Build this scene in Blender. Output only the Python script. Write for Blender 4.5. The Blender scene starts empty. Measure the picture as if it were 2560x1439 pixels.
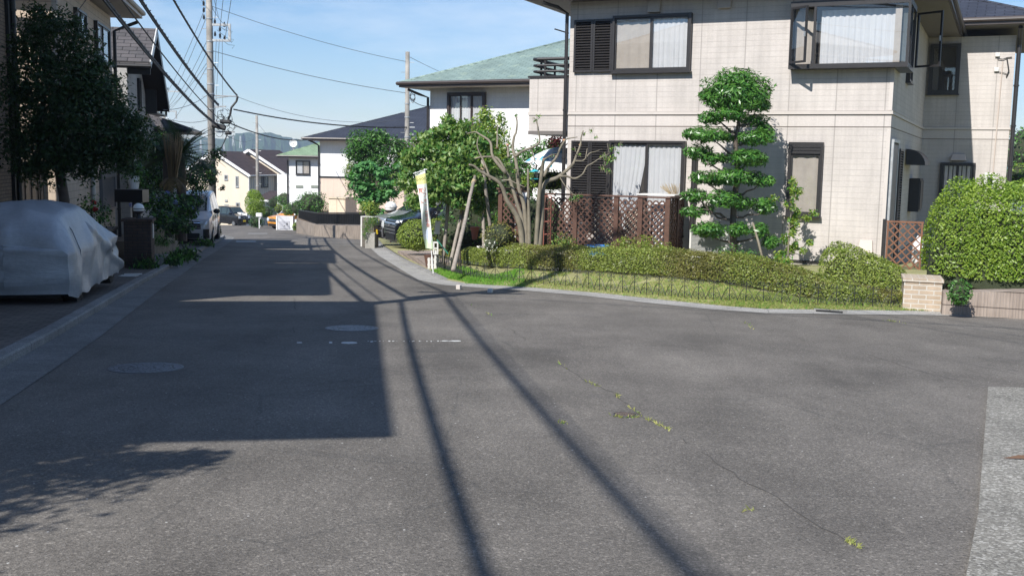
import bpy, bmesh, math, random
import numpy as np
from mathutils import Vector, Matrix
rad = math.radians
sc = bpy.context.scene
COL = sc.collection
random.seed(7)
RNG = np.random.default_rng(11)

# ------------------------------------------------------------------ camera
FPX = 2600.0
PITCH = math.atan((719.5 - 400.0) / FPX)
ROLL = rad(1.03)
EYE = 1.42
SL = 0.0485                     # the street falls away from the camera by this slope
_f = Vector((0, math.cos(PITCH), -math.sin(PITCH)))
_u0 = Vector((0, math.sin(PITCH), math.cos(PITCH)))
_r0 = Vector((1, 0, 0))
_r = _r0 * math.cos(ROLL) + _u0 * math.sin(ROLL)
_u = _u0 * math.cos(ROLL) - _r0 * math.sin(ROLL)
CAMP = Vector((0, 0, EYE))
cam = bpy.data.cameras.new('camera')
cam.sensor_width = 36.0
cam.lens = 36.0 * FPX / 2560.0
cam.clip_start = 0.05
cam.clip_end = 8000
camo = bpy.data.objects.new('camera', cam)
COL.objects.link(camo)
mw = Matrix((( _r.x, _u.x, -_f.x, 0), (_r.y, _u.y, -_f.y, 0), (_r.z, _u.z, -_f.z, EYE), (0, 0, 0, 1)))
camo.matrix_world = mw
sc.camera = camo

# ------------------------------------------------------------------ light
SUN_AZ, SUN_EL = 31.0, 42.0     # light travels 31 degrees to the right of +Y
w = bpy.data.worlds.new('World')
sc.world = w
w.use_nodes = True
nt = w.node_tree
nt.nodes.clear()
wo = nt.nodes.new('ShaderNodeOutputWorld')
bg = nt.nodes.new('ShaderNodeBackground')
sky = nt.nodes.new('ShaderNodeTexSky')
sky.sky_type = 'NISHITA'
sky.sun_disc = False
sky.sun_elevation = rad(SUN_EL)
sky.sun_rotation = rad(180 + SUN_AZ)
sky.altitude = 50
sky.air_density = 1.0
sky.dust_density = 0.15
sky.ozone_density = 3.6
bg.inputs['Strength'].default_value = 0.09
# thin streaks of high cloud
tc = nt.nodes.new('ShaderNodeTexCoord')
mp = nt.nodes.new('ShaderNodeMapping')
mp.inputs['Scale'].default_value = (2.2, 2.2, 9.0)
mp.inputs['Rotation'].default_value = (0.1, 0.25, 0.4)
nz = nt.nodes.new('ShaderNodeTexNoise')
nz.inputs['Scale'].default_value = 1.6
nz.inputs['Detail'].default_value = 7
nz.inputs['Roughness'].default_value = 0.62
rp = nt.nodes.new('ShaderNodeValToRGB')
rp.color_ramp.elements[0].position = 0.46
rp.color_ramp.elements[0].color = (0, 0, 0, 1)
rp.color_ramp.elements[1].position = 0.74
rp.color_ramp.elements[1].color = (0.62, 0.62, 0.62, 1)
mx = nt.nodes.new('ShaderNodeMix')
mx.data_type = 'RGBA'
nt.links.new(tc.outputs['Generated'], mp.inputs['Vector'])
nt.links.new(mp.outputs['Vector'], nz.inputs['Vector'])
nt.links.new(nz.outputs['Fac'], rp.inputs['Fac'])
nt.links.new(rp.outputs['Color'], mx.inputs['Factor'])
hs = nt.nodes.new('ShaderNodeHueSaturation')
hs.inputs['Saturation'].default_value = 1.2
nt.links.new(sky.outputs['Color'], hs.inputs['Color'])
tn = nt.nodes.new('ShaderNodeMix')
tn.data_type = 'RGBA'
tn.blend_type = 'MULTIPLY'
tn.inputs[0].default_value = 1.0
tn.inputs[7].default_value = (0.97, 0.965, 1.02, 1)
nt.links.new(hs.outputs['Color'], tn.inputs[6])
nt.links.new(tn.outputs[2], mx.inputs[6])
mx.inputs[7].default_value = (7.2, 8.1, 9.2, 1)
nt.links.new(mx.outputs[2], bg.inputs['Color'])
nt.links.new(bg.outputs['Background'], wo.inputs['Surface'])

sl = bpy.data.lights.new('sun', 'SUN')
sl.energy = 5.0
sl.angle = rad(0.5)
sl.color = (1.0, 0.965, 0.915)
so = bpy.data.objects.new('sun', sl)
COL.objects.link(so)
LD = Vector((math.sin(rad(SUN_AZ)) * math.cos(rad(SUN_EL)), math.cos(rad(SUN_AZ)) * math.cos(rad(SUN_EL)), -math.sin(rad(SUN_EL))))
so.rotation_euler = LD.to_track_quat('-Z', 'Y').to_euler()
so.location = (-20, -30, 40)

sc.view_settings.view_transform = 'Standard'
sc.view_settings.look = 'None'
sc.view_settings.exposure = 0.5
sc.view_settings.gamma = 1.0
try:
    sc.view_settings.use_curve_mapping = False
except Exception:
    pass
sc.cycles.max_bounces = 6
sc.cycles.diffuse_bounces = 3
sc.cycles.transparent_max_bounces = 12
sc.cycles.caustics_reflective = False
sc.cycles.caustics_refractive = False

# ------------------------------------------------------------------ picking helpers
def ray(x, y):
    return _f + _r * ((x - 1280) / FPX) - _u * ((y - 719.5) / FPX)
def at(x, y, D):
    """world point at photo pixel x,y and distance D along +Y"""
    d = ray(x, y)
    return CAMP + d * (D / d.y)
def road_z(y):
    return -SL * y if y < 55 else -SL * 55 - .0577 * (y - 55)
def gp(x, y, off=0.0):
    """photo pixel on the road plane raised by off"""
    d = ray(x, y)
    t = (off - EYE) / (d.z + SL * d.y)
    return CAMP + d * t

# ------------------------------------------------------------------ object helpers
def tag(o, label=None, cat=None, group=None, kind=None):
    if label: o['label'] = label
    if cat: o['category'] = cat
    if group: o['group'] = group
    if kind: o['kind'] = kind
    return o
def thing(name, label, cat, loc=(0, 0, 0), rz=0.0, group=None):
    o = bpy.data.objects.new(name, None)
    o.empty_display_size = 0.2
    COL.objects.link(o)
    o.location = loc
    o.rotation_euler = (0, 0, rz)
    return tag(o, label, cat, group)
def chain(o):
    m = Matrix.Identity(4)
    while o is not None:
        m = o.matrix_basis @ m
        o = o.parent
    return m
def dup(o, parent=None):
    c = o.copy()
    COL.objects.link(c)
    c.parent = parent
    for ch in [k for k in bpy.data.objects if k.parent == o]:
        dup(ch, c)
    return c
def link_mesh(name, me, mats, parent=None, world=False):
    for m in (mats if isinstance(mats, (list, tuple)) else [mats]):
        me.materials.append(m)
    o = bpy.data.objects.new(name, me)
    COL.objects.link(o)
    if parent is not None:
        o.parent = parent
        if world:
            me.transform(chain(parent).inverted())
    return o

class MB:
    """collects geometry for one mesh object"""
    def __init__(s):
        s.v = []; s.f = []; s.m = []; s.uvf = {}
    def add(s, vs, fs, mi=0):
        b = len(s.v)
        s.v += [tuple(v) for v in vs]
        for f in fs:
            s.f.append(tuple(b + i for i in f)); s.m.append(mi)
        return s
    def quad(s, a, b, c, d, mi=0):
        return s.add([a, b, c, d], [(0, 1, 2, 3)], mi)
    def box(s, x0, x1, y0, y1, z0, z1, mi=0, M=None):
        vs = [(x0, y0, z0), (x1, y0, z0), (x1, y1, z0), (x0, y1, z0), (x0, y0, z1), (x1, y0, z1), (x1, y1, z1), (x0, y1, z1)]
        if M is not None: vs = [M @ Vector(v) for v in vs]
        return s.add(vs, [(0, 3, 2, 1), (4, 5, 6, 7), (0, 1, 5, 4), (1, 2, 6, 5), (2, 3, 7, 6), (3, 0, 4, 7)], mi)
    def bar(s, a, b, wd, dp, up=(0, 0, 1), mi=0):
        """rectangular bar from a to b"""
        a = Vector(a); b = Vector(b); t = (b - a).normalized(); u = Vector(up)
        if abs(t.dot(u)) > .98: u = Vector((1, 0, 0))
        n = t.cross(u).normalized(); q = n.cross(t).normalized()
        vs = []
        for p in (a, b):
            for i, j in ((-1, -1), (1, -1), (1, 1), (-1, 1)):
                vs.append(p + n * (i * wd / 2) + q * (j * dp / 2))
        return s.add(vs, [(0, 1, 2, 3), (7, 6, 5, 4), (0, 4, 5, 1), (1, 5, 6, 2), (2, 6, 7, 3), (3, 7, 4, 0)], mi)
    def prism(s, poly, z0, z1, mi=0, mtop=None):
        """vertical prism over a 2D polygon; z may be numbers or functions of (x,y)"""
        n = len(poly)
        A = sum(poly[i][0] * poly[(i + 1) % n][1] - poly[(i + 1) % n][0] * poly[i][1] for i in range(n))
        if A < 0: poly = poly[::-1]
        f0 = z0 if callable(z0) else (lambda x, y: z0)
        f1 = z1 if callable(z1) else (lambda x, y: z1)
        vs = [(p[0], p[1], f0(p[0], p[1])) for p in poly] + [(p[0], p[1], f1(p[0], p[1])) for p in poly]
        s.add(vs, [tuple(range(n))[::-1]] + [(i, (i + 1) % n, n + (i + 1) % n, n + i) for i in range(n)], mi)
        s.add(vs[n:], [tuple(range(n))], mi if mtop is None else mtop)
        return s
    def tube(s, pts, r, n=8, mi=0, cap=True):
        pts = [Vector(p) for p in pts]
        rs = r if isinstance(r, (list, tuple)) else [r] * len(pts)
        b = len(s.v); u = None
        for i, p in enumerate(pts):
            t = (pts[min(i + 1, len(pts) - 1)] - pts[max(i - 1, 0)])
            if t.length < 1e-9: t = Vector((0, 0, 1))
            t.normalize()
            if u is None:
                u = t.orthogonal().normalized()
            else:
                u = (u - t * u.dot(t))
                u = u.normalized() if u.length > 1e-6 else t.orthogonal().normalized()
            q = t.cross(u)
            for k in range(n):
                a = 2 * math.pi * k / n
                s.v.append(tuple(p + u * (rs[i] * math.cos(a)) + q * (rs[i] * math.sin(a))))
        for i in range(len(pts) - 1):
            for k in range(n):
                s.f.append((b + i * n + k, b + i * n + (k + 1) % n, b + (i + 1) * n + (k + 1) % n, b + (i + 1) * n + k)); s.m.append(mi)
        if cap:
            s.f.append(tuple(b + k for k in range(n))[::-1]); s.m.append(mi)
            e = b + (len(pts) - 1) * n
            s.f.append(tuple(e + k for k in range(n))); s.m.append(mi)
        return s
    def lathe(s, prof, n=20, c=(0, 0, 0), axis='z', mi=0):
        b = len(s.v); c = Vector(c)
        for r, z in prof:
            for k in range(n):
                a = 2 * math.pi * k / n
                p = Vector((r * math.cos(a), r * math.sin(a), z))
                if axis == 'y': p = Vector((p.x, p.z, p.y))
                elif axis == 'x': p = Vector((p.z, p.x, p.y))
                s.v.append(tuple(c + p))
        for i in range(len(prof) - 1):
            for k in range(n):
                s.f.append((b + i * n + k, b + i * n + (k + 1) % n, b + (i + 1) * n + (k + 1) % n, b + (i + 1) * n + k)); s.m.append(mi)
        s.f.append(tuple(b + k for k in range(n))[::-1]); s.m.append(mi)
        e = b + (len(prof) - 1) * n
        s.f.append(tuple(e + k for k in range(n))); s.m.append(mi)
        return s
    def ball(s, c, r, nu=16, nv=10, mi=0, jig=0.0):
        rx, ry, rz = r if isinstance(r, (tuple, list)) else (r, r, r)
        b = len(s.v)
        for j in range(1, nv):
            th = math.pi * j / nv
            for i in range(nu):
                ph = 2 * math.pi * i / nu
                k = 1 + jig * (math.sin(3 * ph + 5 * th) * .5 + random.uniform(-.5, .5))
                s.v.append((c[0] + rx * k * math.sin(th) * math.cos(ph), c[1] + ry * k * math.sin(th) * math.sin(ph), c[2] + rz * k * math.cos(th)))
        t = len(s.v); s.v.append((c[0], c[1], c[2] + rz)); s.v.append((c[0], c[1], c[2] - rz))
        for j in range(nv - 2):
            for i in range(nu):
                s.f.append((b + j * nu + i, b + (j + 1) * nu + i, b + (j + 1) * nu + (i + 1) % nu, b + j * nu + (i + 1) % nu)); s.m.append(mi)
        for i in range(nu):
            s.f.append((t, b + i, b + (i + 1) % nu)); s.m.append(mi)
            e = b + (nv - 2) * nu
            s.f.append((t + 1, e + (i + 1) % nu, e + i)); s.m.append(mi)
        return s
    def build(s, name, mats, parent=None, world=False, smooth=False, bevel=0.0, recalc=True):
        me = bpy.data.meshes.new(name)
        vs = s.v
        if world and parent is not None:
            mi = chain(parent).inverted()
            vs = [tuple(mi @ Vector(v)) for v in vs]
        me.from_pydata(vs, [], s.f)
        me.polygons.foreach_set('material_index', s.m)
        if recalc or bevel:
            bm = bmesh.new(); bm.from_mesh(me)
            if recalc: bmesh.ops.recalc_face_normals(bm, faces=bm.faces)
            if bevel:
                bmesh.ops.remove_doubles(bm, verts=bm.verts, dist=1e-5)
                ed = [e for e in bm.edges if len(e.link_faces) == 2 and e.calc_face_angle(0) > .5]
                bmesh.ops.bevel(bm, geom=ed, offset=bevel, segments=2, affect='EDGES', profile=.5, clamp_overlap=True)
            bm.to_mesh(me); bm.free()
        # planar UVs in metres along every face's own plane
        uv = me.uv_layers.new(name='UVMap').data
        for p in me.polygons:
            n = p.normal
            if abs(n.z) > .985:
                t = Vector((1, 0, 0)); b = Vector((0, 1, 0))
            else:
                t = Vector((-n.y, n.x, 0)).normalized(); b = n.cross(t)
            for li in p.loop_indices:
                c = me.vertices[me.loops[li].vertex_index].co
                uv[li].uv = (c.dot(t), c.dot(b))
        if smooth:
            me.polygons.foreach_set('use_smooth', [True] * len(me.polygons))
        return link_mesh(name, me, mats, parent)

def smooth_by_angle(o, ang=40):
    me = o.data
    me.polygons.foreach_set('use_smooth', [True] * len(me.polygons))
    bm = bmesh.new(); bm.from_mesh(me)
    for e in bm.edges:
        if len(e.link_faces) == 2: e.smooth = e.calc_face_angle(0) < rad(ang)
    bm.to_mesh(me); bm.free()
    return o
# ------------------------------------------------------------------ materials
class NT:
    def __init__(s, name):
        s.mat = bpy.data.materials.new(name); s.mat.use_nodes = True
        s.t = s.mat.node_tree; s.t.nodes.clear()
        s.out = s.t.nodes.new('ShaderNodeOutputMaterial')
    def n(s, ty, **kw):
        o = s.t.nodes.new('ShaderNode' + ty)
        for k, v in kw.items():
            if k in o.inputs.keys(): o.inputs[k].default_value = v
            else: setattr(o, k, v)
        return o
    def l(s, a, b): s.t.links.new(a, b)
    def noise(s, vec, scale, detail=4, rough=.55):
        n = s.n('TexNoise'); n.inputs['Scale'].default_value = scale; n.inputs['Detail'].default_value = detail; n.inputs['Roughness'].default_value = rough
        s.l(vec, n.inputs['Vector']); return n.outputs['Fac']
    def voro(s, vec, scale, out='Distance', feature='F1', rnd=1.0):
        n = s.n('TexVoronoi', feature=feature); n.inputs['Scale'].default_value = scale; n.inputs['Randomness'].default_value = rnd
        s.l(vec, n.inputs['Vector']); return n.outputs[out]
    def ramp(s, fac, stops, interp='LINEAR'):
        r = s.n('ValToRGB'); r.color_ramp.interpolation = interp
        els = r.color_ramp.elements
        while len(els) < len(stops): els.new(0.5)
        for e, (p, c) in zip(els, stops):
            e.position = p
            e.color = (c, c, c, 1) if isinstance(c, (int, float)) else (*c, 1)
        s.l(fac, r.inputs['Fac']); return r.outputs['Color']
    def mix(s, fac, a, b, mode='MIX'):
        m = s.n('Mix', data_type='RGBA', blend_type=mode)
        for v, i in ((fac, 0), (a, 6), (b, 7)):
            if isinstance(v, (int, float)): m.inputs[i].default_value = v if i == 0 else (v, v, v, 1)
            elif isinstance(v, tuple): m.inputs[i].default_value = (*v, 1)
            else: s.l(v, m.inputs[i])
        return m.outputs[2]
    def math(s, op, a, b=0.0, c=0.0):
        m = s.n('Math', operation=op)
        for v, i in ((a, 0), (b, 1), (c, 2)):
            if isinstance(v, (int, float)): m.inputs[i].default_value = v
            else: s.l(v, m.inputs[i])
        return m.outputs[0]
    def uv(s): return s.n('TexCoord').outputs['UV']
    def obj(s): return s.n('TexCoord').outputs['Object']
    def sep(s, v):
        x = s.n('SeparateXYZ'); s.l(v, x.inputs[0]); return x.outputs
    def mapping(s, v, scale=(1, 1, 1), loc=(0, 0, 0), rot=(0, 0, 0)):
        m = s.n('Mapping'); m.inputs['Scale'].default_value = scale; m.inputs['Location'].default_value = loc; m.inputs['Rotation'].default_value = rot
        s.l(v, m.inputs['Vector']); return m.outputs[0]
    def bump(s, h, strength=.3, dist=.01):
        b = s.n('Bump'); b.inputs['Strength'].default_value = strength; b.inputs['Distance'].default_value = dist
        s.l(h, b.inputs['Height']); return b.outputs[0]
    def pbsdf(s, col, rough=.6, metal=0.0, spec=.5, normal=None, **kw):
        p = s.n('BsdfPrincipled')
        def put(k, v):
            i = p.inputs[k]
            if isinstance(v, (int, float)): i.default_value = v
            elif isinstance(v, tuple): i.default_value = (*v, 1) if len(v) == 3 else v
            else: s.l(v, i)
        put('Base Color', col); put('Roughness', rough); put('Metallic', metal); put('Specular IOR Level', spec)
        for k, v in kw.items(): put(k.replace('_', ' '), v)
        if normal is not None: s.l(normal, p.inputs['Normal'])
        return p.outputs[0]
    def done(s, shader):
        s.l(shader, s.out.inputs['Surface']); return s.mat

MATS = {}
def plain(name, col, rough=.55, metal=0.0, spec=.5, var=.12, scale=6.0, bump=0.0, bscale=60, **kw):
    """single material with gentle dirt variation so that nothing is perfectly flat"""
    if name in MATS: return MATS[name]
    t = NT(name); o = t.obj()
    f = t.noise(o, scale, 5, .6)
    g = t.noise(o, scale * 7.3, 3, .6)
    c1 = tuple(max(0, c * (1 - var)) for c in col); c2 = tuple(min(1, c * (1 + var)) for c in col)
    c = t.ramp(f, [(.3, c1), (.7, c2)])
    c = t.mix(.25, c, t.ramp(g, [(.3, c1), (.7, c2)]))
    r = t.math('ADD', t.math('MULTIPLY', g, .2), rough - .1)
    nm = t.bump(t.noise(o, bscale, 3), bump, .004) if bump else None
    MATS[name] = t.done(t.pbsdf(c, r, metal, spec, nm, **kw))
    return MATS[name]

def asphalt(name, base=(.146, .133, .117), stain=True):
    t = NT(name); o = t.obj()
    fine = t.voro(o, 95, 'Color'); fx = t.sep(fine)[0]
    agg = t.ramp(fx, [(0, tuple(b * .55 for b in base)), (.5, base), (.86, tuple(b * 1.3 for b in base)), (.93, tuple(b * 1.65 for b in base)), (1, tuple(min(.6, b * 2.5) for b in base))])
    fine2 = t.voro(o, 240, 'Color'); f2 = t.sep(fine2)[1]
    agg = t.mix(.45, agg, t.ramp(f2, [(0, tuple(b * .5 for b in base)), (.6, base), (1, tuple(b * 1.8 for b in base))]))
    big = t.noise(o, .55, 6, .6)
    c = t.mix(1.0, agg, t.ramp(big, [(.3, .66), (.5, .97), (.7, 1.2)]), 'MULTIPLY')
    mid = t.noise(t.mapping(o, (1, .35, 1), rot=(0, 0, .2)), 2.6, 5, .65)
    c = t.mix(1.0, c, t.ramp(mid, [(.3, .84), (.6, 1.06)]), 'MULTIPLY')
    x_ = t.sep(o)
    wheel = t.math('SINE', t.math('ADD', t.math('MULTIPLY', t.math('ADD', x_[0], t.math('MULTIPLY', x_[1], .2)), 3.6), t.math('MULTIPLY', t.noise(o, .5, 2), 3.0)))
    c = t.mix(1.0, c, t.ramp(wheel, [(.0, .95), (1, 1.05)]), 'MULTIPLY')
    spot = t.noise(o, 1.3, 2, .4)
    c = t.mix(t.ramp(spot, [(.66, 0), (.80, .3)]), c, (.055, .055, .057))
    wob_ = t.noise(o, 60, 2)
    c = t.mix(t.ramp(t.math('ADD', t.voro(o, 21, 'Distance'), t.math('MULTIPLY', wob_, .12)), [(.13, .4), (.19, 0)]), c, (.36, .35, .335))
    c = t.mix(t.ramp(t.voro(t.mapping(o, (1, 1, 1), (3.3, 1.7, 0)), 17, 'Distance'), [(.08, .55), (.16, 0)]), c, (.03, .03, .032))
    wp = t.voro(o, 7.3, 'Distance')
    c = t.mix(t.ramp(wp, [(.03, .9), (.05, 0)]), c, (.62, .61, .58))
    ed = t.voro(t.mapping(o, (1, 1, 1)), .33, 'Distance', 'DISTANCE_TO_EDGE')
    wob = t.noise(o, 4.5, 4)
    ck = t.math('ADD', ed, t.math('MULTIPLY', t.math('SUBTRACT', wob, .5), .03))
    c = t.mix(t.ramp(t.math('ABSOLUTE', ck), [(.0, .35), (.004, 0)]), c, (.05, .05, .048))
    h = t.math('ADD', t.voro(o, 110), t.math('MULTIPLY', f2, .5))
    return t.done(t.pbsdf(c, .82, 0, .35, t.bump(h, .55, .004)))

def concrete(name, col=(.33, .325, .31), joint=0.0, streak=True, spot=True, bump=.3):
    t = NT(name); o = t.obj(); u = t.uv()
    f = t.noise(o, 1.7, 6, .65); g = t.noise(o, 22, 4, .6); sp = t.sep(t.voro(o, 130, 'Color'))[0]
    c = t.ramp(f, [(.25, tuple(x * .68 for x in col)), (.55, col), (.8, tuple(x * 1.18 for x in col))])
    c = t.mix(.5, c, t.mix(1.0, c, t.ramp(g, [(.3, .75), (.7, 1.2)]), 'MULTIPLY'))
    if spot: c = t.mix(1.0, c, t.ramp(sp, [(0, .72), (.6, 1.0), (1, 1.45)]), 'MULTIPLY')
    if streak:
        s = t.noise(t.mapping(u, (5, .5, 1)), 2.0, 4, .6)
        c = t.mix(1.0, c, t.ramp(s, [(.35, .72), (.6, 1.05)]), 'MULTIPLY')
    if joint:
        x = t.sep(u)[0]
        m = t.math('ABSOLUTE', t.math('SUBTRACT', t.math('FRACT', t.math('DIVIDE', x, joint)), .5))
        c = t.mix(t.ramp(m, [(.492, 0), (.496, .8)]), c, (.05, .05, .045))
    return t.done(t.pbsdf(c, .85, 0, .3, t.bump(t.math('ADD', g, sp), bump, .004)))

def bricks(name, c1, c2, mortar, bw, bh, ms=.006, rough=.8, bump=.5, offset=.5, jx=0.0, jx0=0.0, dirt=.8, smooth=.1, hline=0.0):
    """coursed facing in metres on the face's own UV; jx = spacing of vertical sealed panel joints"""
    t = NT(name); u = t.uv()
    b = t.n('TexBrick', offset=offset, squash=1.0)
    b.inputs['Scale'].default_value = 1.0
    b.inputs['Brick Width'].default_value = bw; b.inputs['Row Height'].default_value = bh
    b.inputs['Mortar Size'].default_value = ms; b.inputs['Mortar Smooth'].default_value = smooth; b.inputs['Bias'].default_value = 0
    b.inputs['Color1'].default_value = (*c1, 1); b.inputs['Color2'].default_value = (*c2, 1); b.inputs['Mortar'].default_value = (*mortar, 1)
    t.l(u, b.inputs['Vector'])
    c = b.outputs['Color']; h = t.math('SUBTRACT', 1.0, b.outputs['Fac'])
    big = t.noise(u, .9, 5, .6)
    c = t.mix(1.0, c, t.ramp(big, [(.3, dirt), (.6, 1.0), (.8, 1.05)]), 'MULTIPLY')
    st = t.noise(t.mapping(u, (7, .35, 1)), 1.3, 4, .6)
    c = t.mix(1.0, c, t.ramp(st, [(.35, .5 + dirt * .5), (.6, 1.02)]), 'MULTIPLY')
    g = t.noise(t.mapping(u, (1, 2.2, 1)), 19, 4, .6)
    c = t.mix(1.0, c, t.ramp(g, [(.3, .93), (.7, 1.05)]), 'MULTIPLY')
    h = t.math('ADD', h, t.math('MULTIPLY', g, .35))
    if hline:
        fy = t.math('FRACT', t.math('DIVIDE', t.sep(u)[1], hline))
        br = t.noise(t.mapping(u, (1.1, 1 / hline * .55, 1)), 2.0, 2)
        ln = t.math('MULTIPLY', t.ramp(t.math('ABSOLUTE', t.math('SUBTRACT', fy, .5)), [(.435, 0), (.475, 1)]), t.ramp(br, [(.38, .15), (.58, 1)]))
        c = t.mix(t.math('MULTIPLY', ln, .55), c, tuple(k * .72 for k in mortar))
        h = t.math('SUBTRACT', h, t.math('MULTIPLY', ln, .6))
    if jx:
        x = t.sep(u)[0]
        m = t.math('ABSOLUTE', t.math('SUBTRACT', t.math('FRACT', t.math('ADD', t.math('DIVIDE', t.math('SUBTRACT', x, jx0), jx), .5)), .5))
        c = t.mix(t.ramp(m, [(.009, .75), (.014, 0)]), c, tuple(k * .62 for k in mortar))
    return t.done(t.pbsdf(c, rough, 0, .3, t.bump(h, bump, .006)))

def leafmat(name, dark, light, trans=.35, rough=.42, spec=.45):
    t = NT(name)
    a = t.n('Attribute', attribute_name='rnd')
    c = t.ramp(a.outputs['Fac'], [(0, dark), (.55, tuple((p + q) / 2 for p, q in zip(dark, light))), (1, light)])
    p = t.pbsdf(c, rough, 0, spec)
    tr = t.n('BsdfTranslucent')
    t.l(t.mix(1.0, c, (1.25, 1.35, .5), 'MULTIPLY'), tr.inputs['Color'])
    m = t.n('MixShader'); m.inputs[0].default_value = trans
    t.l(p, m.inputs[1]); t.l(tr.outputs[0], m.inputs[2])
    return t.done(m.outputs[0])

def glassmat(name, tint=(1, 1, 1), refl=1.0):
    t = NT(name)
    fr = t.n('Fresnel'); fr.inputs['IOR'].default_value = 1.55
    tp = t.n('BsdfTransparent'); tp.inputs['Color'].default_value = (*tint, 1)
    gl = t.n('BsdfGlossy'); gl.inputs['Roughness'].default_value = .015; gl.inputs['Color'].default_value = (.95, .97, 1, 1)
    m = t.n('MixShader')
    gm = t.n('NewGeometry')
    t.l(t.math('MULTIPLY', t.math('MULTIPLY', t.math('ADD', fr.outputs[0], .06), refl), t.math('SUBTRACT', 1.0, gm.outputs['Backfacing'])), m.inputs[0])
    t.l(tp.outputs[0], m.inputs[1]); t.l(gl.outputs[0], m.inputs[2])
    return t.done(m.outputs[0])

def rooftile(name, c1, c2, gap, w, h, bump=1.0, rough=.7, streakc=None, ms=.012):
    t = NT(name); u = t.uv()
    b = t.n('TexBrick', offset=.5)
    b.inputs['Scale'].default_value = 1; b.inputs['Brick Width'].default_value = w; b.inputs['Row Height'].default_value = h
    b.inputs['Mortar Size'].default_value = ms; b.inputs['Mortar Smooth'].default_value = .2
    b.inputs['Color1'].default_value = (*c1, 1); b.inputs['Color2'].default_value = (*c2, 1); b.inputs['Mortar'].default_value = (*gap, 1)
    t.l(u, b.inputs['Vector'])
    c = b.outputs['Color']
    if streakc:
        sx = t.noise(t.mapping(u, (2.1, 1 / h * .33, 1)), 1.2, 3)
        c = t.mix(t.ramp(sx, [(.58, 0), (.64, .4)]), c, streakc)
    n = t.noise(u, 1.4, 5)
    c = t.mix(1.0, c, t.ramp(n, [(.3, .8), (.7, 1.15)]), 'MULTIPLY')
    y = t.math('FRACT', t.math('DIVIDE', t.sep(u)[1], h))
    hh = t.math('SUBTRACT', t.math('SUBTRACT', 1.0, y), t.math('MULTIPLY', b.outputs['Fac'], .4))
    return t.done(t.pbsdf(c, rough, 0, .35, t.bump(hh, bump, .02)))

M_ASPH = asphalt('asphalt')
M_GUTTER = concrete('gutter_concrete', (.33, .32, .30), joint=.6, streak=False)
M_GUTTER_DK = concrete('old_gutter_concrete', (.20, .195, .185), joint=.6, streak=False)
M_KERB = concrete('kerb_concrete', (.25, .245, .235), joint=1.2, streak=False)
M_SLAB = concrete('washed_concrete', (.40, .385, .35), streak=False, bump=.8)
M_WALLC = concrete('retaining_concrete', (.33, .29, .25), joint=0)
M_WALLG = concrete('grey_block', (.16, .155, .145), joint=.4)
M_POLE = concrete('pole_concrete', (.33, .31, .28), streak=True, spot=False, bump=.1)
M_SOIL = plain('soil', (.17, .125, .085), .9, var=.35, scale=5, bump=.6)
M_TURF = plain('turf_soil', (.27, .26, .115), .9, var=.35, scale=3, bump=.6)
M_EARTH = plain('earth', (.12, .13, .07), .95, var=.3, scale=.4)
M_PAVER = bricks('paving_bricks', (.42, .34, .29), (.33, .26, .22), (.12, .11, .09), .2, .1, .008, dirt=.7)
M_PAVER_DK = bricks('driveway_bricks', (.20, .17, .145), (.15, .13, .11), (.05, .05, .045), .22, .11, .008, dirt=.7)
M_SIDING = bricks('siding', (.545, .50, .462), (.525, .482, .446), (.46, .42, .385), .925, .112, .003, bump=.3, offset=0.0, jx=.925, jx0=-.13, dirt=.82, smooth=.6, hline=.112)
M_BANDP = bricks('siding_band', (.545, .50, .462), (.535, .49, .455), (.44, .40, .37), .46, .4, .002, bump=.12, jx=.925, jx0=-.13, dirt=.93, smooth=.6)
M_SIDEB = bricks('tan_siding', (.60, .49, .38), (.55, .45, .35), (.34, .27, .21), .40, .15, .005, bump=.5, dirt=.85)
M_BROWNB = bricks('brown_brick', (.26, .19, .135), (.21, .155, .11), (.10, .08, .06), .23, .065, .007, bump=.6, dirt=.8)
M_PBRICK = bricks('pale_brick', (.50, .395, .29), (.42, .33, .24), (.58, .54, .47), .21, .07, .009, bump=.7, dirt=.8)
M_GATEBR = bricks('gate_brick', (.10, .065, .05), (.075, .05, .04), (.05, .04, .035), .21, .065, .008, bump=.6)
M_WHITEW = bricks('white_siding', (.80, .795, .78), (.78, .775, .76), (.62, .61, .6), .45, .15, .003, bump=.2, dirt=.92, smooth=.4)
M_CREAM = bricks('cream_siding', (.72, .63, .50), (.70, .61, .485), (.55, .48, .38), .9, 2.9, .006, bump=.2, dirt=.93, smooth=.4)
M_PINKW = bricks('pink_siding', (.66, .53, .43), (.64, .51, .42), (.42, .34, .28), .91, 9, .006, bump=.2, dirt=.92, smooth=.4)
M_GREYW = bricks('grey_siding', (.46, .45, .43), (.44, .43, .41), (.3, .29, .28), .45, .15, .004, bump=.3, dirt=.85)
M_RGREEN = rooftile('green_shingle', (.235, .315, .285), (.21, .285, .26), (.13, .18, .16), .33, .145, streakc=(.36, .44, .33))
M_RNAVY = rooftile('navy_shingle', (.035, .04, .058), (.045, .052, .072), (.012, .013, .018), .45, .16)
M_RBROWN = rooftile('brown_tile', (.075, .05, .045), (.06, .042, .038), (.02, .015, .014), .32, .27, 1.4)
M_RGREY = rooftile('grey_tile', (.11, .10, .10), (.085, .08, .08), (.03, .028, .028), .4, .21, 1.3)
M_RGREEN2 = rooftile('pale_green_shingle', (.24, .34, .21), (.20, .29, .18), (.1, .15, .1), .4, .2, streakc=(.36, .42, .27))
M_DKMET = plain('dark_aluminium', (.026, .024, .024), .38, 0, .5, var=.15, scale=8)
M_BRMET = plain('brown_gutter', (.05, .038, .034), .4, 0, .5, var=.15)
M_SOFFIT = plain('soffit', (.14, .125, .115), .7, var=.1)
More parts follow.
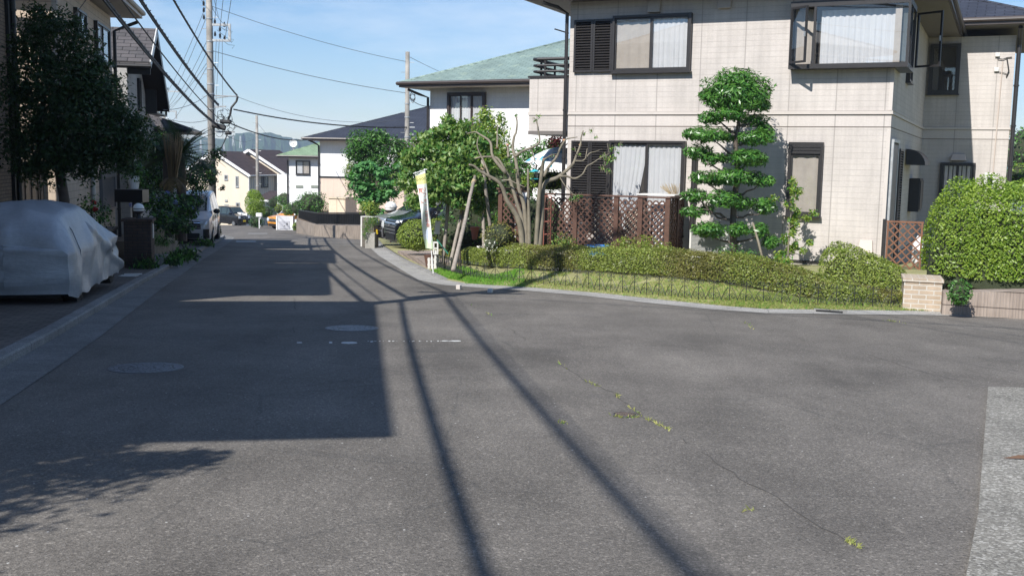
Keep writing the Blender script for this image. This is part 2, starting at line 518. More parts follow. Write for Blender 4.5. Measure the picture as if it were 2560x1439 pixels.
M_SOFFITL = plain('pale_soffit', (.42, .38, .34), .7, var=.1)
M_TRIM = plain('trim', (.52, .475, .435), .7, var=.06, scale=3)
M_BEIGEPL = plain('beige_plastic', (.52, .44, .38), .5, var=.06)
M_WHITE = plain('white_paint', (.80, .80, .79), .4, var=.06)
M_OFFWHITE = plain('offwhite_metal', (.62, .61, .58), .45, var=.08)
M_BLACK = plain('black_metal', (.012, .012, .013), .42, var=.2)
M_IRON = plain('wrought_iron', (.022, .026, .025), .5, var=.3, scale=30)
M_CABLE = plain('cable_black', (.02, .02, .021), .6, var=.2)
M_WIRE = plain('wire_grey', (.12, .13, .15), .5, var=.2)
M_GALV = plain('galvanised', (.44, .45, .45), .45, .5, var=.2, scale=12)
M_WOODBR = plain('brown_stained_wood', (.095, .046, .031), .6, var=.3, scale=14, bump=.3)
M_WOODGR = plain('weathered_wood', (.28, .245, .21), .8, var=.3, scale=16, bump=.6)
M_BARK = plain('smooth_bark', (.195, .17, .125), .8, var=.35, scale=6, bump=.5)
M_BARKD = plain('dark_bark', (.10, .08, .065), .85, var=.35, scale=9, bump=.8)
M_CUTWOOD = plain('fresh_cut_wood', (.56, .30, .17), .8, var=.2, scale=40)
M_STRAW = plain('straw', (.42, .33, .2), .9, var=.25)
M_TERRA = plain('terracotta_paint', (.40, .13, .09), .6, var=.2)
M_BLUEPL = plain('blue_plastic', (.02, .22, .60), .35, var=.1)
M_TURQ = plain('turquoise_enamel', (.03, .42, .46), .35, var=.1)
M_CURT = plain('sheer_curtain', (.50, .51, .52), .9, var=.05, spec=.1)
M_CURTD = plain('beige_curtain', (.36, .325, .285), .9, var=.1, spec=.1)
M_INT = plain('unlit_room_tone', (.05, .045, .04), .9)  # dark tone standing in for the shade of rooms behind windows
M_GLASS = glassmat('window_glass')
M_CARGLASS = plain('tinted_glass', (.035, .05, .052), .05, 0, 1.0, var=.1)
M_TYRE = plain('tyre_rubber', (.018, .018, .018), .8)
M_RIM = plain('alloy', (.45, .46, .47), .3, .85)
M_CHROME = plain('chrome', (.72, .73, .74), .12, .95)
M_LAMPG = plain('opal_glass', (.86, .86, .84), .25, var=.03)
M_HEADL = plain('headlamp_glass', (.70, .72, .74), .08, .25, .8)
M_PLY = plain('number_plate_yellow', (.80, .58, .03), .5)
M_RED = plain('red_flower', (.5, .03, .03), .6)
M_PINKF = plain('pink_flower', (.7, .25, .35), .7)
M_YEL = plain('yellow_print', (.68, .66, .26), .7)

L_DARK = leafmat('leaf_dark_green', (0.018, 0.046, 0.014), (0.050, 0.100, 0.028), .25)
L_OLIVE = leafmat('leaf_azalea', (.115, .165, .035), (.33, .385, .08), .3)
L_OLIVE2 = leafmat('leaf_azalea_brown', (0.124, 0.111, 0.039), (0.260, 0.260, 0.065), .3)
L_GLOSS = leafmat('leaf_glossy_green', (.032, .125, .022), (.13, .29, .05), .3, .33, .55)
L_LIME = leafmat('leaf_lime', (.13, .235, .024), (.32, .43, .06), .38)
L_MID = leafmat('leaf_mid_green', (0.052, 0.156, 0.033), (0.130, 0.293, 0.058), .35)
L_PALE = leafmat('leaf_dogwood', (0.098, 0.189, 0.046), (0.286, 0.390, 0.117), .4)
L_YG = leafmat('leaf_yellow_green', (0.156, 0.247, 0.039), (0.351, 0.442, 0.078), .4)
L_RED = leafmat('leaf_purple', (0.050, 0.012, 0.014), (0.110, 0.025, 0.020), .25)
L_GRASS = leafmat('grass_blade', (0.182, 0.234, 0.058), (0.494, 0.468, 0.195), .35, .6, .2)
L_LAWN = leafmat('lawn_blade', (0.091, 0.247, 0.033), (0.234, 0.468, 0.065), .4, .6, .2)
L_CYCAD = leafmat('cycad_leaflet', (0.018, 0.040, 0.014), (0.060, 0.100, 0.025), .25)
L_HYD = leafmat('hydrangea_petal', (0.20, 0.23, 0.70), (0.36, 0.40, 0.85), .3)
L_WHITEF = leafmat('white_petal', (0.600, 0.600, 0.500), (0.850, 0.850, 0.780), .3)
L_DRY = leafmat('dry_frond', (0.140, 0.100, 0.050), (0.260, 0.190, 0.100), .3)
L_FIG = leafmat('leaf_fig', (0.058, 0.195, 0.065), (0.156, 0.364, 0.111), .38)
# ------------------------------------------------------------------ foliage
def _unit(v):
    return v / np.maximum(np.linalg.norm(v, axis=1, keepdims=True), 1e-9)
def blob_pts(c, r, n, shell=.5, lump=.16):
    """points and outward directions spread through the outer part of a lumpy ellipsoid"""
    d = _unit(RNG.normal(size=(n, 3)))
    k = RNG.normal(size=(3, 3)) * 2.6; ph = RNG.uniform(0, 6.28, 3)
    lu = 1 + lump * np.sin(d @ k[0] + ph[0]) + lump * .7 * np.sin(2.1 * d @ k[1] + ph[1]) + lump * .5 * np.sin(3.7 * d @ k[2] + ph[2])
    rr = (1 - shell * RNG.uniform(0, 1, n) ** 1.8) * lu
    r = np.array(r, float)
    P = np.array(c, float) + d * rr[:, None] * r
    return P, _unit(d / r)
def leaf_obj(name, P, N, size, asp, mats, parent, mi=None, jit=.6, up=.25, droop=0.0, world=True, tri=False):
    """one mesh of small separate leaves; every leaf carries its own tint in the attribute rnd"""
    n = len(P)
    nr = _unit(N + RNG.normal(size=(n, 3)) * jit + np.array([0, 0, up]))
    t = _unit(np.cross(nr, RNG.normal(size=(n, 3))))
    if droop:
        t = _unit(t + np.array([0, 0, -droop])); nr = _unit(nr - t * np.sum(nr * t, 1, keepdims=True))
    b = np.cross(nr, t)
    s = (np.array(size) * RNG.uniform(.65, 1.3, n))[:, None]
    if world and parent is not None:
        Mi = np.array(chain(parent).inverted())
        P = P @ Mi[:3, :3].T + Mi[:3, 3]; t = t @ Mi[:3, :3].T; b = b @ Mi[:3, :3].T; nr = nr @ Mi[:3, :3].T
    V = np.stack([P - t * s * .5, P + b * s * asp * .5 - nr * s * .08, P + t * s * .5 - nr * s * .12 * (1 if droop == 0 else 2), P - b * s * asp * .5 - nr * s * .08], 1).reshape(-1, 3)
    me = bpy.data.meshes.new(name)
    me.vertices.add(4 * n); me.vertices.foreach_set('co', V.astype(np.float32).ravel())
    me.loops.add(4 * n); me.loops.foreach_set('vertex_index', np.arange(4 * n, dtype=np.int32))
    me.polygons.add(n); me.polygons.foreach_set('loop_start', np.arange(0, 4 * n, 4, dtype=np.int32))
    if mi is not None: me.polygons.foreach_set('material_index', np.asarray(mi, np.int32))
    a = me.attributes.new('rnd', 'FLOAT', 'FACE')
    lo = RNG.uniform(0, 1, n)
    a.data.foreach_set('value', lo.astype(np.float32))
    me.update(calc_edges=True); me.validate()
    return link_mesh(name, me, mats, parent)
def foliage(name, blobs, size, asp, mats, parent, dens, shell=.5, jit=.6, up=.25, droop=0.0, lump=.16, mi=None, world=True):
    PP, NN = [], []
    for b in blobs:
        c, r = b[0], b[1]
        r = (r, r, r) if isinstance(r, (int, float)) else r
        ar = 4 * math.pi * (((r[0] * r[1]) ** 1.6 + (r[0] * r[2]) ** 1.6 + (r[1] * r[2]) ** 1.6) / 3) ** (1 / 1.6)
        P, N = blob_pts(c, r, max(6, int(ar * dens)), shell, lump)
        PP.append(P); NN.append(N)
    P = np.concatenate(PP); N = np.concatenate(NN)
    m = None
    if isinstance(mats, (list, tuple)) and len(mats) > 1 and mi is None:
        m = (RNG.uniform(0, 1, len(P)) < .3).astype(int)
    return leaf_obj(name, P, N, size, asp, mats, parent, m, jit, up, droop, world)
def limb(a, b, sag=.0, n=5, wob=.05):
    a = Vector(a); b = Vector(b); L = (b - a).length
    out = []
    for i in range(n + 1):
        k = i / n
        p = a.lerp(b, k) + Vector((random.uniform(-1, 1), random.uniform(-1, 1), random.uniform(-1, 1))) * (wob * L * (1 if 0 < i < n else 0))
        p.z += sag * math.sin(math.pi * k)
        out.append(p)
    return out
def branches(name, base, fork, tips, r0, mat, parent, wob=.04):
    m = MB()
    m.tube(limb(base, fork, 0, 5, wob), [r0 * (1 - .35 * i / 5) for i in range(6)], 8)
    for t in tips:
        m.tube(limb(fork, t, .1, 5, wob), [r0 * .6 * (1 - .85 * i / 5) + .004 for i in range(6)], 6)
    return m.build(name, mat, parent, world=True, smooth=True)
def hedge(name, label, path, wd, hts, size, dens, mats, group=None, twig=None, flat=.25, asp=.6, cat='hedge', up=.3, jit=.7):
    """clipped hedge along a path of ground points (its centre line); hts = heights along the path"""
    n = len(path)
    t = thing(name, label, cat, path[n // 2], 0, group)
    wds = wd if isinstance(wd, (list, tuple)) else [wd] * n
    pts = [Vector(p) for p in path]
    seg = np.array([(pts[i + 1] - pts[i]).length for i in range(n - 1)]); cum = np.concatenate([[0], np.cumsum(seg)]); L = cum[-1]
    def frame(s):
        i = min(int(np.searchsorted(cum, s, 'right') - 1), n - 2); k = (s - cum[i]) / max(seg[i], 1e-6)
        k = min(max(k, 0), 1)
        c = pts[i].lerp(pts[i + 1], k)
        h = hts[i] * (1 - k) + hts[i + 1] * k; ww = wds[i] * (1 - k) + wds[i + 1] * k
        t0 = pts[min(i + 1, n - 1)] - pts[max(i, 0)]
        if k > .5 and i + 2 < n: t1 = pts[i + 2] - pts[i + 1]; t0 = t0.normalized().lerp(t1.normalized(), k - .5)
        elif k < .5 and i > 0: t1 = pts[i] - pts[i - 1]; t0 = t0.normalized().lerp(t1.normalized(), .5 - k)
        t0.z = 0; t0.normalize()
        return c, t0, Vector((-t0.y, t0.x, 0)), h, ww
    # solid dark core added inside to block light through the leaves
    m = MB(); ns = max(6, int(L / .22)); prof = [(math.cos(a), math.sin(a)) for a in [math.pi * k / 10 for k in range(11)]]
    rings = []
    for j in range(ns + 1):
        c, tt, q, h, ww = frame(L * j / ns)
        ed_ = min(j, ns - j) / ns * L / (ww * .5); e = math.sqrt(max(0, 1 - (1 - min(1, ed_ * 1.7)) ** 2)) * .7 + .3
        ring = []
        for x, y in prof:
            sx = math.copysign(abs(x) ** .55, x); sy = abs(y) ** .5
            kk = .77 * e * random.uniform(.93, 1.04)
            ring.append(c + q * (sx * ww / 2 * kk) + Vector((0, 0, -.1 + sy * (h + .08) * kk)))
        rings.append(ring)
    b = [p for r in rings for p in r]; k = len(prof)
    fs = [(j * k + i, j * k + i + 1, (j + 1) * k + i + 1, (j + 1) * k + i) for j in range(ns) for i in range(k - 1)]
    fs += [tuple(range(k)), tuple(range(ns * k, ns * k + k))[::-1]]
    m.add(b, fs)
    m.build('dark_core', twig or M_TWIG, t, world=True, smooth=True)
    N = int(L * (np.mean(hts) * 2 + np.mean(wds)) * dens)
    P = np.zeros((N, 3)); NN = np.zeros((N, 3))
    for i in range(N):
        s = random.uniform(0, L); c, tt, q, h, ww = frame(s)
        if random.random() < .62:
            sy = random.uniform(.02, .97); s_x = 1 - .10 * (1 - sy) - .38 * max(0, (sy - .55) / .45) ** 3
            sx = s_x if random.random() < .5 else -s_x; x, y = (1 if sx > 0 else -1) * (1 - .5 * sy ** 3), .15 + .6 * sy ** 3
        else:
            sx = random.uniform(-.85, .85); sy = 1 - .22 * abs(sx) ** 3; x, y = sx * .5, 1.0
        a = sx * 2
        ed = min(s, L - s) / (ww * .5)
        e = math.sqrt(max(0, 1 - (1 - min(1, ed * 1.7)) ** 2)) * .7 + .3
        lum = 1 + .05 * math.sin(s * 3.1 + a * 2) + .04 * math.sin(s * 7.7 - a * 3)
        kk = random.uniform(.86, 1.03) * lum * e
        p = c + q * (sx * ww / 2 * kk) + Vector((0, 0, .02 + sy * h * kk))
        if ed < 1: p += tt * ((-1 if s < L / 2 else 1) * (1 - e) * ww * .15 * random.random())
        P[i] = p
        nn = q * x + Vector((0, 0, y)) + tt * ((-1 if s < L / 2 else 1) * max(0, 1 - ed))
        NN[i] = nn
    mi = None
    if isinstance(mats, (list, tuple)):
        # older, browner growth in patches along the top
        f = np.array([math.sin(p[0] * 2.3) + math.sin(p[1] * 3.1 + 1) + math.sin(p[0] * 7.1 + p[1] * 5) for p in P]) + RNG.normal(size=N) * .9 + NN[:, 2] * .7
        mi = (f > 1.25).astype(int)
    leaf_obj('foliage', P, _unit(NN), size, asp, mats, t, mi, jit, up)
    return t
M_TWIG = plain('core_brown', (.060, .062, .026), .9, var=.4, scale=25, bump=.9)  # colours of the solid light-blocking cores in hedges and bushes
M_COREDK = plain('core_dark', (.03, .038, .016), .9, var=.4, scale=25, bump=.9)

# ------------------------------------------------------------------ ground, road, kerbs
def sheet(name, poly, zf, mat, kind='structure'):
    m = MB(); m.add([(x, y, zf(x, y)) for x, y in poly], [tuple(range(len(poly)))])
    return tag(m.build(name, mat), kind=kind)
def rz_(x, y): return road_z(y)
ear = MB()
ys = [-60, -20, 55, 110, 400, 1200, 3200]
zs = [2.9, .97, -2.7, -5.9, -16, -24, -30]
for i in range(len(ys) - 1):
    wd = 400 if ys[i] < 400 else 3500
    wd2 = 400 if ys[i + 1] < 400 else 3500
    ear.quad((-wd, ys[i], zs[i] - .25), (wd, ys[i], zs[i] - .25), (wd2, ys[i + 1], zs[i + 1] - .25), (-wd2, ys[i + 1], zs[i + 1] - .25))
tag(ear.build('ground', M_EARTH), kind='structure')

KL = [(-.9, -20), (-1.7, -6), (-2.9, 2), (-4.31, 8.63), (-4.82, 10.95), (-6.23, 16.91), (-8.17, 25.42), (-10.18, 34.62), (-11.7, 41.5), (-12.9, 46.5), (-14.5, 50.5), (-17, 53.8), (-21, 56.5), (-32, 60)]
KR = [(-7.3, 54), (-6.17, 46.8), (-4.8, 38.0), (-3.57, 31.2), (-2.0, 23.5), (-1.42, 20.75), (-.95, 19.75), (-.45, 19.4), (.37, 18.93), (1.53, 17.9), (2.44, 16.72), (3.26, 15.8), (3.78, 15.42), (4.93, 15.48), (6.1, 15.56), (6.85, 15.45), (7.53, 15.25), (13, 13.6), (31, 7)]
road_poly = [(-60, -20), (60, -20), (60, 110), (-60, 110)]
m = MB()
NX, NY = 24, 52
for j in range(NY + 1):
    for i in range(NX + 1):
        x = -60 + 120 * i / NX; y = -20 + 130 * j / NY
        m.v.append((x, y, road_z(y)))
for j in range(NY):
    for i in range(NX):
        a = j * (NX + 1) + i
        m.f.append((a, a + 1, a + NX + 2, a + NX + 1)); m.m.append(0)
tag(m.build('road', M_ASPH), kind='structure')

def offset_line(pl, d):
    out = []
    for i, p in enumerate(pl):
        a = Vector(pl[max(i - 1, 0)]); b = Vector(pl[min(i + 1, len(pl) - 1)])
        t = (b - a).normalized(); n = Vector((-t.y, t.x))
        out.append((p[0] + n.x * d, p[1] + n.y * d))
    return out
def strip(name, pl, d0, d1, z0, z1, mat, closed=True):
    """a strip along a polyline between two sideways offsets; z above the road plane"""
    a = offset_line(pl, d0); b = offset_line(pl, d1); m = MB()
    n = len(pl); vs = []
    for (p, z) in ((a, z0), (b, z1)):
        for x, y in p: vs.append((x, y, rz_(x, y) + z))
    fs = [(i, i + 1, n + i + 1, n + i) for i in range(n - 1)]
    m.add(vs, fs)
    o = m.build(name, mat, recalc=False)
    # UV along the strip
    uv = o.data.uv_layers[0].data
    cum = [0]
    for i in range(n - 1): cum.append(cum[-1] + (Vector(pl[i + 1]) - Vector(pl[i])).length)
    for p in o.data.polygons:
        for li in p.loop_indices:
            vi = o.data.loops[li].vertex_index
            uv[li].uv = (cum[vi % n], (d0 if vi < n else d1))
    return tag(o, kind='structure')
def kerb(name, pl, d0, d1, h, mat):
    m = MB(); n = len(pl)
    a = offset_line(pl, d0); b = offset_line(pl, d1)
    bev = .015 if d1 > d0 else -.015
    a2 = offset_line(pl, d0 + bev); rows = [(a, -.05), (a, h - .02), (a2, h), (b, h), (b, -.05)]
    vs = [(x, y, rz_(x, y) + z) for p, z in rows for x, y in p]
    fs = [(k * n + i, k * n + i + 1, (k + 1) * n + i + 1, (k + 1) * n + i) for k in range(len(rows) - 1) for i in range(n - 1)]
    fs += [tuple(k * n for k in range(len(rows))), tuple(k * n + n - 1 for k in range(len(rows)))[::-1]]
    m.add(vs, fs)
    o = m.build(name, mat)
    uv = o.data.uv_layers[0].data; cum = [0]
    for i in range(n - 1): cum.append(cum[-1] + (Vector(pl[i + 1]) - Vector(pl[i])).length)
    for p in o.data.polygons:
        for li in p.loop_indices:
            vi = o.data.loops[li].vertex_index
            uv[li].uv = (cum[vi % n], (vi // n) * .1)
    return tag(o, kind='structure')
# left side: concrete gutter, kerb stone, brick apron and the plots behind it
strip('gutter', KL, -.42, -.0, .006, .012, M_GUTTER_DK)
kerb('kerb', KL, 0, .14, .10, M_KERB)
left_in = offset_line(KL, .13)
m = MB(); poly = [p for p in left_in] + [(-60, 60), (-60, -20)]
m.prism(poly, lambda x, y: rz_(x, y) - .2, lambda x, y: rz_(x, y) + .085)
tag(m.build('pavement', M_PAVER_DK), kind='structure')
# right side
strip('gutter', KR, .0, -.45, .014, .006, M_GUTTER)
kerb('kerb', KR[:6], 0, .13, .045, M_KERB)
kerb('kerb', KR[5:], 0, .09, .022, M_KERB)
def seg_dist(x, y, pl):
    best = 1e9; inside = True
    for i in range(len(pl) - 1):
        ax, ay = pl[i]; bx, by = pl[i + 1]
        dx, dy = bx - ax, by - ay
        k = max(0, min(1, ((x - ax) * dx + (y - ay) * dy) / (dx * dx + dy * dy)))
        d = math.hypot(x - ax - k * dx, y - ay - k * dy)
        if d < best - 1e-9: best = d; inside = dx * (y - ay) - dy * (x - ax) > 0
    return best if inside else 0.0
def sst(a, b, x):
    k = max(0, min(1, (x - a) / (b - a))); return k * k * (3 - 2 * k)
def gz(x, y):
    """garden and plot surface on the right of the street"""
    d = seg_dist(x, y, KR)
    return rz_(x, y) + .018 + (.07 * sst(.0, .5, d) + .35 * sst(.2, 3.4, d) if y < 24.2 + .0 * x else .06)
def ghit(px, py):
    lo, hi = 4.0, 90.0
    for _ in range(50):
        mid = (lo + hi) / 2; p = at(px, py, mid)
        if p.z > gz(p.x, p.y): lo = mid
        else: hi = mid
    p = at(px, py, lo); p.z = gz(p.x, p.y); return p
# plot surface on a grid so that the lawn can swell up towards the house
GR = [p for p in offset_line(KR, .08)]
def side_pt(i, k):
    """from kerb point i inwards by fraction k"""
    return GR[i]
m = MB(); cols = 15
inner = []
for i, (x, y) in enumerate(GR):
    if y > 23: inner.append((x + 26, y + 10))
    else: inner.append((x + 7 + i * .5, y + 15))
inner[0] = (30, 90); n = len(GR)
steps = [0, .02, .045, .07, .1, .13, .17, .22, .28, .36, .46, .6, .8, 1.0]
for i in range(n):
    for k in steps:
        x = GR[i][0] * (1 - k) + inner[i][0] * k; y = GR[i][1] * (1 - k) + inner[i][1] * k
        m.v.append((x, y, gz(x, y)))
s_ = len(steps)
for i in range(n - 1):
    for k in range(s_ - 1):
        a = i * s_ + k
        m.f.append((a, a + 1, a + s_ + 1, a + s_)); m.m.append(0)
tag(m.build('garden_soil', M_TURF), kind='structure')
# brick apron in front of the two minivans
dv = [GR[3], (-3.45, 31.6), (3.2, 34.5), (3.4, 27.0), (-1.85, 24.2), GR[4]]
dv = [(-3.46, 31.2), (3.4, 34.0), (3.6, 28.0), (-1.5, 24.55), (-2.02, 24.4)]
m = MB(); m.prism(dv, lambda x, y: rz_(x, y) - .05, lambda x, y: rz_(x, y) + .175)
tag(m.build('driveway', M_PAVER), kind='structure')
# ------------------------------------------------------------------ building parts
FRONT = Matrix(((1, 0, 0, 0), (0, -1, 0, 0), (0, 0, 1, 0), (0, 0, 0, 1)))     # (u, out, up) -> face looking to -Y
def face(origin, udir, out):
    """frame for a wall: u along the wall, out of the wall, up"""
    u = Vector((udir[0], udir[1], 0)).normalized(); o = Vector((out[0], out[1], 0)).normalized()
    return Matrix(((u.x, o.x, 0, origin[0]), (u.y, o.y, 0, origin[1]), (0, 0, 1, origin[2] if len(origin) > 2 else 0), (0, 0, 0, 1)))
def curtain_mesh(F, x0, x1, z0, z1, d, waves=6.0, amp=.02, gather=0.0):
    m = MB(); n = max(8, int((x1 - x0) * waves * 8)); ph = random.uniform(0, 6)
    rows = [0, .25, .5, .75, 1]
    for j, k in enumerate(rows):
        for i in range(n + 1):
            u = i / n
            x = x0 + (x1 - x0) * u
            if gather: x = x0 + (x1 - x0) * u * (1 - gather * (1 - k) ** 1.5)
            a = amp * (.6 + .4 * (1 - k)) * (math.sin(2 * math.pi * waves * (x1 - x0) * u + ph) + .4 * math.sin(2 * math.pi * waves * 2.3 * (x1 - x0) * u + ph * 2))
            m.v.append(tuple(F @ Vector((x, d + a, z0 + (z1 - z0) * k))))
    for j in range(len(rows) - 1):
        for i in range(n):
            a = j * (n + 1) + i
            m.f.append((a, a + 1, a + n + 2, a + n + 1)); m.m.append(0)
    return m
def window(parent, F, x0, x1, z0, z1, sash=2, fr=.045, dep=.10, curt=('sheer',), mat=None, name='window', head=0.0, bars=0, glass=True, dark_backing=True):
    mat = mat or M_DKMET
    m = MB()
    for a, b, c, d in ((x0, x1, z0, z0 + fr), (x0, x1, z1 - fr - head, z1), (x0, x0 + fr, z0 + fr, z1 - fr - head), (x1 - fr, x1, z0 + fr, z1 - fr - head)):
        m.box(a, b, 0.0, dep, c, d, 0, F)
    m.box(x0 - .025, x1 + .025, 0, dep + .025, z0 - .03, z0 - .001, 0, F)
    zi0, zi1 = z0 + fr, z1 - fr - head
    wi = (x1 - x0 - 2 * fr) / sash; st = .035
    for k in range(sash):
        a = x0 + fr + wi * k; b = a + wi; o = dep - .035 - (.022 if k % 2 == 0 and sash > 1 else 0)
        for p, q, c, d in ((a, b, zi0, zi0 + st), (a, b, zi1 - st, zi1), (a, a + st, zi0 + st, zi1 - st), (b - st, b, zi0 + st, zi1 - st)):
            m.box(p, q, o - .012, o + .012, c, d, 0, F)
    if head:
        for k in range(3):
            m.box(x0 + fr, x1 - fr, dep, dep + .012, z1 - fr - head + head * (k + .15) / 3, z1 - fr - head + head * (k + .85) / 3, 0, F)
    for k in range(bars):
        x = x0 + fr + (x1 - x0 - 2 * fr) * (k + .5) / bars
        m.box(x - .012, x + .012, dep + .03, dep + .055, z0 + .01, z1 - .01, 0, F)
    if bars:
        for z in (z0 + .05, z1 - .05): m.box(x0, x1, dep + .002, dep + .03, z - .015, z + .015, 0, F)
    wdw = m.build(name, mat, parent)
    if dark_backing:
        r = MB(); r.box(x0 + fr, x1 - fr, .003, .008, zi0, zi1, 0, F); r.build('dark_backing', M_INT, wdw)  # thin dark panel on the wall, painted as the unlit interior
    if glass:
        g = MB()
        for k in range(sash):
            a = x0 + fr + wi * k; o = dep - .035 - (.022 if k % 2 == 0 and sash > 1 else 0)
            g.box(a + st, a + wi - st, o - .003, o + .003, zi0 + st, zi1 - st, 0, F)
        g.build('pane', M_GLASS, wdw)
    n = len(curt)
    for k, c in enumerate(curt):
        if c is None: continue
        a = x0 + fr + (x1 - x0 - 2 * fr) * k / n; b = x0 + fr + (x1 - x0 - 2 * fr) * (k + 1) / n
        mt = {'sheer': M_CURT, 'beige': M_CURTD, 'tied': M_CURT}[c]
        curtain_mesh(F, a + .01, b - .01, zi0 + .015, zi1 - .01, .030, 9 if c != 'beige' else 4, .014, .45 if c == 'tied' else 0).build('curtain', mt, wdw, smooth=True)
    return wdw
def shutter(parent, F, x0, x1, z0, z1, leaves=2, dep=.07, pitch=.055):
    m = MB(); wd = (x1 - x0) / leaves; f = .045
    for k in range(leaves):
        a = x0 + wd * k; b = a + wd - .006
        for p, q, c, d in ((a, b, z0, z0 + f), (a, b, z1 - f, z1), (a, a + f, z0 + f, z1 - f), (b - f, b, z0 + f, z1 - f)):
            m.box(p, q, 0, dep, c, d, 0, F)
        m.box(a + f, b - f, 0, .012, z0 + f, z1 - f, 0, F)
        n = int((z1 - z0 - 2 * f) / pitch)
        for i in range(n):
            z = z0 + f + (z1 - z0 - 2 * f) * (i + .5) / n
            vs = [F @ Vector(v) for v in ((a + f, .014, z + .022), (b - f, .014, z + .022), (b - f, dep - .008, z - .022), (a + f, dep - .008, z - .022),
                                          (a + f, .014, z + .032), (b - f, .014, z + .032), (b - f, dep - .004, z - .012), (a + f, dep - .004, z - .012))]
            m.add(vs, [(0, 1, 2, 3), (4, 7, 6, 5), (3, 2, 6, 7), (0, 4, 5, 1)])
    return m.build('shutter', M_DKMET, parent)
def hip_roof(parent, x0, x1, y0, y1, z, pitch, mat, gut=M_BRMET, sof=M_SOFFIT, th=.16, ridge=True, gable=None, gut_r=.06):
    """hipped roof over a rectangle of eaves (gable='x' or 'y': plain gable with its ridge along that axis)"""
    m = MB(); w_, d_ = x1 - x0, y1 - y0; h = min(w_, d_) / 2 * pitch; zt = z + th
    if gable == 'x':
        h = d_ / 2 * pitch; ym = (y0 + y1) / 2
        A, B = (x0, ym, zt + h), (x1, ym, zt + h)
    elif gable == 'y':
        h = w_ / 2 * pitch; xm = (x0 + x1) / 2
        A, B = (xm, y0, zt + h), (xm, y1, zt + h)
    elif w_ >= d_:
        ym = (y0 + y1) / 2; A, B = (x0 + d_ / 2, ym, zt + h), (x1 - d_ / 2, ym, zt + h)
    else:
        xm = (x0 + x1) / 2; A, B = (xm, y0 + w_ / 2, zt + h), (xm, y1 - w_ / 2, zt + h)
    c = [(x0, y0, zt), (x1, y0, zt), (x1, y1, zt), (x0, y1, zt)]
    if gable == 'y' or (gable is None and w_ < d_):
        fs = [(0, 1, 4), (1, 2, 5, 4), (2, 3, 5), (3, 0, 4, 5)]
    else:
        fs = [(0, 1, 5, 4), (1, 2, 5), (2, 3, 4, 5), (3, 0, 4)]
    m.add(c + [A, B], fs)
    r = m.build('roof', mat, parent, recalc=False)
    e = MB(); i = .03
    e.box(x0 + i, x1 - i, y0 + i, y1 - i, z, zt - .003); e.build('soffit', sof, parent)
    if ridge:
        k = MB(); k.tube([A, B], .055, 8)
        if gable is None:
            for q, (s0, s1) in (((A), (0, 3) if w_ >= d_ else (0, 1)), ((B), (1, 2) if w_ >= d_ else (2, 3))):
                for s in (s0, s1): k.tube([c[s], q], .045, 8)
        k.build('ridge_cap', mat, r, smooth=True)
    g = MB()
    g.tube([(x0 - gut_r, y0 - gut_r, zt - .03), (x1 + gut_r, y0 - gut_r, zt - .03), (x1 + gut_r, y1 + gut_r, zt - .03), (x0 - gut_r, y1 + gut_r, zt - .03), (x0 - gut_r, y0 - gut_r, zt - .03)], gut_r, 8)
    for a, b in ((0, 1), (1, 2), (2, 3), (3, 0)):
        p, q = Vector(c[a]), Vector(c[b]); p.z = q.z = z + th * .45
        g.bar(p, q, .05, th * .8)
    g.build('gutter', gut, parent, smooth=False)
    return r
def pipe(parent, pts, r=.035, mat=None, name='downpipe'):
    m = MB(); m.tube(pts, r, 10)
    for p, q in zip(pts[:-1], pts[1:]):
        p = Vector(p); q = Vector(q)
        for k in range(1, int((q - p).length / 1.2) + 1):
            c = p.lerp(q, k / (int((q - p).length / 1.2) + 1)); t = (q - p).normalized()
            m.tube([c - t * .02, c + t * .02], r * 1.3, 10)
    return m.build(name, mat or M_DKMET, parent, smooth=False)

# ------------------------------------------------------------------ the big beige house on the right
MHZ = -rad(25)
H = thing('beige_house', 'large two storey beige house with dark shutters behind the curved low hedge', 'house', (7.32, 20.5, 0), MHZ)
XL, WY = -6.78, 8.8
FP = [(XL, 0), (0, 0), (0, WY), (2.12, WY), (2.12, 15), (XL, 15)]
m = MB()
m.prism(FP, -1.9, 2.175, 0); m.prism([(x * 1.0, y) for x, y in FP], 2.195, 2.43, 1); m.prism(FP, 2.505, 4.86, 0)
def ring(mb, poly, z0, z1, out, mi=0):
    n = len(poly)
    for i in range(n):
        a = Vector(poly[i]); b = Vector(poly[(i + 1) % n]); t = (b - a).normalized(); o = Vector((t.y, -t.x))
        p0 = a - t * (out if True else 0); p1 = b + t * out
        mb.add([(p0.x, p0.y, z0), (p1.x, p1.y, z0), (p1.x + o.x * out, p1.y + o.y * out, z0), (p0.x + o.x * out, p0.y + o.y * out, z0),
                (p0.x, p0.y, z1), (p1.x, p1.y, z1), (p1.x + o.x * out, p1.y + o.y * out, z1), (p0.x + o.x * out, p0.y + o.y * out, z1)],
               [(0, 3, 2, 1), (4, 5, 6, 7), (0, 1, 5, 4), (1, 2, 6, 5), (2, 3, 7, 6), (3, 0, 4, 7)], mi)
inner_ = [(x + (.01 if x < -3 else -.01), y + .01) for x, y in FP]
m.prism(inner_, 2.17, 2.20, 2); m.prism(inner_, 2.425, 2.51, 2)
m.build('wall', [M_SIDING, M_BANDP, plain('joint_sealant', (.16, .13, .11), .8)], H)
m = MB(); ring(m, FP[:5], 2.435, 2.50, .028); m.build('belt_course', M_TRIM, H, bevel=.006)
m = MB(); ring(m, FP[:5], -.56, -.50, .02); m.build('base_flashing', M_DKMET, H)
m = MB(); ring(m, FP[:5], -1.5, -.56, .006); m.build('foundation', concrete('foundation_render', (.42, .40, .37), streak=True, spot=False), H)
hip_roof(H, -7.62, .8, -.6, 15.6, 4.86, .42, M_RNAVY, th=.17)
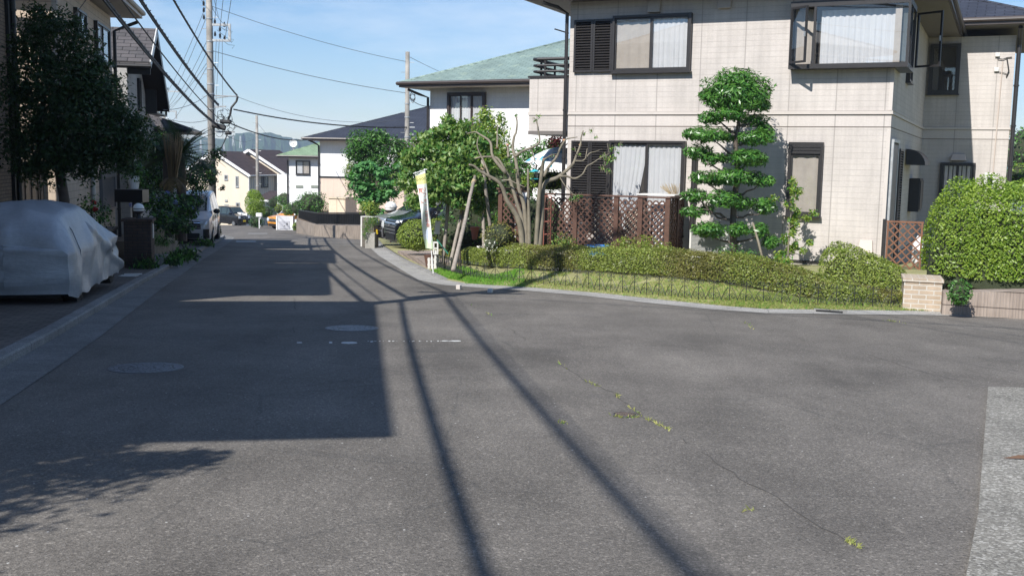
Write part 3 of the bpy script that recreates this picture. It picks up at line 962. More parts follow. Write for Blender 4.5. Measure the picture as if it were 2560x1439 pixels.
hip_roof(H, -3.5, 2.92, 8.12, 15.62, 5.06, .40, M_RNAVY, th=.17)
# corner posts of the siding
m = MB()
m.box(-.065, .003, -.004, .003, -.5, 2.17); m.build('corner_trim', M_TRIM, H)
m = MB(); m.box(-.065, .003, -.004, .003, 2.51, 4.86); m.build('corner_trim', M_TRIM, H)
shutter(H, FRONT, -6.66, -5.77, 3.35, 4.47)
window(H, FRONT, -5.76, -4.03, 3.33, 4.52, 2, .05, .11, ('beige', 'sheer'))
shutter(H, FRONT, -6.66, -5.77, -.1, 1.87)
window(H, FRONT, -5.76, -4.06, -.12, 1.88, 2, .05, .12, ('tied', 'sheer'), head=.0)
window(H, FRONT, -1.92, -1.24, .40, 1.88, 1, .05, .10, ('beige',), head=.19)
# corner bay window with its opened casements
m = MB(); B0, B1, BY0, BY1, BZ0, BZ1 = -1.97, .26, -.30, 1.15, 3.36, 4.52
m.box(B0, B1, BY0, 0, BZ0 - .05, BZ0 + .04); m.box(B0, B1, BY0, 0, BZ1 - .02, BZ1 + .09)
m.box(.002, B1, .001, BY1, BZ0 - .05, BZ0 + .04); m.box(.002, B1, .001, BY1, BZ1 - .02, BZ1 + .09)
f = .045
for x in (B0, -1.52, B1 - f): m.box(x, x + f, BY0 + .002, BY0 + .05, BZ0 + .041, BZ1 - .021)
m.box(B0 + .001, B0 + .05, -.05, -.002, BZ0 + .041, BZ1 - .021)
for y in (.30, BY1 - f): m.box(B1 - .05, B1 - .002, y, y + f, BZ0 + .041, BZ1 - .021)
bay = m.build('bay_window', M_DKMET, H)
m = MB(); m.box(-1.47, B1 - f, BY0 + .02, BY0 + .026, BZ0 + .04, BZ1 - .02); m.box(B1 - .026, B1 - .02, BY0 + .05, .30, BZ0 + .04, BZ1 - .02)
m.box(B0 + .02, B0 + .026, BY0 + .05, -.05, BZ0 + .04, BZ1 - .02)
m.build('pane', M_GLASS, bay)
m = MB(); m.box(B0 + .04, .0, -.012, -.006, BZ0 + .04, BZ1 - .02); m.box(.006, .012, .0, BY1, BZ0 + .04, BZ1 - .02); m.build('dark_backing', M_INT, bay)  # dark panels painted as the unlit interior behind the bay
curtain_mesh(FRONT, -1.40, -.02, BZ0 + .05, BZ1 - .08, .10, 8, .016).build('curtain', M_CURT, bay, smooth=True)
curtain_mesh(FRONT, -1.92, -1.56, BZ0 + .05, BZ1 - .03, .03, 5, .012).build('curtain', M_CURTD, bay, smooth=True)
m = MB(); m.box(-.02, .10, -.20, -.16, BZ0 + .05, BZ1 - .03); m.build('curtain', M_CURTD, bay)
def casement(parent, hinge, ang, wd, z0, z1, outx):
    """an opened glazed sash hung on a vertical edge"""
    c = Matrix.Translation(Vector((hinge[0], hinge[1], 0))) @ Matrix.Rotation(ang, 4, 'Z')
    m = MB(); f = .04
    for a, b, p, q in ((0, wd, z0, z0 + f), (0, wd, z1 - f, z1), (0, f, z0 + f, z1 - f), (wd - f, wd, z0 + f, z1 - f)):
        m.box(a, b, -.018, .018, p, q, 0, c)
    s = m.build('casement', M_DKMET, parent)
    g = MB(); g.box(f, wd - f, -.003, .003, z0 + f, z1 - f, 0, c); g.build('pane', M_GLASS, s)
    h = MB(); h.box(wd - .03, wd - .01, -.05, -.018, (z0 + z1) / 2 - .05, (z0 + z1) / 2 + .05, 0, c); h.build('handle', M_GALV, s)
    return s
casement(H, (B0 + .02, BY0 - .0), rad(-38), .45, BZ0 + .05, BZ1 - .03, 1)
casement(H, (B1 + .02, BY1), rad(-28), .55, BZ0 + .05, BZ1 - .03, 1)
# balcony on the left end
bal = MB(); bx0, bx1, by0, by1 = -7.74, XL - .002, .02, 2.4
bal.box(bx0, bx1, by0, by0 + .12, 2.505, 3.25, 0); bal.box(bx0, bx1, by0, by0 + .12, 2.08, 2.43, 0)
bal.box(bx0, bx0 + .12, by0 + .121, by1, 2.505, 3.25, 0); bal.box(bx0, bx0 + .12, by0 + .121, by1, 2.08, 2.43, 0)
bal.box(bx0 - .02, bx1, by0 - .02, by1, 2.431, 2.504, 1); bal.box(bx0 - .01, bx1, by0 - .01, by1, 2.0, 2.079, 2)
bl = bal.build('balcony', [M_SIDING, M_TRIM, M_SOFFIT], H)
m = MB(); r = .028
m.box(bx0 - .03, bx1, by0 - .03, by0 + .15, 3.251, 3.30); m.box(bx0 - .03, bx0 + .15, by0 + .151, by1, 3.251, 3.30)
for z in (3.40, 3.53, 3.67):
    rr = r if z < 3.6 else .038
    m.tube([(bx1, by0 + .06, z), (bx0 + .16, by0 + .06, z), (bx0 + .07, by0 + .09, z), (bx0 + .06, by0 + .2, z), (bx0 + .06, by1, z)], rr, 8)
for x, y in ((bx0 + .35, by0 + .06), (bx1 - .12, by0 + .06), (bx0 + .06, by0 + .5), (bx0 + .06, by0 + 1.3)):
    m.box(x - .02, x + .02, y - .02, y + .02, 3.30, 3.66)
m.build('railing', M_DKMET, bl)
# downpipes and pole bracket
pipe(H, [(-7.2, -.55, 4.8), (-6.95, -.3, 4.72), (-6.83, -.07, 4.62), (-6.83, -.07, -.6)], .04)
pipe(H, [(.72, WY - .62, 5.02), (.72, WY - .62, 4.98)], .04)
pipe(H, [(2.2, WY - .55, 5.0), (2.2, WY - .2, 4.8), (2.2, WY - .07, 4.6), (2.2, WY - .07, -1.6)], .055)
pipe(H, [(-3.86, -.06, 1.72), (-3.86, -.06, -.4)], .06, M_DKMET, 'downpipe')
m = MB(); m.tube([(-7.13, -.05, 4.30), (-6.8, -.03, 4.2)], .015, 6); m.build('laundry_bracket', M_BLACK, H)
# vents
def vent(x, y, z, wd, ht, dp, mat, flare=0.0, ny=-1):
    m = MB()
    vs = [(x - wd / 2 - flare, y, z), (x + wd / 2 + flare, y, z), (x + wd / 2 + flare, y - dp, z), (x - wd / 2 - flare, y - dp, z),
          (x - wd / 2, y, z + ht), (x + wd / 2, y, z + ht), (x + wd / 2, y - dp * .45, z + ht), (x - wd / 2, y - dp * .45, z + ht)]
    m.add(vs, [(0, 3, 2, 1), (4, 5, 6, 7), (0, 1, 5, 4), (1, 2, 6, 5), (2, 3, 7, 6), (3, 0, 4, 7)])
    return m.build('vent_hood', mat, H, bevel=.008)
vent(-4.86, 0, 4.56, .27, .3, .12, M_SOFFITL); vent(-3.36, 0, 4.58, .27, .28, .12, M_SOFFITL)
vent(-.33, 0, -.33, .24, .30, .13, M_BEIGEPL, .03)
vent(.94, WY, 1.62, .30, .17, .16, M_BEIGEPL, .05)
# wing windows
FW = face((0, WY, 0), (1, 0), (0, -1))
window(H, FW, .06, .82, 3.37, 4.68, 1, .07, .10, (None,))
window(H, FW, .50, 1.37, .55, 1.56, 2, .05, .10, ('sheer', 'sheer'), bars=7)
for z in (4.32, 3.94):
    m = MB(); m.box(1.65, 1.76, WY - .06, WY, z, z + .1); m.build('cable_box', M_OFFWHITE, H, bevel=.008)
m = MB(); m.tube([(1.7, WY - .03, 4.34), (1.72, WY - .04, 4.27), (1.84, WY - .04, 4.25), (1.93, WY - .03, 4.29), (2.05, WY - .03, 4.3)], .012, 6)
m.tube([(1.93, WY - .03, 4.28), (1.97, WY - .05, 4.1), (2.0, WY - .05, 3.95), (1.95, WY - .03, 3.8)], .016, 6)
m.tube([(1.72, WY - .03, 3.94), (1.95, WY - .03, 3.88)], .008, 6); m.build('service_cable', M_CABLE, H)
m = MB(); m.tube([(1.84, WY - .03, 4.2), (1.80, WY - .03, 1.25)], .014, 6); m.build('conduit', M_BEIGEPL, H)
m = MB(); m.box(1.60, 1.88, WY - .02, WY, .95, 1.3); mb_ = m.build('meter_board', M_OFFWHITE, H, bevel=.006)
m = MB(); m.box(1.68, 1.80, WY - .10, WY - .021, 1.02, 1.2); m.lathe([(.05, 0), (.05, .03), (.035, .045)], 14, (1.74, WY - .14, 1.15), 'y'); m.build('electric_meter', M_BLACK, mb_)
# side wall: door, awning, box
FS = face((0, 0, 0), (0, 1), (1, 0))
m = MB(); m.box(.15, .30, 0, .06, -1.0, 1.9, 0, FS); m.box(.31, 1.3, 0, .05, -1.0, 1.86, 1, FS); m.box(1.31, 1.42, 0, .06, -1.0, 1.9, 0, FS); m.box(.15, 1.42, 0, .07, 1.9, 1.96, 0, FS)
dr = m.build('side_door', [M_GALV, M_DKMET], H)
shutter(dr, FS, 1.7, 2.5, -.6, 1.8, 1)
m = MB(); n = 8
for j in range(n + 1):
    a = math.pi / 2 * j / n
    for y in (3.6, 5.2): m.v.append(tuple(FS @ Vector((y, .02 + .42 * math.sin(a), 1.47 + .36 * math.cos(a)))))
for j in range(n): m.f.append((2 * j, 2 * j + 1, 2 * j + 3, 2 * j + 2)); m.m.append(0)
for k in (0, 1):
    m.add([m.v[2 * j + k] for j in range(n + 1)] + [tuple(FS @ Vector(((3.6, 5.2)[k], .02, 1.47)))], [tuple(range(n + 2))])
m.build('door_awning', M_BLACK, H, recalc=False)
m = MB(); m.box(5.3, 6.3, .0, .25, .35, 1.15, 0, FS); m.box(5.35, 6.25, .25, .27, .40, 1.1, 0, FS); m.build('letter_box', M_BLACK, H, bevel=.01)
window(H, FS, 2.6, 3.3, 3.25, 4.55, 1, .05, .09, (None,))
# ------------------------------------------------------------------ deck, lattice and what stands on it
def lattice_mesh(F, x0, x1, z0, z1, step=.095, wd=.043, th=.010):
    m = MB(); W_, H_ = x1 - x0, z1 - z0
    for s, off in ((1, 0), (-1, th)):
        c = -H_
        while c < W_:
            # line u = c + t, w = t (s=1) or w = H - t
            t0 = max(0, -c); t1 = min(H_, W_ - c)
            if t1 - t0 > .02:
                pts = []
                for t in (t0, t1):
                    u = c + t; ww = t if s == 1 else H_ - t
                    pts.append(Vector((x0 + u, off, z0 + ww)))
                a, b = pts; d = (b - a).normalized(); n = Vector((-d.z, 0, d.x)) * wd / 2
                q = [a + n, a - n, b - n, b + n]
                for v in q: v.x = min(max(v.x, x0), x1); v.z = min(max(v.z, z0), z1)
                vs = [F @ v for v in q] + [F @ (v + Vector((0, th, 0))) for v in q]
                m.add(vs, [(0, 1, 2, 3), (7, 6, 5, 4), (0, 4, 5, 1), (1, 5, 6, 2), (2, 6, 7, 3), (3, 7, 4, 0)])
            c += step * 1.414
    return m
def hpt(X, Y, z=0.0):
    c, s = math.cos(MHZ), math.sin(MHZ)
    return Vector((7.32 + X * c - Y * s, 20.5 + X * s + Y * c, z))
dk = thing('lattice_fence', 'brown wooden lattice fence around the deck below the ground floor windows', 'fence', hpt(-5.4, -1.2, -.42), MHZ)
dM = chain(dk).inverted() @ Matrix.Translation(Vector((7.32, 20.5, 0))) @ Matrix.Rotation(MHZ, 4, 'Z')
def dkF(o, u, out): return dM @ face(o, u, out)
PX = [-6.78, -6.07, -5.16, -4.64, -4.06]
FD = dkF((0, -1.2, 0), (1, 0), (0, -1))
for a, b in zip(PX[:-1], PX[1:]):
    lattice_mesh(FD, a + .05, b - .05, -.40, .66).build('lattice', M_WOODBR, dk)
FDs = dkF((-4.06, -1.2, 0), (0, 1), (1, 0))
lattice_mesh(FDs, .05, .6, -.40, .66).build('lattice', M_WOODBR, dk); lattice_mesh(FDs, .70, 1.12, -.40, .66).build('lattice', M_WOODBR, dk)
for x in PX:
    m = MB(); m.box(x - .05, x + .05, -.04, .045, -.75, .70, 0, FD); m.build('post', M_WOODBR, dk, bevel=.004)
m = MB(); m.box(.61, .69, -.04, .04, -.75, .70, 0, FDs); m.build('post', M_WOODBR, dk, bevel=.004)
m = MB(); m.box(-6.84, -4.0, -.06, .065, .702, .735, 0, FD); m.box(.066, 1.14, -.06, .06, .702, .735, 0, FDs); m.build('rail', M_WOODBR, dk, bevel=.004)
m = MB(); m.box(-6.84, -4.0, -.03, .03, -.47, -.41, 0, FD); m.box(.066, 1.14, -.03, .03, -.47, -.41, 0, FDs); m.build('bottom_rail', M_WOODBR, dk)
# short return of the lattice on the left
lf = thing('lattice_screen', 'narrow brown lattice screen left of the bare tree trunks', 'fence', hpt(-7.5, -1.3, -.4), MHZ)
FL = chain(lf).inverted() @ Matrix.Translation(Vector((7.32, 20.5, 0))) @ Matrix.Rotation(MHZ, 4, 'Z') @ face((0, -1.3, 0), (1, 0), (0, -1))
lattice_mesh(FL, -7.72, -7.38, -.35, .72).build('lattice', M_WOODBR, lf)
for x in (-7.77, -7.33):
    m = MB(); m.box(x - .05, x + .05, -.04, .045, -.75, .78, 0, FL); m.build('post', M_WOODBR, lf, bevel=.004)
m = MB(); m.box(-7.85, -7.25, -.07, .07, .782, .82, 0, FL); m.build('rail', M_WOODBR, lf)
# deck boards and the table behind
dc = thing('wooden_deck', 'brown wooden deck behind the lattice fence', 'deck', hpt(-5.4, -.6, -.45), MHZ)
m = MB()
for k in range(9):
    y = -1.12 + k * .122
    m.box(-6.75 + 5.4, -4.1 + 5.4, y + .6, y + .115 + .6, .06, .09)
m.build('deck_board', M_WOODBR, dc)
tb = thing('garden_table', 'pale topped table standing on the deck in front of the sliding window', 'table', hpt(-4.42, -.62, -.36), MHZ)
m = MB(); m.box(-.42, .40, -.28, .28, 1.10, 1.13); m.build('tabletop', M_OFFWHITE, tb, bevel=.006)
for x in (-.38, .36):
    for y in (-.24, .24):
        m = MB(); m.box(x - .02, x + .02, y - .02, y + .02, 0, 1.099); m.build('leg', M_WOODBR, tb)
br = thing('straw_broom', 'straw broom leaning upright at the corner of the deck', 'broom', hpt(-4.14, -.35, -.36), MHZ)
m = MB()
for k in range(60):
    a = random.uniform(-.35, .05); b = random.uniform(-.12, .12)
    m.tube([(0, 0, .98), (a * .5, b * .5, 1.15), (a, b, 1.3 + random.uniform(-.04, .06))], .003, 3)
m.build('bristles', M_STRAW, br)
m = MB(); m.tube([(0, 0, 0), (0, 0, 1.0)], .014, 6); m.build('handle', M_WOODGR, br)
for i, (X, z0, z1, wd, col) in enumerate(((-5.5, -.35, .35, .5, (.52, .45, .37)), (-4.85, -.35, .42, .42, (.56, .49, .40)), (-6.25, -.35, .1, .4, (.4, .36, .33)), (-4.3, -.35, .60, .30, (.66, .67, .70)))):
    bx = thing('storage_box', ['tan storage box behind the middle of the lattice', 'taller tan storage box behind the lattice right of the middle', 'low grey box behind the left end of the lattice', 'white storage box behind the right end of the lattice'][i], 'box', hpt(X, -.75, z0), MHZ, 'boxes kept on the deck')
    mt = plain('box_%d' % i, col, .6)
    m = MB(); m.box(-wd / 2, wd / 2, -.2, .2, 0, z1 - z0 - .05); m.build('body', mt, bx, bevel=.01)
    m = MB(); m.box(-wd / 2 - .015, wd / 2 + .015, -.215, .215, z1 - z0 - .049, z1 - z0); m.build('lid', mt, bx, bevel=.006)
# air conditioner outdoor unit
ac = thing('outdoor_unit', 'white air conditioner unit on the ground against the beige wall', 'air conditioner', hpt(-3.35, -.42, -.62), MHZ)
m = MB(); m.box(-.42, .42, -.15, .15, .1, .68); m.build('casing', M_OFFWHITE, ac, bevel=.015)
m = MB()
for k in range(18): m.box(-.38, .24, -.165, -.151, .14 + k * .028, .152 + k * .028)
m.build('grille', plain('grey_grille', (.3, .3, .29), .5), ac)
m = MB(); m.box(-.35, -.25, -.14, .14, 0, .099); m.box(.25, .35, -.14, .14, 0, .099); m.build('foot', M_BLACK, ac)

def leafy(name, label, cat, base, blobs, size, asp, mats, dens, trunk=None, group=None, **kw):
    t = thing(name, label, cat, base, 0, group)
    foliage('foliage', blobs, size, asp, mats, t, dens, **kw)
    if trunk: trunk(t)
    return t
# ------------------------------------------------------------------ clipped cloud tree
def tp(zx, zy, D=20.45): return at(1680 + zx / 2.768, 160 + zy / 2.768, D)
U = .00287
base = tp(440, 1370, 20.5); base.z = gz(base.x, base.y)
ct = thing('cloud_pruned_tree', 'tall evergreen clipped into stacked cloud tiers in front of the beige wall', 'tree', base)
trunk = [base, tp(420, 1150), tp(430, 950), tp(455, 750), tp(440, 560), tp(462, 400), tp(465, 250)]
m = MB(); m.tube(trunk, [.075, .065, .06, .052, .045, .035, .015], 9); m.build('trunk', M_BARKD, ct, world=True, smooth=True)
tiers = [[(450, 195, 225, 120, 0), (445, 130, 150, 95, 0), (380, 230, 150, 75, .1), (560, 235, 120, 80, -.1), (630, 285, 50, 38, 0), (260, 215, 60, 40, 0)],
         [(270, 370, 85, 48, .05), (400, 345, 110, 45, -.2), (560, 385, 95, 40, .1), (640, 450, 60, 34, 0)],
         [(240, 485, 155, 48, -.1), (150, 480, 70, 38, 0), (380, 500, 70, 38, .2), (570, 510, 130, 50, -.05), (650, 480, 55, 40, .1)],
         [(180, 605, 95, 46, 0), (280, 650, 80, 42, -.1), (520, 640, 125, 56, -.15), (600, 660, 65, 40, .1), (350, 650, 50, 30, .2)],
         [(205, 780, 78, 46, 0), (410, 775, 130, 55, -.2), (560, 790, 90, 48, .1), (650, 810, 58, 38, 0), (300, 800, 60, 40, .2)],
         [(165, 905, 85, 45, .05), (140, 1020, 70, 38, -.15), (360, 930, 110, 58, -.2), (490, 960, 85, 45, .05), (640, 980, 82, 58, .1), (240, 1000, 50, 40, .2)],
         [(255, 1140, 115, 50, -.1), (470, 1145, 85, 42, -.2), (610, 1150, 62, 48, 0), (680, 1225, 62, 48, .1), (200, 1150, 70, 40, .1)]]
for tr in tiers:
    bl = []
    for zx, zy, rx, ry, dd in tr:
        p = tp(zx, zy, 20.45 + dd)
        bl.append((p, (rx * U * 1.08, rx * U * .95, ry * U * 1.12)))
    foliage('tier', bl, .11, .28, [L_GLOSS], ct, 800, shell=.6, jit=.42, up=.55, lump=.12)
m = MB()
for zx0, zy0, zx1, zy1 in ((430, 640, 290, 530), (440, 560, 570, 520), (440, 470, 300, 390), (460, 430, 560, 400), (430, 760, 240, 690), (445, 740, 520, 680), (430, 900, 230, 820), (440, 930, 600, 830), (425, 1080, 200, 1000), (430, 1060, 640, 1010), (425, 1250, 250, 1170), (430, 1230, 600, 1180), (460, 330, 380, 280), (462, 330, 540, 280), (380, 1080, 180, 930)):
    a = tp(zx0, zy0); b = tp(zx1, zy1, 20.45 + random.uniform(-.2, .2)); m.tube(limb(a, b, -.03, 4, .06), [.03, .025, .02, .014, .008], 6)
m.build('branch', M_BARKD, ct, world=True, smooth=True)
b2 = tp(640, 1385, 20.0); b2.z = gz(b2.x, b2.y)
m = MB(); m.tube([b2, tp(600, 1240, 20.2), tp(560, 1100, 20.4)], [.028, .025, .02], 7); m.build('branch', M_BARK, ct, world=True, smooth=True)
# low plants under it
for i, (zx, zy, r) in enumerate(((340, 1290, .20), (450, 1330, .22), (560, 1330, .18))):
    p = tp(zx, zy, 20.1); g = gz(p.x, p.y)
    leafy('ground_plant', ['dark leafy plant beside the white air conditioner', 'leafy plant at the foot of the cloud pruned tree', 'small plant between the cloud pruned tree and the slim shrub'][i], 'plant', (p.x, p.y, g), [((p.x, p.y, g + r * .9), (r * 1.2, r, r))], .075, .35, [L_MID, L_GLOSS], 260, group='plants under the cloud tree', shell=.9)
# slim upright shrub
b = tp(800, 1400, 20.2); b.z = gz(b.x, b.y)
sh = thing('slim_shrub', 'slim loose light green shrub with its shadow on the wall beside the narrow window', 'shrub', b)
bl = []
for k in range(26):
    h = k / 25; zy = 1380 - h * 570; cx = 800 + 45 * h + 10 * math.sin(k * 1.7)
    ww = 95 * (1 - h) ** .7 + 14
    bl.append((tp(cx + random.uniform(-.75, .75) * ww, zy, 20.2 + random.uniform(-.15, .15)), (max(.06, ww * U * .38), max(.06, ww * U * .38), .085)))
for zx, zy in ((930, 1060), (985, 1030), (880, 880), (710, 930), (950, 1240), (905, 1290)): bl.append((tp(zx, zy, 20.2), (.11, .1, .07)))
foliage('foliage', bl, .075, .42, [L_YG, L_MID], sh, 620, shell=.9, jit=.8)
m = MB(); m.tube([b, tp(810, 1150, 20.2), tp(850, 800, 20.2)], [.02, .014, .004], 6)
for zx, zy, zz in ((930, 1060, 1130), (985, 1030, 1110), (950, 1240, 1310), (710, 930, 1000), (880, 880, 940)): m.tube([tp(815, zz, 20.2), tp(zx, zy, 20.2)], [.009, .003], 5)
m.build('stem', M_BARK, sh, world=True)

# ------------------------------------------------------------------ pruned crape myrtle
def zp(x, y, D=20.0):
    D += 1.65
    return zp0(x, y, D)
def zp0(x, y, D=20.0): return at(1200 + x / 4.643, 330 + y / 4.643, D)
bs = zp(590, 1380, 20.0); bs.z = gz(bs.x, bs.y)
cm = thing('pruned_tree', 'bare smooth barked tree with many stems pruned hard, before the deck', 'tree', bs)
stems = [([(505, 1420), (480, 1180), (440, 1010), (380, 900), (310, 790), (262, 650), (200, 570), (100, 510), (0, 455), (-70, 395), (-130, 380)], .078, .022, -.15),
         ([(530, 1420), (500, 1080), (440, 860), (360, 590), (320, 500), (215, 320), (130, 290), (20, 290), (-60, 310)], .055, .018, .1),
         ([(545, 1420), (520, 920), (450, 650), (430, 430), (405, 285), (380, 190), (395, 60), (420, 0), (430, -120), (410, -200)], .06, .014, .2),
         ([(405, 285), (500, 220), (620, 175), (690, 110), (680, 0), (660, -110), (620, -170)], .038, .010, .15),
         ([(575, 1420), (570, 1100), (562, 800), (556, 430)], .062, .022, -.05),
         ([(640, 1420), (670, 1000), (690, 700), (722, 430), (738, 320)], .062, .034, -.12),
         ([(670, 1420), (715, 1000), (742, 620), (900, 530), (1000, 450), (1080, 370), (1120, 270), (1165, 150), (1175, 60), (1200, -20)], .072, .010, .05),
         ([(920, 515), (1010, 515), (1100, 540), (1190, 490), (1240, 400), (1300, 365), (1400, 300), (1500, 250)], .030, .007, .0),
         ([(1110, 335), (1200, 330), (1270, 250), (1330, 230), (1420, 200)], .02, .006, .1),
         ([(1225, 310), (1245, 190)], .013, .008, .1),
         ([(930, 530), (985, 620), (1060, 700), (1105, 740)], .016, .006, -.1),
         ([(738, 520), (800, 400), (890, 290), (930, 190), (985, 100), (1030, 75), (1130, 60)], .040, .010, .1),
         ([(742, 320), (830, 270), (900, 255)], .022, .012, .1),
         ([(300, 480), (150, 290), (120, 120), (0, 30), (-60, 0), (-150, 20)], .042, .012, .25),
         ([(270, 560), (340, 560), (430, 600), (520, 640)], .022, .010, -.2),
         ([(330, 290), (320, 150)], .03, .022, .2), ([(200, 185), (200, 40), (205, -80)], .024, .012, .2),
         ([(120, 560), (60, 380), (-30, 180), (-20, 60)], .03, .010, .15),
         ([(640, 340), (600, 200), (585, 150)], .014, .006, .1), ([(610, 350), (560, 375), (520, 395)], .012, .006, .1), ([(625, 350), (670, 395)], .010, .006, .1)]
for pts, r0, r1, dd in stems:
    m = MB(); n = len(pts)
    fine = []
    P3 = [zp(x, y, 20.0 + dd * (i / max(1, n - 1)) * 2.2) for i, (x, y) in enumerate(pts)]
    if pts[0][1] > 1400: P3[0].z = gz(P3[0].x, P3[0].y) - .03
    for i in range(n - 1):
        a0 = P3[max(i - 1, 0)]; a = P3[i]; b_ = P3[i + 1]; b3 = P3[min(i + 2, n - 1)]
        for k in range(4):
            u = k / 4
            fine.append(.5 * ((2 * a) + (b_ - a0) * u + (2 * a0 - 5 * a + 4 * b_ - b3) * u * u + (-a0 + 3 * a - 3 * b_ + b3) * u ** 3))
    fine.append(P3[-1]); L = len(fine)
    m.tube(fine, [.9 * (r0 + (r1 - r0) * (i / (L - 1)) ** .8) * random.uniform(.94, 1.06) for i in range(L)], 9)
    m.build('stem', M_BARK, cm, world=True, smooth=True)
for x, y, dd in ((200, 185, .3), (320, 150, .35), (890, 285, .15), (975, 95, .2), (1165, 150, .15), (738, 318, -.2)):
    p = zp(x, y, 20.0 + dd); m = MB(); m.ball(p, (.032, .032, .024), 8, 6); m.build('pruning_cut', M_CUTWOOD, cm, world=True)
tuft = [(1110, 760, .11), (1080, 770, .08), (1150, 740, .07), (1085, 200, .05), (1150, 265, .05), (1440, 280, .09), (1530, 190, .1), (1480, 330, .12), (1560, 300, .09), (1500, 450, .08), (420, -190, .05), (640, -130, .07), (680, -180, .06), (830, 280, .05), (1210, 20, .05), (1290, -20, .06), (1350, 60, .05), (410, 450, .06), (1600, 240, .06), (1410, 420, .08), (1620, 150, .07)]
foliage('leaf_tuft', [(zp(x, y, 19.95 + random.uniform(-.1, .3)), (r, r, r * .75)) for x, y, r in tuft], .052, .55, [L_MID, L_YG], cm, 330, shell=.95, jit=.9)
m = MB()
for x, y, r in tuft:
    c = zp(x, y, 20.05)
    for k in range(3): m.tube([c + Vector((random.uniform(-r, r), random.uniform(-r, r), -r)), c + Vector((random.uniform(-r, r), random.uniform(-r, r), r))], .004, 4)
m.build('twig', M_BARK, cm, world=True)
# turquoise bird feeder hanging from it
p = zp(637, 460, 20.6)
fd = thing('bird_feeder', 'turquoise roofed bird feeder hanging among the bare stems', 'bird feeder', p)
m = MB(); m.lathe([(.115, -.005), (.11, .005), (.03, .045), (.008, .05)], 8); m.build('feeder_roof', M_TURQ, fd)
m = MB(); m.lathe([(.07, -.14), (.07, -.006)], 12); m.build('seed_tube', glassmat('feeder_glass', (.8, .85, .8)), fd)
m = MB(); m.lathe([(.09, -.16), (.09, -.141)], 8); m.build('tray', M_TURQ, fd)
m = MB(); m.tube([(0, 0, .05), (0, 0, .35)], .004, 4); m.build('hanger', M_BLACK, fd)

# ------------------------------------------------------------------ other garden objects
p = at(1414, 378, 24.95)
um = thing('garden_umbrella', 'white parasol with turquoise flowers beside the house corner', 'umbrella', (p.x, p.y, gz(p.x, p.y)))
t = NT('parasol_print'); o_ = t.obj()
v1 = t.voro(o_, 5.0, 'Distance'); n1 = t.noise(o_, 16, 3)
c_ = t.ramp(t.math('ADD', v1, t.math('MULTIPLY', n1, .3)), [(.20, (.60, .58, .34)), (.26, (.02, .16, .22)), (.36, (.06, .33, .42)), (.44, (.66, .68, .66)), (.60, (.68, .69, .68))], 'LINEAR')
c_ = t.mix(t.ramp(t.noise(o_, 3.2, 3), [(.53, 0), (.58, .9)]), c_, (.06, .33, .45))
M_PARA = t.done(t.pbsdf(c_, .8, 0, .2))
m = MB(); R_, hz_ = .90, p.z - um.location.z; tilt = Matrix.Translation((0, 0, hz_ - .02)) @ Matrix.Rotation(rad(10), 4, 'Y')
nseg = 32; rings = [0.02, .25, .5, .75, 1.0]
for q in rings:
    for k in range(nseg):
        a = 2 * math.pi * k / nseg; sc_ = 1 - .06 * q * (abs(math.sin(4 * a)) ** .5 - .5)
        m.v.append(tuple(tilt @ Vector((R_ * q * sc_ * math.cos(a), R_ * q * sc_ * math.sin(a), .1 - .52 * q ** 2.0))))
for j in range(len(rings) - 1):
    for k in range(nseg):
        m.f.append((j * nseg + k, j * nseg + (k + 1) % nseg, (j + 1) * nseg + (k + 1) % nseg, (j + 1) * nseg + k)); m.m.append(0)
m.build('canopy', M_PARA, um, smooth=True, recalc=False)
m = MB(); m.tube([(0, 0, 0), (0, 0, hz_ + .06)], .018, 8); m.build('pole', M_OFFWHITE, um)
m = MB()
for k in range(8):
    a = 2 * math.pi * k / 8; m.tube([tilt @ Vector((0, 0, .04)), tilt @ Vector((R_ * .6 * math.cos(a), R_ * .6 * math.sin(a), -.12)), tilt @ Vector((R_ * .95 * math.cos(a), R_ * .95 * math.sin(a), -.40))], .006, 4)
m.build('rib', M_OFFWHITE, um)
# terracotta trellis
a = zp(735, 1310, 20.35); a.z = gz(a.x, a.y)
tw = thing('trellis_tower', 'slim terracotta coloured metal trellis in front of the lattice', 'trellis', a)
m = MB(); hh = zp(735, 745, 20.35).z - a.z; w_ = .15
for x in (0, w_):
    for y in (0, w_): m.tube([(x, y, 0), (x, y, hh)], .006, 5)
for k in range(6):
    z = .06 + (hh - .06) * k / 5
    for s in (((0, 0), (w_, 0)), ((w_, 0), (w_, w_)), ((w_, w_), (0, w_)), ((0, w_), (0, 0))): m.tube([(*s[0], z), (*s[1], z)], .006, 5)
m.build('frame', M_TERRA, tw)
# blue bucket
b = ghit(1490, 640); b = at(1492, 628, 21.45); b.z = gz(b.x, b.y)
bk = thing('blue_bucket', 'bright blue plastic tub behind the low bushes at the lattice', 'bucket', b)
m = MB(); m.lathe([(.19, 0), (.25, .30), (.27, .31), (.265, .33), (.25, .33), (.235, .30), (.18, .02)], 20); m.build('tub', M_BLUEPL, bk, smooth=False)
m = MB(); m.tube([(-.25, 0, .31), (-.15, -.12, .22), (0, -.2, .18), (.15, -.12, .22), (.25, 0, .31)], .007, 6); m.build('handle', M_OFFWHITE, bk)
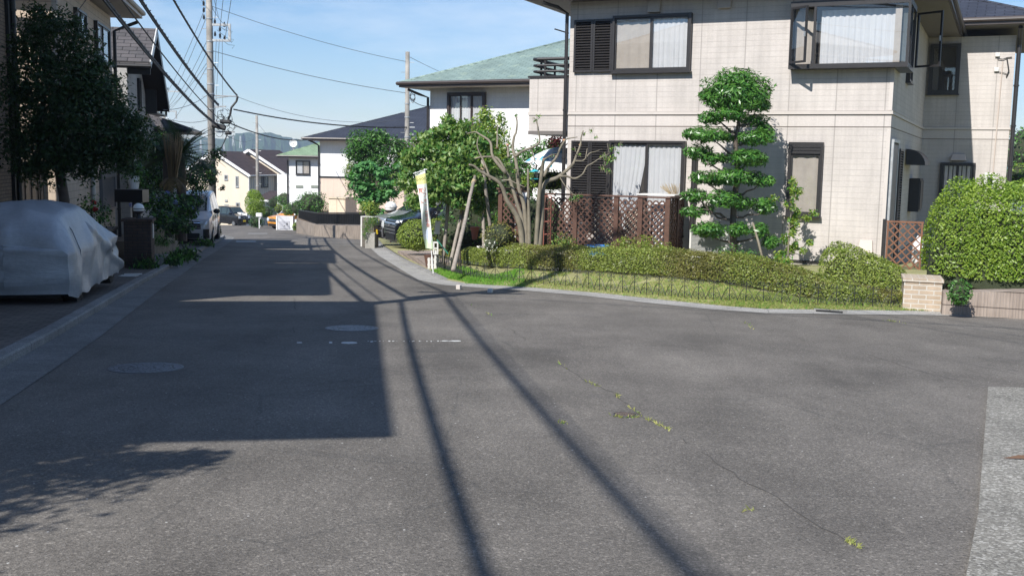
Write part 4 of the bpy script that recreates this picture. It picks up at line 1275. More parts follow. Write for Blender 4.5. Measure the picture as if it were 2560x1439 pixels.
# white printed sack
a = zp(480, 1160, 21.0); a.z = gz(a.x, a.y)
sk = thing('white_sack', 'tall white printed sheet hanging behind the bare tree stems', 'sheet', a)
m = MB(); nx, nz_ = 8, 12
x0 = zp(400, 700, 21.0); x1 = zp(545, 700, 21.0); zt = zp(480, 690, 21.0).z - a.z
for j in range(nz_ + 1):
    for i in range(nx + 1):
        m.v.append((x0.x - a.x + (x1.x - x0.x) * i / nx, .03 * math.sin(i * 1.3 + j * .5), .12 + (zt - .12) * j / nz_ - .03 * (i - 4) / 8))
for j in range(nz_):
    for i in range(nx): q = j * (nx + 1) + i; m.f.append((q, q + 1, q + nx + 2, q + nx + 1)); m.m.append(0)
t = NT('sack_print'); oo = t.obj()
M_SACK = t.done(t.pbsdf(t.mix(t.ramp(t.noise(oo, 5, 3), [(.60, 0), (.63, .8)]), (.74, .77, .80), (.22, .50, .25)), .5))
m.build('cloth', M_SACK, sk, smooth=True, recalc=False)
m = MB(); m.tube([(x0.x - a.x - .03, 0, zt), (x1.x - a.x + .03, 0, zt)], .012, 6); m.tube([(x0.x - a.x, 0, 0), (x0.x - a.x, 0, zt)], .012, 6); m.tube([(x1.x - a.x, 0, 0), (x1.x - a.x, 0, zt)], .012, 6); m.build('frame', M_WOODBR, sk)

# ------------------------------------------------------------------ clipped hedges and bushes
def gpt(px, py, off, back=.28):
    p = gp(px, py, off); p = Vector((p.x, p.y, 0))
    return p
cl = [(1246, 672, 51), (1350, 680, 53), (1500, 685, 54), (1600, 692, 58), (1700, 700, 61), (1830, 714, 64), (1900, 727, 66), (1996, 748, 60), (2092, 755, 38), (2188, 760, 28), (2264, 765, 20)]
hts_ = []
path = []
for i, (x, y, o) in enumerate(cl):
    p = ghit(x, y); hts_.append(o * p.y / 2600 + .03); k_ = .5 if x < 2050 else .3; p = Vector((p.x + .13 * k_ * 1.7, p.y + .34 * k_ * 1.7, 0)); path.append(p)
for p in path: p.z = gz(p.x, p.y)
hedge('low_hedge', 'long low clipped hedge curving along the lawn with brownish top', path, [.6, .62, .62, .62, .62, .6, .55, .48, .42, .36, .32], hts_, .031, 5200, [L_OLIVE, L_OLIVE2])
path = [ghit(1092, 655), ghit(1130, 657), ghit(1180, 663), ghit(1238, 669)]
path = [Vector((p.x + .05, p.y + .32, gz(p.x, p.y + .32))) for p in path]
hedge('low_hedge', 'short low hedge behind the wrought iron fence near the white banner', path, .55, [.30, .32, .36, .38], .031, 4800, [L_OLIVE, L_OLIVE2])
path = [ghit(2056, 697), ghit(2125, 709), ghit(2190, 721), ghit(2254, 734)]
path = [Vector((p.x + .1, p.y + .3, gz(p.x, p.y + .3) - .05)) for p in path]
hedge('clipped_azalea', 'clipped azalea with sloping top beside the pale brick wall', path, .62, [.62, .60, .50, .36], .036, 3600, [L_OLIVE, L_YG])
def bush(name, label, px, py, D, r, mats, size, asp, dens, twig=None, group=None, zoff=0, shell=.35, lump=.08, up=.3, cat='bush', jit=.7, core=True):
    p = at(px, py, D)
    t = thing(name, label, cat, (p.x, p.y, p.z - r[2]), 0, group)
    if core:
        m = MB(); m.ball(p, tuple(q * .8 for q in r), 14, 9, 0, .08); m.build('dark_core', twig or M_COREDK, t, world=True, smooth=True)  # added dark core, keeps light from coming through the leaves
    foliage('foliage', [(p, r)], size, asp, mats, t, dens, shell=shell, lump=lump, up=up, jit=jit)
    return t
b1 = thing('round_hedge', 'big rounded bright green clipped bush left of the white banner', 'hedge', at(1042, 628, 28.2))
m = MB()
for px, py, rx, rz_2 in ((1042, 590, .50, .42), (1100, 580, .55, .38), (1140, 575, .4, .33)): m.ball(at(px, py, 28.4), (rx * .82, rx * .8, rz_2 * .82), 14, 9, 0, .06)
m.build('dark_core', M_COREDK, b1, world=True, smooth=True)  # solid dark cores added under the leaves to stop light
foliage('foliage', [(at(1042, 589, 28.3), (.53, .55, .43)), (at(1098, 580, 28.5), (.55, .6, .37)), (at(1140, 575, 28.6), (.4, .5, .34))], .045, .6, [L_YG, L_OLIVE], b1, 1500, shell=.25, lump=.05)
bush('azalea_bush', 'bronze tinged azalea bush behind the hedge left of the bare tree', 1249, 590, 22.2, (.38, .36, .32), [L_OLIVE2, L_OLIVE], .045, .5, 900, group=None, shell=.5)
bush('white_flowered_shrub', 'small pale variegated shrub below the bronze azalea', 1226, 612, 21.9, (.16, .16, .15), [L_WHITEF, L_MID], .045, .5, 700, shell=.6)
for i, (px, py, D, rx, rzz) in enumerate(((1406, 606, 21.6, .31, .24), (1560, 612, 21.2, .25, .19), (1612, 612, 20.9, .29, .21), (1660, 620, 20.6, .17, .14), (1525, 622, 21.3, .16, .14))):
    bush('loose_bush', ['loose grey green bush below the trellis tower', 'small leafy bush right of the blue tub', 'yellowish leafy bush before the corner post of the lattice', 'smallest yellowish bush at the right end of the lattice', 'low bush just right under the blue tub'][i], px, py, D, (rx, rx, rzz), [[L_OLIVE, L_WHITEF] if i == 0 else [L_OLIVE, L_YG]][0] if i else [L_OLIVE, L_MID], .05, .5, 520, group='loose bushes before the lattice', shell=.9, core=False, jit=.9)
bush('round_bush', 'small round glossy dark green bush at the end of the concrete wall', 2400, 733, 14.75, (.165, .17, .19), [L_MID, L_GLOSS], .045, .55, 1700, shell=.4)
bush('lime_hedge', 'lime green conifer hedge behind the bare tree and the bird feeder', 1374, 452, 25.6, (.72, .4, .27), [L_LIME, L_YG], .07, .4, 700, shell=.5)
bush('fern_plant', 'feathery green plant above the bronze azalea', 1255, 540, 22.8, (.24, .2, .24), [L_MID, L_YG], .10, .18, 300, shell=.95, core=False)
# big bright hedge on the right edge
hp = [(6.82, 16.9, -.30), (7.45, 16.9, -.36), (8.3, 16.6, -.36), (9.3, 16.15, -.34), (10.4, 15.7, -.3)]
bh = hedge('conifer_hedge', 'big bright green clipped conifer hedge on the right above the concrete wall', [Vector(p) for p in hp], [1.2, 1.55, 1.6, 1.6, 1.6], [1.34, 1.54, 1.52, 1.55, 1.55], .052, 2600, [L_LIME, L_YG], twig=M_COREDK, asp=.42)
m = MB()
for k in range(9):
    x = 7.0 + k * .42; m.tube(limb((x, 16.8 - k * .1, -.85), (x + random.uniform(-.2, .2), 16.6 - k * .1, .3), 0, 4, .08), [.04, .035, .03, .03, .02], 6)
m.build('trunk', M_BARKD, bh, world=True, smooth=True)
# retaining wall, brick wall, gate
rw = thing('retaining_wall', 'ribbed concrete retaining wall under the big hedge at the right edge', 'wall', (7.4, 14.8, -.7))
m = MB(); pa = [(6.36, 15.22), (7.45, 14.78), (12, 12.7), (12, 13.0), (7.5, 15.08), (6.45, 15.5)]
m.prism(pa, lambda x, y: rz_(x, y) - .05, lambda x, y: -.40 + (x - 6.4) * .085)
t = NT('ribbed_concrete'); uu = t.uv(); ox = t.sep(uu)
wv = t.math('SINE', t.math('MULTIPLY', ox[0], 150)); nn = t.noise(uu, 2.2, 5); n2 = t.noise(t.mapping(uu, (30, 1.2, 1)), 1, 3)
cc = t.ramp(nn, [(.3, (.25, .20, .165)), (.7, (.38, .315, .265))]); cc = t.mix(1.0, cc, t.ramp(n2, [(.3, .7), (.7, 1.1)]), 'MULTIPLY')
jy = t.math('ABSOLUTE', t.math('SUBTRACT', t.math('FRACT', t.math('MULTIPLY', t.math('SUBTRACT', ox[1], t.math('MULTIPLY', ox[0], .0)), 4.2)), .5))
cc = t.mix(t.ramp(jy, [(.02, .85), (.045, 0)]), cc, (.05, .04, .035))
M_RIB = t.done(t.pbsdf(cc, .85, 0, .3, t.bump(wv, .5, .01)))
m.build('wall', M_RIB, rw, world=True)
bw_ = thing('brick_wall', 'low pale brick wall end below the lattice gate', 'wall', (6.2, 15.75, -.7), -rad(18))
m = MB(); m.box(-.22, .32, -.12, .55, -.1, .40); m.build('brickwork', M_PBRICK, bw_)
m = MB(); m.box(-.24, .34, -.14, .57, .401, .45); m.build('coping', M_PBRICK, bw_)
gt = thing('lattice_gate', 'brown lattice gate between the beige house and the big hedge', 'gate', hpt(.4, -.45, -.75), MHZ)
FG = chain(gt).inverted() @ Matrix.Translation(Vector((7.32, 20.5, 0))) @ Matrix.Rotation(MHZ, 4, 'Z') @ face((0, -.45, 0), (1, 0), (0, -1))
M_LATG = plain('orange_brown_wood', (.17, .075, .04), .6, var=.3, scale=14)
lattice_mesh(FG, .12, .70, -.58, .36, .115, .036).build('lattice', M_LATG, gt)
m = MB(); m.box(.07, .74, -.015, .03, .36, .395, 0, FG); m.box(.07, .74, -.015, .03, -.62, -.58, 0, FG); m.box(.085, .12, -.015, .03, -.58, .36, 0, FG); m.box(.70, .735, -.015, .03, -.58, .36, 0, FG); m.build('frame', M_LATG, gt)
for x in (.04, .79):
    m = MB(); m.box(x - .035, x + .035, -.035, .035, -.95, .42, 0, FG); m.build('post', M_DKMET, gt)
pl = thing('plastic_bag', 'white plastic bag behind the lattice gate', 'bag', hpt(.62, .35, -.55), MHZ)
m = MB(); m.ball((0, 0, .3), (.12, .14, .32), 12, 9, 0, .18); m.build('bag', M_WHITE, pl, smooth=True)

# ------------------------------------------------------------------ wrought iron edging
def spiral(m, c, r, dirx, start, turns=1.6, n=22, zdir=1, M=None, rt=.0048):
    pts = []
    for i in range(n + 1):
        k = i / n; a = start + dirx * turns * 2 * math.pi * k; rr = r * (1 - .85 * k)
        pts.append(M @ Vector((c[0] + rr * math.cos(a), 0, c[1] + rr * math.sin(a))))
    m.tube(pts, rt, 4, 0, False)
fpx = [(1078, 665, 0), (1158, 692, 0), (1208, 699, 0), (1283, 704, 0), (1359, 710, 0), (1479, 724, 0), (1607, 737, 0), (1741, 750, 0), (1875, 757, 0), (1941, 761, 0), (2152, 767, 0), (2296, 773, 0)]
fpl = [ghit(q[0], q[1]) for q in fpx]
fe = thing('scroll_fence', 'low black wrought iron scroll fence running along the front of the lawn', 'fence', fpl[4])
seg = [(fpl[i + 1] - fpl[i]).length for i in range(len(fpl) - 1)]; L = sum(seg); npan = int(L / .275)
def fpos(s):
    for i, l in enumerate(seg):
        if s <= l or i == len(seg) - 1:
            p = fpl[i].lerp(fpl[i + 1], s / l); p.z = gz(p.x, p.y) if i > 1 else gz(p.x, p.y); return p
        s -= l
for k in range(npan):
    a = fpos(L * k / npan); b = fpos(L * (k + 1) / npan); d = b - a; w_ = math.hypot(d.x, d.y); u = Vector((d.x, d.y, d.z)) / w_
    M = Matrix(((u.x, -u.y, 0, a.x), (u.y, u.x, 0, a.y), (u.z, 0, 1, a.z), (0, 0, 0, 1)))
    m = MB(); hh = .36; c = w_ / 2; T = lambda x, z: M @ Vector((x, 0, z))
    m.tube([T(c, -.05), T(c, hh - .03)], .006, 5)
    for s in (-1, 1):
        m.tube([T(c, hh - .16), T(c + s * w_ * .12, hh - .14), T(c + s * w_ * .34, hh - .22), T(c + s * w_ * .46, hh - .30), T(c + s * w_ * .5, .02)], .0052, 4, 0, False)
        spiral(m, (c + s * .058, .085), .052, -s, math.pi / 2 * 0 + (math.pi if s > 0 else 0), 1.5, 18, 1, M)
        spiral(m, (c + s * .058, hh - .055), .046, s, (math.pi if s > 0 else 0), 1.3, 16, 1, M)
    m.build('panel', M_IRON, fe, world=True)

# ------------------------------------------------------------------ lawn and weeds (nobody could count the blades)
def blades(name, pts, h, mats, mi, parent=None, lean=.5):
    n = len(pts); P = np.array(pts); N_ = RNG.normal(size=(n, 3)) * lean; N_[:, 2] = 1; t = _unit(N_)
    s = np.cross(t, RNG.normal(size=(n, 3))); s = _unit(s) * (RNG.uniform(.5, 1.2, n)[:, None] * .0045)
    hh = (h * RNG.uniform(.5, 1.3, n))[:, None]
    V = np.stack([P - s, P + s, P + t * hh * .6 + s * .7, P + t * hh + N_ * [1, 1, 0] * hh * .25], 1).reshape(-1, 3)
    me = bpy.data.meshes.new(name); me.vertices.add(4 * n); me.vertices.foreach_set('co', V.astype(np.float32).ravel())
    me.loops.add(4 * n); me.loops.foreach_set('vertex_index', np.arange(4 * n, dtype=np.int32)); me.polygons.add(n)
    me.polygons.foreach_set('loop_start', np.arange(0, 4 * n, 4, dtype=np.int32)); me.polygons.foreach_set('material_index', np.asarray(mi, np.int32))
    a = me.attributes.new('rnd', 'FLOAT', 'FACE'); a.data.foreach_set('value', RNG.uniform(0, 1, n).astype(np.float32))
    me.update(calc_edges=True); me.validate()
    return link_mesh(name, me, mats)
pts = []; mi = []
KG = KR[4:16]
for _ in range(95000):
    i = random.randrange(len(KG) - 1); k = random.random()
    a = Vector(KG[i]).lerp(Vector(KG[i + 1]), k); t = (Vector(KG[i + 1]) - Vector(KG[i])).normalized(); nrm = Vector((-t.y, t.x)) * (1 if True else -1)
    if nrm.y < 0: nrm = -nrm
    d = random.uniform(.06, 2.6 if a.x < 3 else 1.2)
    if i < 2: d = random.uniform(.14, .9)
    x, y = a.x + nrm.x * d, a.y + nrm.y * d
    patch = math.sin(x * 2.1 + y * 1.3) + math.sin(x * 5.3 - y * 3.1) * .6
    if d > .75 and x > .1 and patch > .1 and random.random() < .8: continue
    pts.append((x, y, gz(x, y) - .004)); mi.append(0 if (x < .25 and random.random() < .85) or random.random() < .22 else 1)
tag(blades('lawn', pts, .045, [L_LAWN, L_GRASS], mi), kind='stuff')
pts = []; 
def weed_line(pl, n, spread, gap=.0):
    n = int(n * .42); spread *= .75
    w3 = [gp(x, y) for x, y in pl]
    for _ in range(n):
        i = random.randrange(len(w3) - 1); k = random.random()
        p = w3[i].lerp(w3[i + 1], k); 
        if math.sin(p.x * 9 + p.y * 7) < gap: continue
        pts.append((p.x + random.gauss(0, spread), p.y + random.gauss(0, spread), road_z(p.y) + .001))
weed_line([(1370, 888), (1400, 908), (1460, 950), (1500, 968)], 130, .014, .2); weed_line([(1540, 985), (1560, 1010), (1610, 1045), (1650, 1062), (1705, 1095)], 300, .010, -.5)
weed_line([(1535, 1040), (1560, 1045), (1595, 1042)], 120, .012, -.6)
weed_line([(1800, 1278), (1830, 1282), (1895, 1273)], 60, .012, -.2); weed_line([(2112, 1350), (2130, 1360), (2155, 1372)], 70, .009, -1); weed_line([(2330, 936), (2370, 945), (2425, 955)], 160, .02, .0)
weed_line([(2215, 800), (2240, 805), (2280, 812)], 110, .03, .0); weed_line([(1155, 748), (1185, 765), (1230, 790)], 90, .02, .1); weed_line([(1860, 805), (1875, 815), (1880, 825)], 60, .02, -1); weed_line([(1400, 1055), (1412, 1058)], 26, .02, -1)
weed_line([(1000, 668), (1040, 678), (1080, 695)], 200, .04, -.2); weed_line([(905, 605), (930, 612), (948, 618)], 500, .08, -1)
m = MB()
def seam(pl, wd=.012):
    w3 = [gp(x, y) for x, y in pl]; fine = []
    for a, b in zip(w3[:-1], w3[1:]):
        n = max(2, int((b - a).length / .12))
        for k in range(n): fine.append(a.lerp(b, k / n) + Vector((random.gauss(0, .012), random.gauss(0, .012), 0)))
    for i in range(len(fine) - 1):
        if math.sin(i * .21) + math.sin(i * .083 + 2) + random.uniform(-.5, .5) < -.1: continue
        a, b = fine[i], fine[i + 1]; t = (b - a).normalized(); nn = Vector((-t.y, t.x, 0)) * wd * random.uniform(.15, .5)
        m.add([(q.x, q.y, road_z(q.y) + .0025) for q in (a - nn, b - nn * .8, b + nn * .8, a + nn)], [(0, 1, 2, 3)])
seam([(1150, 745), (1185, 768), (1280, 825), (1370, 888), (1460, 950), (1545, 990), (1610, 1045), (1705, 1095), (1830, 1180), (1960, 1260), (2130, 1360), (2240, 1439)])
seam([(2425, 955), (2330, 936), (2150, 880), (2000, 838), (1870, 808)]); seam([(735, 745), (738, 800), (728, 855)], .02); seam([(728, 855), (905, 850), (1160, 851), (1300, 850)], .01)
tag(m.build('road_seam', plain('tar_seam', (.075, .07, .064), .9)), kind='structure')
tag(blades('weeds', pts, .028, [L_GRASS, L_LAWN], [0 if random.random() < .93 else 1 for _ in pts], lean=.9), kind='stuff')
# ------------------------------------------------------------------ left side of the street
def wallpick(px, py, O, d):
    """distance along d from O and height where a pixel's ray meets the vertical plane through O along d"""
    r = ray(px, py); n = (-d[1], d[0])
    t = ((O[0] - CAMP.x) * n[0] + (O[1] - CAMP.y) * n[1]) / (r.x * n[0] + r.y * n[1])
    p = CAMP + r * t
    return (p.x - O[0]) * d[0] + (p.y - O[1]) * d[1], p.z
# the near house whose eaves shade the street (outside the frame)
z0h = thing('corner_house', 'two storey house whose roof shades the near left of the street', 'house', (-4.4, .5, 0), rad(10.3))
m = MB(); m.box(-9, -.75, .7, 8.2, -.9, 5.75); m.build('wall', M_SIDEB, z0h)
hip_roof(z0h, -9.7, -.0, .0, 8.93, 5.78, .38, M_RGREY, th=.16)
Fz = face((-.75, 0, 0), (0, 1), (1, 0))
for y0, zz in ((1.5, .6), (4.6, .6), (1.5, 3.4), (4.8, 3.4)): window(z0h, Fz, y0, y0 + 1.7, zz, zz + 1.25, 2, .05, .09, ('sheer', 'sheer'))
# brown brick house at the left edge
A_O = (-9.3, 19.5)
ha = thing('brown_house', 'dark brown brick house in shade at the left edge with a black corner downpipe', 'house', (A_O[0], A_O[1], 0), rad(12.6))
m = MB(); m.box(-1.0, 0, -8.6, 0, -1.5, 5.15); m.box(-7, -1.001, -8.6, -4.6, -1.5, 5.15); m.build('wall', M_BROWNB, ha)
m = MB(); m.box(-1.25, .92, -8.9, .42, 5.16, 5.34); m.box(-7.2, -1.26, -8.9, -4.2, 5.16, 5.34); m.build('roof', M_RGREY, ha)  # unseen overhang and stepped plan shaped to place shade and let sun past
m = MB(); m.box(-1.22, .89, -8.87, .39, 5.10, 5.157); m.build('soffit', M_SOFFIT, ha)
m = MB(); m.box(-.02, .06, -.32, .02, -1.5, 5.09); m.build('corner_post', M_BLACK, ha)
pipe(ha, [(.09, -.12, 5.0), (.09, -.12, -1.2)], .05, M_BLACK)
# beige house behind the dark tree
TH = rad(12.2)
ud = (-math.sin(TH), math.cos(TH))
B_O = (-9.1, 21.05)
hb = thing('tan_house', 'tan two storey house with deep eaves standing behind the big dark tree', 'house', (B_O[0], B_O[1], 0), TH)
m = MB(); m.box(-6, 0, 0, 6.55, -1.6, 4.9); m.build('wall', M_SIDEB, hb)
m = MB(); m.box(-.09, .004, -.004, .1, -1.2, 4.75); m.build('corner_trim', M_GREYW, hb)
m = MB(); m.box(-.1, .004, 6.45, 6.554, -1.2, 4.75); m.build('corner_trim', M_GREYW, hb)
hip_roof(hb, -6.7, .68, -.62, 7.2, 4.95, .4, M_RGREY, th=.18, gut=plain('tan_gutter', (.42, .34, .27), .5), sof=M_SOFFITL)
m = MB(); m.box(-6, .0, -.05, -.002, 4.45, 4.9); m.build('dark_wall_band', M_DKMET, hb)  # dark band across the top of the front wall, below the soffit
FBs = face((0, 0, 0), (0, 1), (1, 0))
for a, b, nm in (((183, 30), (207, 95), 'w'), ((234, 62), (266, 165), 'w')):
    s0, z1 = wallpick(*a, B_O, ud); s1, _ = wallpick(b[0], a[1], B_O, ud); _, zb = wallpick(b[0], b[1], B_O, ud)
    window(hb, FBs, s0, s1, zb, z1 + .1, 2, .05, .09, ('sheer', None))
s0, z1 = wallpick(247, 425, B_O, ud); s1, zb = wallpick(283, 520, B_O, ud)
m = MB(); m.box(s0, s1, 0, .08, zb, zb + .05, 0, FBs); m.box(s0, s1, 0, .08, z1 - .2, z1, 0, FBs); m.box(s0, s0 + .05, 0, .08, zb + .051, z1 - .201, 0, FBs); m.box(s1 - .05, s1, 0, .08, zb + .051, z1 - .201, 0, FBs)
for k in range(30):
    z = zb + .06 + (z1 - zb - .27) * k / 30; m.box(s0 + .051, s1 - .051, .01, .05, z, z + (z1 - zb - .27) / 30 * .7, 0, FBs)
m.build('roller_shutter', plain('shutter_grey', (.13, .13, .14), .5), hb)
pipe(hb, [(.62, 7.0, 4.85), (.3, 6.9, 4.7), (.07, 6.65, 4.55), (.07, 6.65, -1.2)], .045, M_BLACK)
pipe(hb, [(.06, 3.05, 2.1), (.06, 3.05, -1.0)], .05, M_GALV)
# front facing window and a dark carport frame under the tree
window(hb, FRONT, -1.05, -.35, -.6, 1.2, 1, .05, .08, (None,), bars=5)
# gabled house
C_O = (-11.07, 30.1)
hc = thing('gabled_house', 'grey walled house with a steep dark gable roof beyond the tan house', 'house', (C_O[0], C_O[1], 0), TH)
ap = wallpick(390, 72, (C_O[0] + .6, C_O[1] + .13), ud); ne = wallpick(374, 156, (C_O[0] + .6, C_O[1] + .13), ud); fe_ = wallpick(421, 268, (C_O[0] + .6, C_O[1] + .13), ud)
ys_ = [ne[0], ap[0], fe_[0]]; zs_ = [ne[1], ap[1], fe_[1]]
m = MB()
def gz_c(y):
    return (np.interp(y, ys_, zs_))
poly = [(0.0, -1.9), (7.5, -1.9), (7.5, min(2.2, gz_c(7.5))), (ys_[2] - .1, zs_[2] - .25), (ys_[1], zs_[1] - .22), (0.0, gz_c(0.0) - .2)]
vs = [(0, y, z) for y, z in poly] + [(-5.5, y, z) for y, z in poly]; n = len(poly)
m.add(vs, [tuple(range(n)), tuple(range(n, 2 * n))[::-1]] + [(i, (i + 1) % n, n + (i + 1) % n, n + i) for i in range(n)])
m.build('wall', M_GREYW, hc)
m = MB(); x0, x1 = -6, .62
def slab(y0, z0, y1, z1, th, mi=0):
    m.add([(x0, y0, z0), (x1, y0, z0), (x1, y1, z1), (x0, y1, z1), (x0, y0, z0 - th), (x1, y0, z0 - th), (x1, y1, z1 - th), (x0, y1, z1 - th)],
          [(0, 1, 2, 3), (7, 6, 5, 4), (0, 4, 5, 1), (2, 6, 7, 3), (1, 5, 6, 2), (0, 3, 7, 4)], mi)
slab(ys_[0], zs_[0], ys_[1], zs_[1], .14); slab(ys_[1], zs_[1] + .002, ys_[2], zs_[2], .14)
m.build('roof', M_RGREY, hc)
m = MB(); m.bar((x1 + .015, ys_[0], zs_[0] - .08), (x1 + .015, ys_[1], zs_[1] - .08), .03, .22); m.build('barge_board', M_OFFWHITE, hc)
m = MB(); m.bar((x1 + .015, ys_[1], zs_[1] - .08), (x1 + .015, ys_[2], zs_[2] - .08), .03, .24); m.build('barge_board', M_DKMET, hc)
m = MB(); m.add([(x1 - .02, ys_[1], zs_[1] - .15), (x1 - .02, ys_[2], zs_[2] - .15), (-.0, ys_[2], zs_[2] - .15), (-.0, ys_[1], zs_[1] - .15)], [(0, 1, 2, 3)]); m.build('soffit', plain('black_brown_boards', (.03, .022, .02), .7), hc)
m = MB(); m.tube([(x0, ys_[0] - .05, zs_[0] - .12), (x1 + .05, ys_[0] - .05, zs_[0] - .12)], .06, 8); m.bar((x0, ys_[0] + .1, zs_[0] - .24), (x1, ys_[0] + .1, zs_[0] - .24), .05, .2); m.build('gutter', M_BLACK, hc)
FC = face((0, 0, 0), (0, 1), (1, 0))
s0, z1 = wallpick(342, 195, C_O, ud); s1, zb = wallpick(347, 275, C_O, ud); window(hc, FC, s0, s0 + .4, zb, z1, 1, .05, .08, (None,))
s0, z1 = wallpick(362, 205, C_O, ud); s1, zb = wallpick(392, 288, C_O, ud)
m = MB(); m.box(s0, s1, 0, .35, zb - .05, zb, 0, FC); m.box(s0, s1, 0, .35, z1, z1 + .05, 0, FC)
for s in (s0, (s0 + s1) / 2, s1 - .05): m.box(s, s + .05, .3, .35, zb + .001, z1 - .001, 0, FC)
for s in (s0, s1 - .05): m.box(s + .002, s + .048, 0, .299, zb + .001, z1 - .001, 0, FC)
bwn = m.build('box_window', M_DKMET, hc)
m = MB(); m.box(s0 + .05, s1 - .05, .31, .316, zb, z1, 0, FC); m.build('pane', M_GLASS, bwn); curtain_mesh(FC, s0 + .05, s1 - .05, zb + .01, z1 - .01, .2, 5, .02).build('curtain', M_CURT, bwn, smooth=True)
hip_roof(hc, -3.5, 1.15, 6.0, 10.2, 2.15, .35, M_RGREY, th=.12, gut=M_DKMET)
m = MB(); m.box(-3, .55, 6.6, 9.6, -2.4, 2.14); m.build('porch', M_GREYW, hc)
# gate pillar, lamp, low wall, steps
pc = Vector((-7.92, 22.0, 0)); pz = road_z(22) + .085
gp_ = thing('gate_pillar', 'dark brick gate pillar with a pale name plate on the left pavement', 'pillar', (pc.x, pc.y, pz), TH)
m = MB(); m.box(-.27, .27, -.27, .27, 0, .98); m.build('brickwork', M_GATEBR, gp_)
m = MB(); m.box(-.31, .31, -.31, .31, .981, 1.04); m.build('coping', M_GATEBR, gp_)
m = MB(); m.box(.271, .285, -.02, .12, .62, .92); m.build('name_plate', M_OFFWHITE, gp_)
def globe_lamp(name, label, base, h, r, posth=0.0, group='white globe lamps', posts=1):
    t = thing(name, label, 'lamp', base, 0, group)
    m = MB()
    if posth:
        for k in range(posts): m.tube([(k * .2, 0, 0), (k * .2, 0, posth)], .035, 8)
    else: m.lathe([(r * .6, 0), (r * .5, h * .3), (r * .35, h)], 14)
    m.build('post', M_BRMET if posth else M_BLACK, t)
    c = max(posth, h) + r * .9
    m = MB(); m.ball((0, 0, c), r, 20, 14); m.build('globe', M_LAMPG, t, smooth=True)
    m = MB(); m.lathe([(r * .55, c - r * .95), (r * .86, c - r * .6), (r * .92, c - r * .45), (r * .80, c - r * .62), (r * .5, c - r * .93)], 18)
    m.lathe([(r * 1.015, c - .006), (r * 1.03, c), (r * 1.015, c + .006)], 20); m.build('cage', M_BRMET, t)
    return t
globe_lamp('globe_lamp', 'white globe lamp on top of the dark brick gate pillar', (pc.x, pc.y, pz + 1.04), .10, .115)
p = at(977, 545, 40.5)
globe_lamp('globe_lamp', 'white globe lamp on a post behind the silver grey minivan', (p.x, p.y, road_z(40.5) + .1), .1, .235, at(977, 519, 40.5).z - road_z(40.5) - .3, posts=2)
p = at(1157, 540, 30.5)
globe_lamp('globe_lamp', 'white globe lamp half hidden in the dogwood behind its stakes', (p.x, p.y, gz(p.x, p.y)), .1, .17, at(1157, 500, 30.5).z - gz(p.x, p.y) - .15)
lw = thing('garden_wall', 'low black brown garden wall behind the covered car', 'wall', (-7.4, 19.9, road_z(20)), TH)
m = MB(); m.box(-.62, -.45, -1.6, 1.75, 0, .83); m.build('wall', plain('dark_wall', (.02, .018, .017), .8, var=.3, bump=.4), lw)
m = MB(); m.box(-.66, -.41, -1.6, 1.75, .831, .88); m.build('coping', M_BLACK, lw)
st = thing('step', 'concrete doorsteps beside the dark brick gate pillar', 'steps', (-8.05, 23.4, road_z(23.4) + .085), TH)
m = MB(); m.box(-.62, .2, -.55, .55, 0, .17); m.box(-.62, -.2, -.5, .55, .171, .34); m.build('tread', M_GUTTER_DK, st, bevel=.01)
rt = thing('planter_wall', 'sloping grey concrete planter wall below the hydrangeas', 'wall', (-9.3, 27.6, road_z(28)), 0)
m = MB(); a = Vector((-8.62, 24.3)); b = Vector((-10.35, 32.2)); n = Vector((-(b - a).y, (b - a).x)).normalized() * .22
p5 = [(a, 0), (a, .62), (a.lerp(b, .8), .86), (b, .02)]
vs = []
for s in (0, 1):
    for q, h in p5: c = q + n * s; vs.append((c.x, c.y, road_z(c.y) + .05 + h))
m.add(vs, [(0, 1, 2, 3), (7, 6, 5, 4), (0, 4, 5, 1), (1, 5, 6, 2), (2, 6, 7, 3), (3, 7, 4, 0)]); m.build('wall', concrete('mossy_concrete', (.20, .19, .165)), rt, world=True)
# soil bed behind
m = MB(); m.prism([(-8.85, 24.3), (-10.5, 31.5), (-12, 31.2), (-10.5, 24)], lambda x, y: road_z(y) - .1, lambda x, y: road_z(y) + .55); tag(m.build('planting_bed', M_SOIL), kind='structure')

# ------------------------------------------------------------------ plants on the left
D0 = 18.3
tb_ = at(165, 560, 18.6); tb_.z = road_z(18.6) + .08
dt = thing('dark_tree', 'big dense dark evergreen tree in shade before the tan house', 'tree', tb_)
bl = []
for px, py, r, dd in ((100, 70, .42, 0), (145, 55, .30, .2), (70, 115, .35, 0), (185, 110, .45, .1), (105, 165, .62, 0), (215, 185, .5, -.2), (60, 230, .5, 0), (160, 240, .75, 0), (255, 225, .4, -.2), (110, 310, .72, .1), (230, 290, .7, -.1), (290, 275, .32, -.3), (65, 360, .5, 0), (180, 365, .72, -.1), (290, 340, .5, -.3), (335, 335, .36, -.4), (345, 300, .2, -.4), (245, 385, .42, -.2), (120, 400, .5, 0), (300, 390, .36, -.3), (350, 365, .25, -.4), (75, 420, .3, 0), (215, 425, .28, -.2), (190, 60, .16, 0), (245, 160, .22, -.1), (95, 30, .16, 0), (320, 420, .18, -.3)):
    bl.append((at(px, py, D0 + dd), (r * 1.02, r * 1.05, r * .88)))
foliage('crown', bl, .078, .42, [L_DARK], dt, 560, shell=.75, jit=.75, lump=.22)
m = MB()
fk = at(150, 430, 18.5)
m.tube(limb(tb_, fk, 0, 4, .03), [.11, .1, .095, .09, .085], 9)
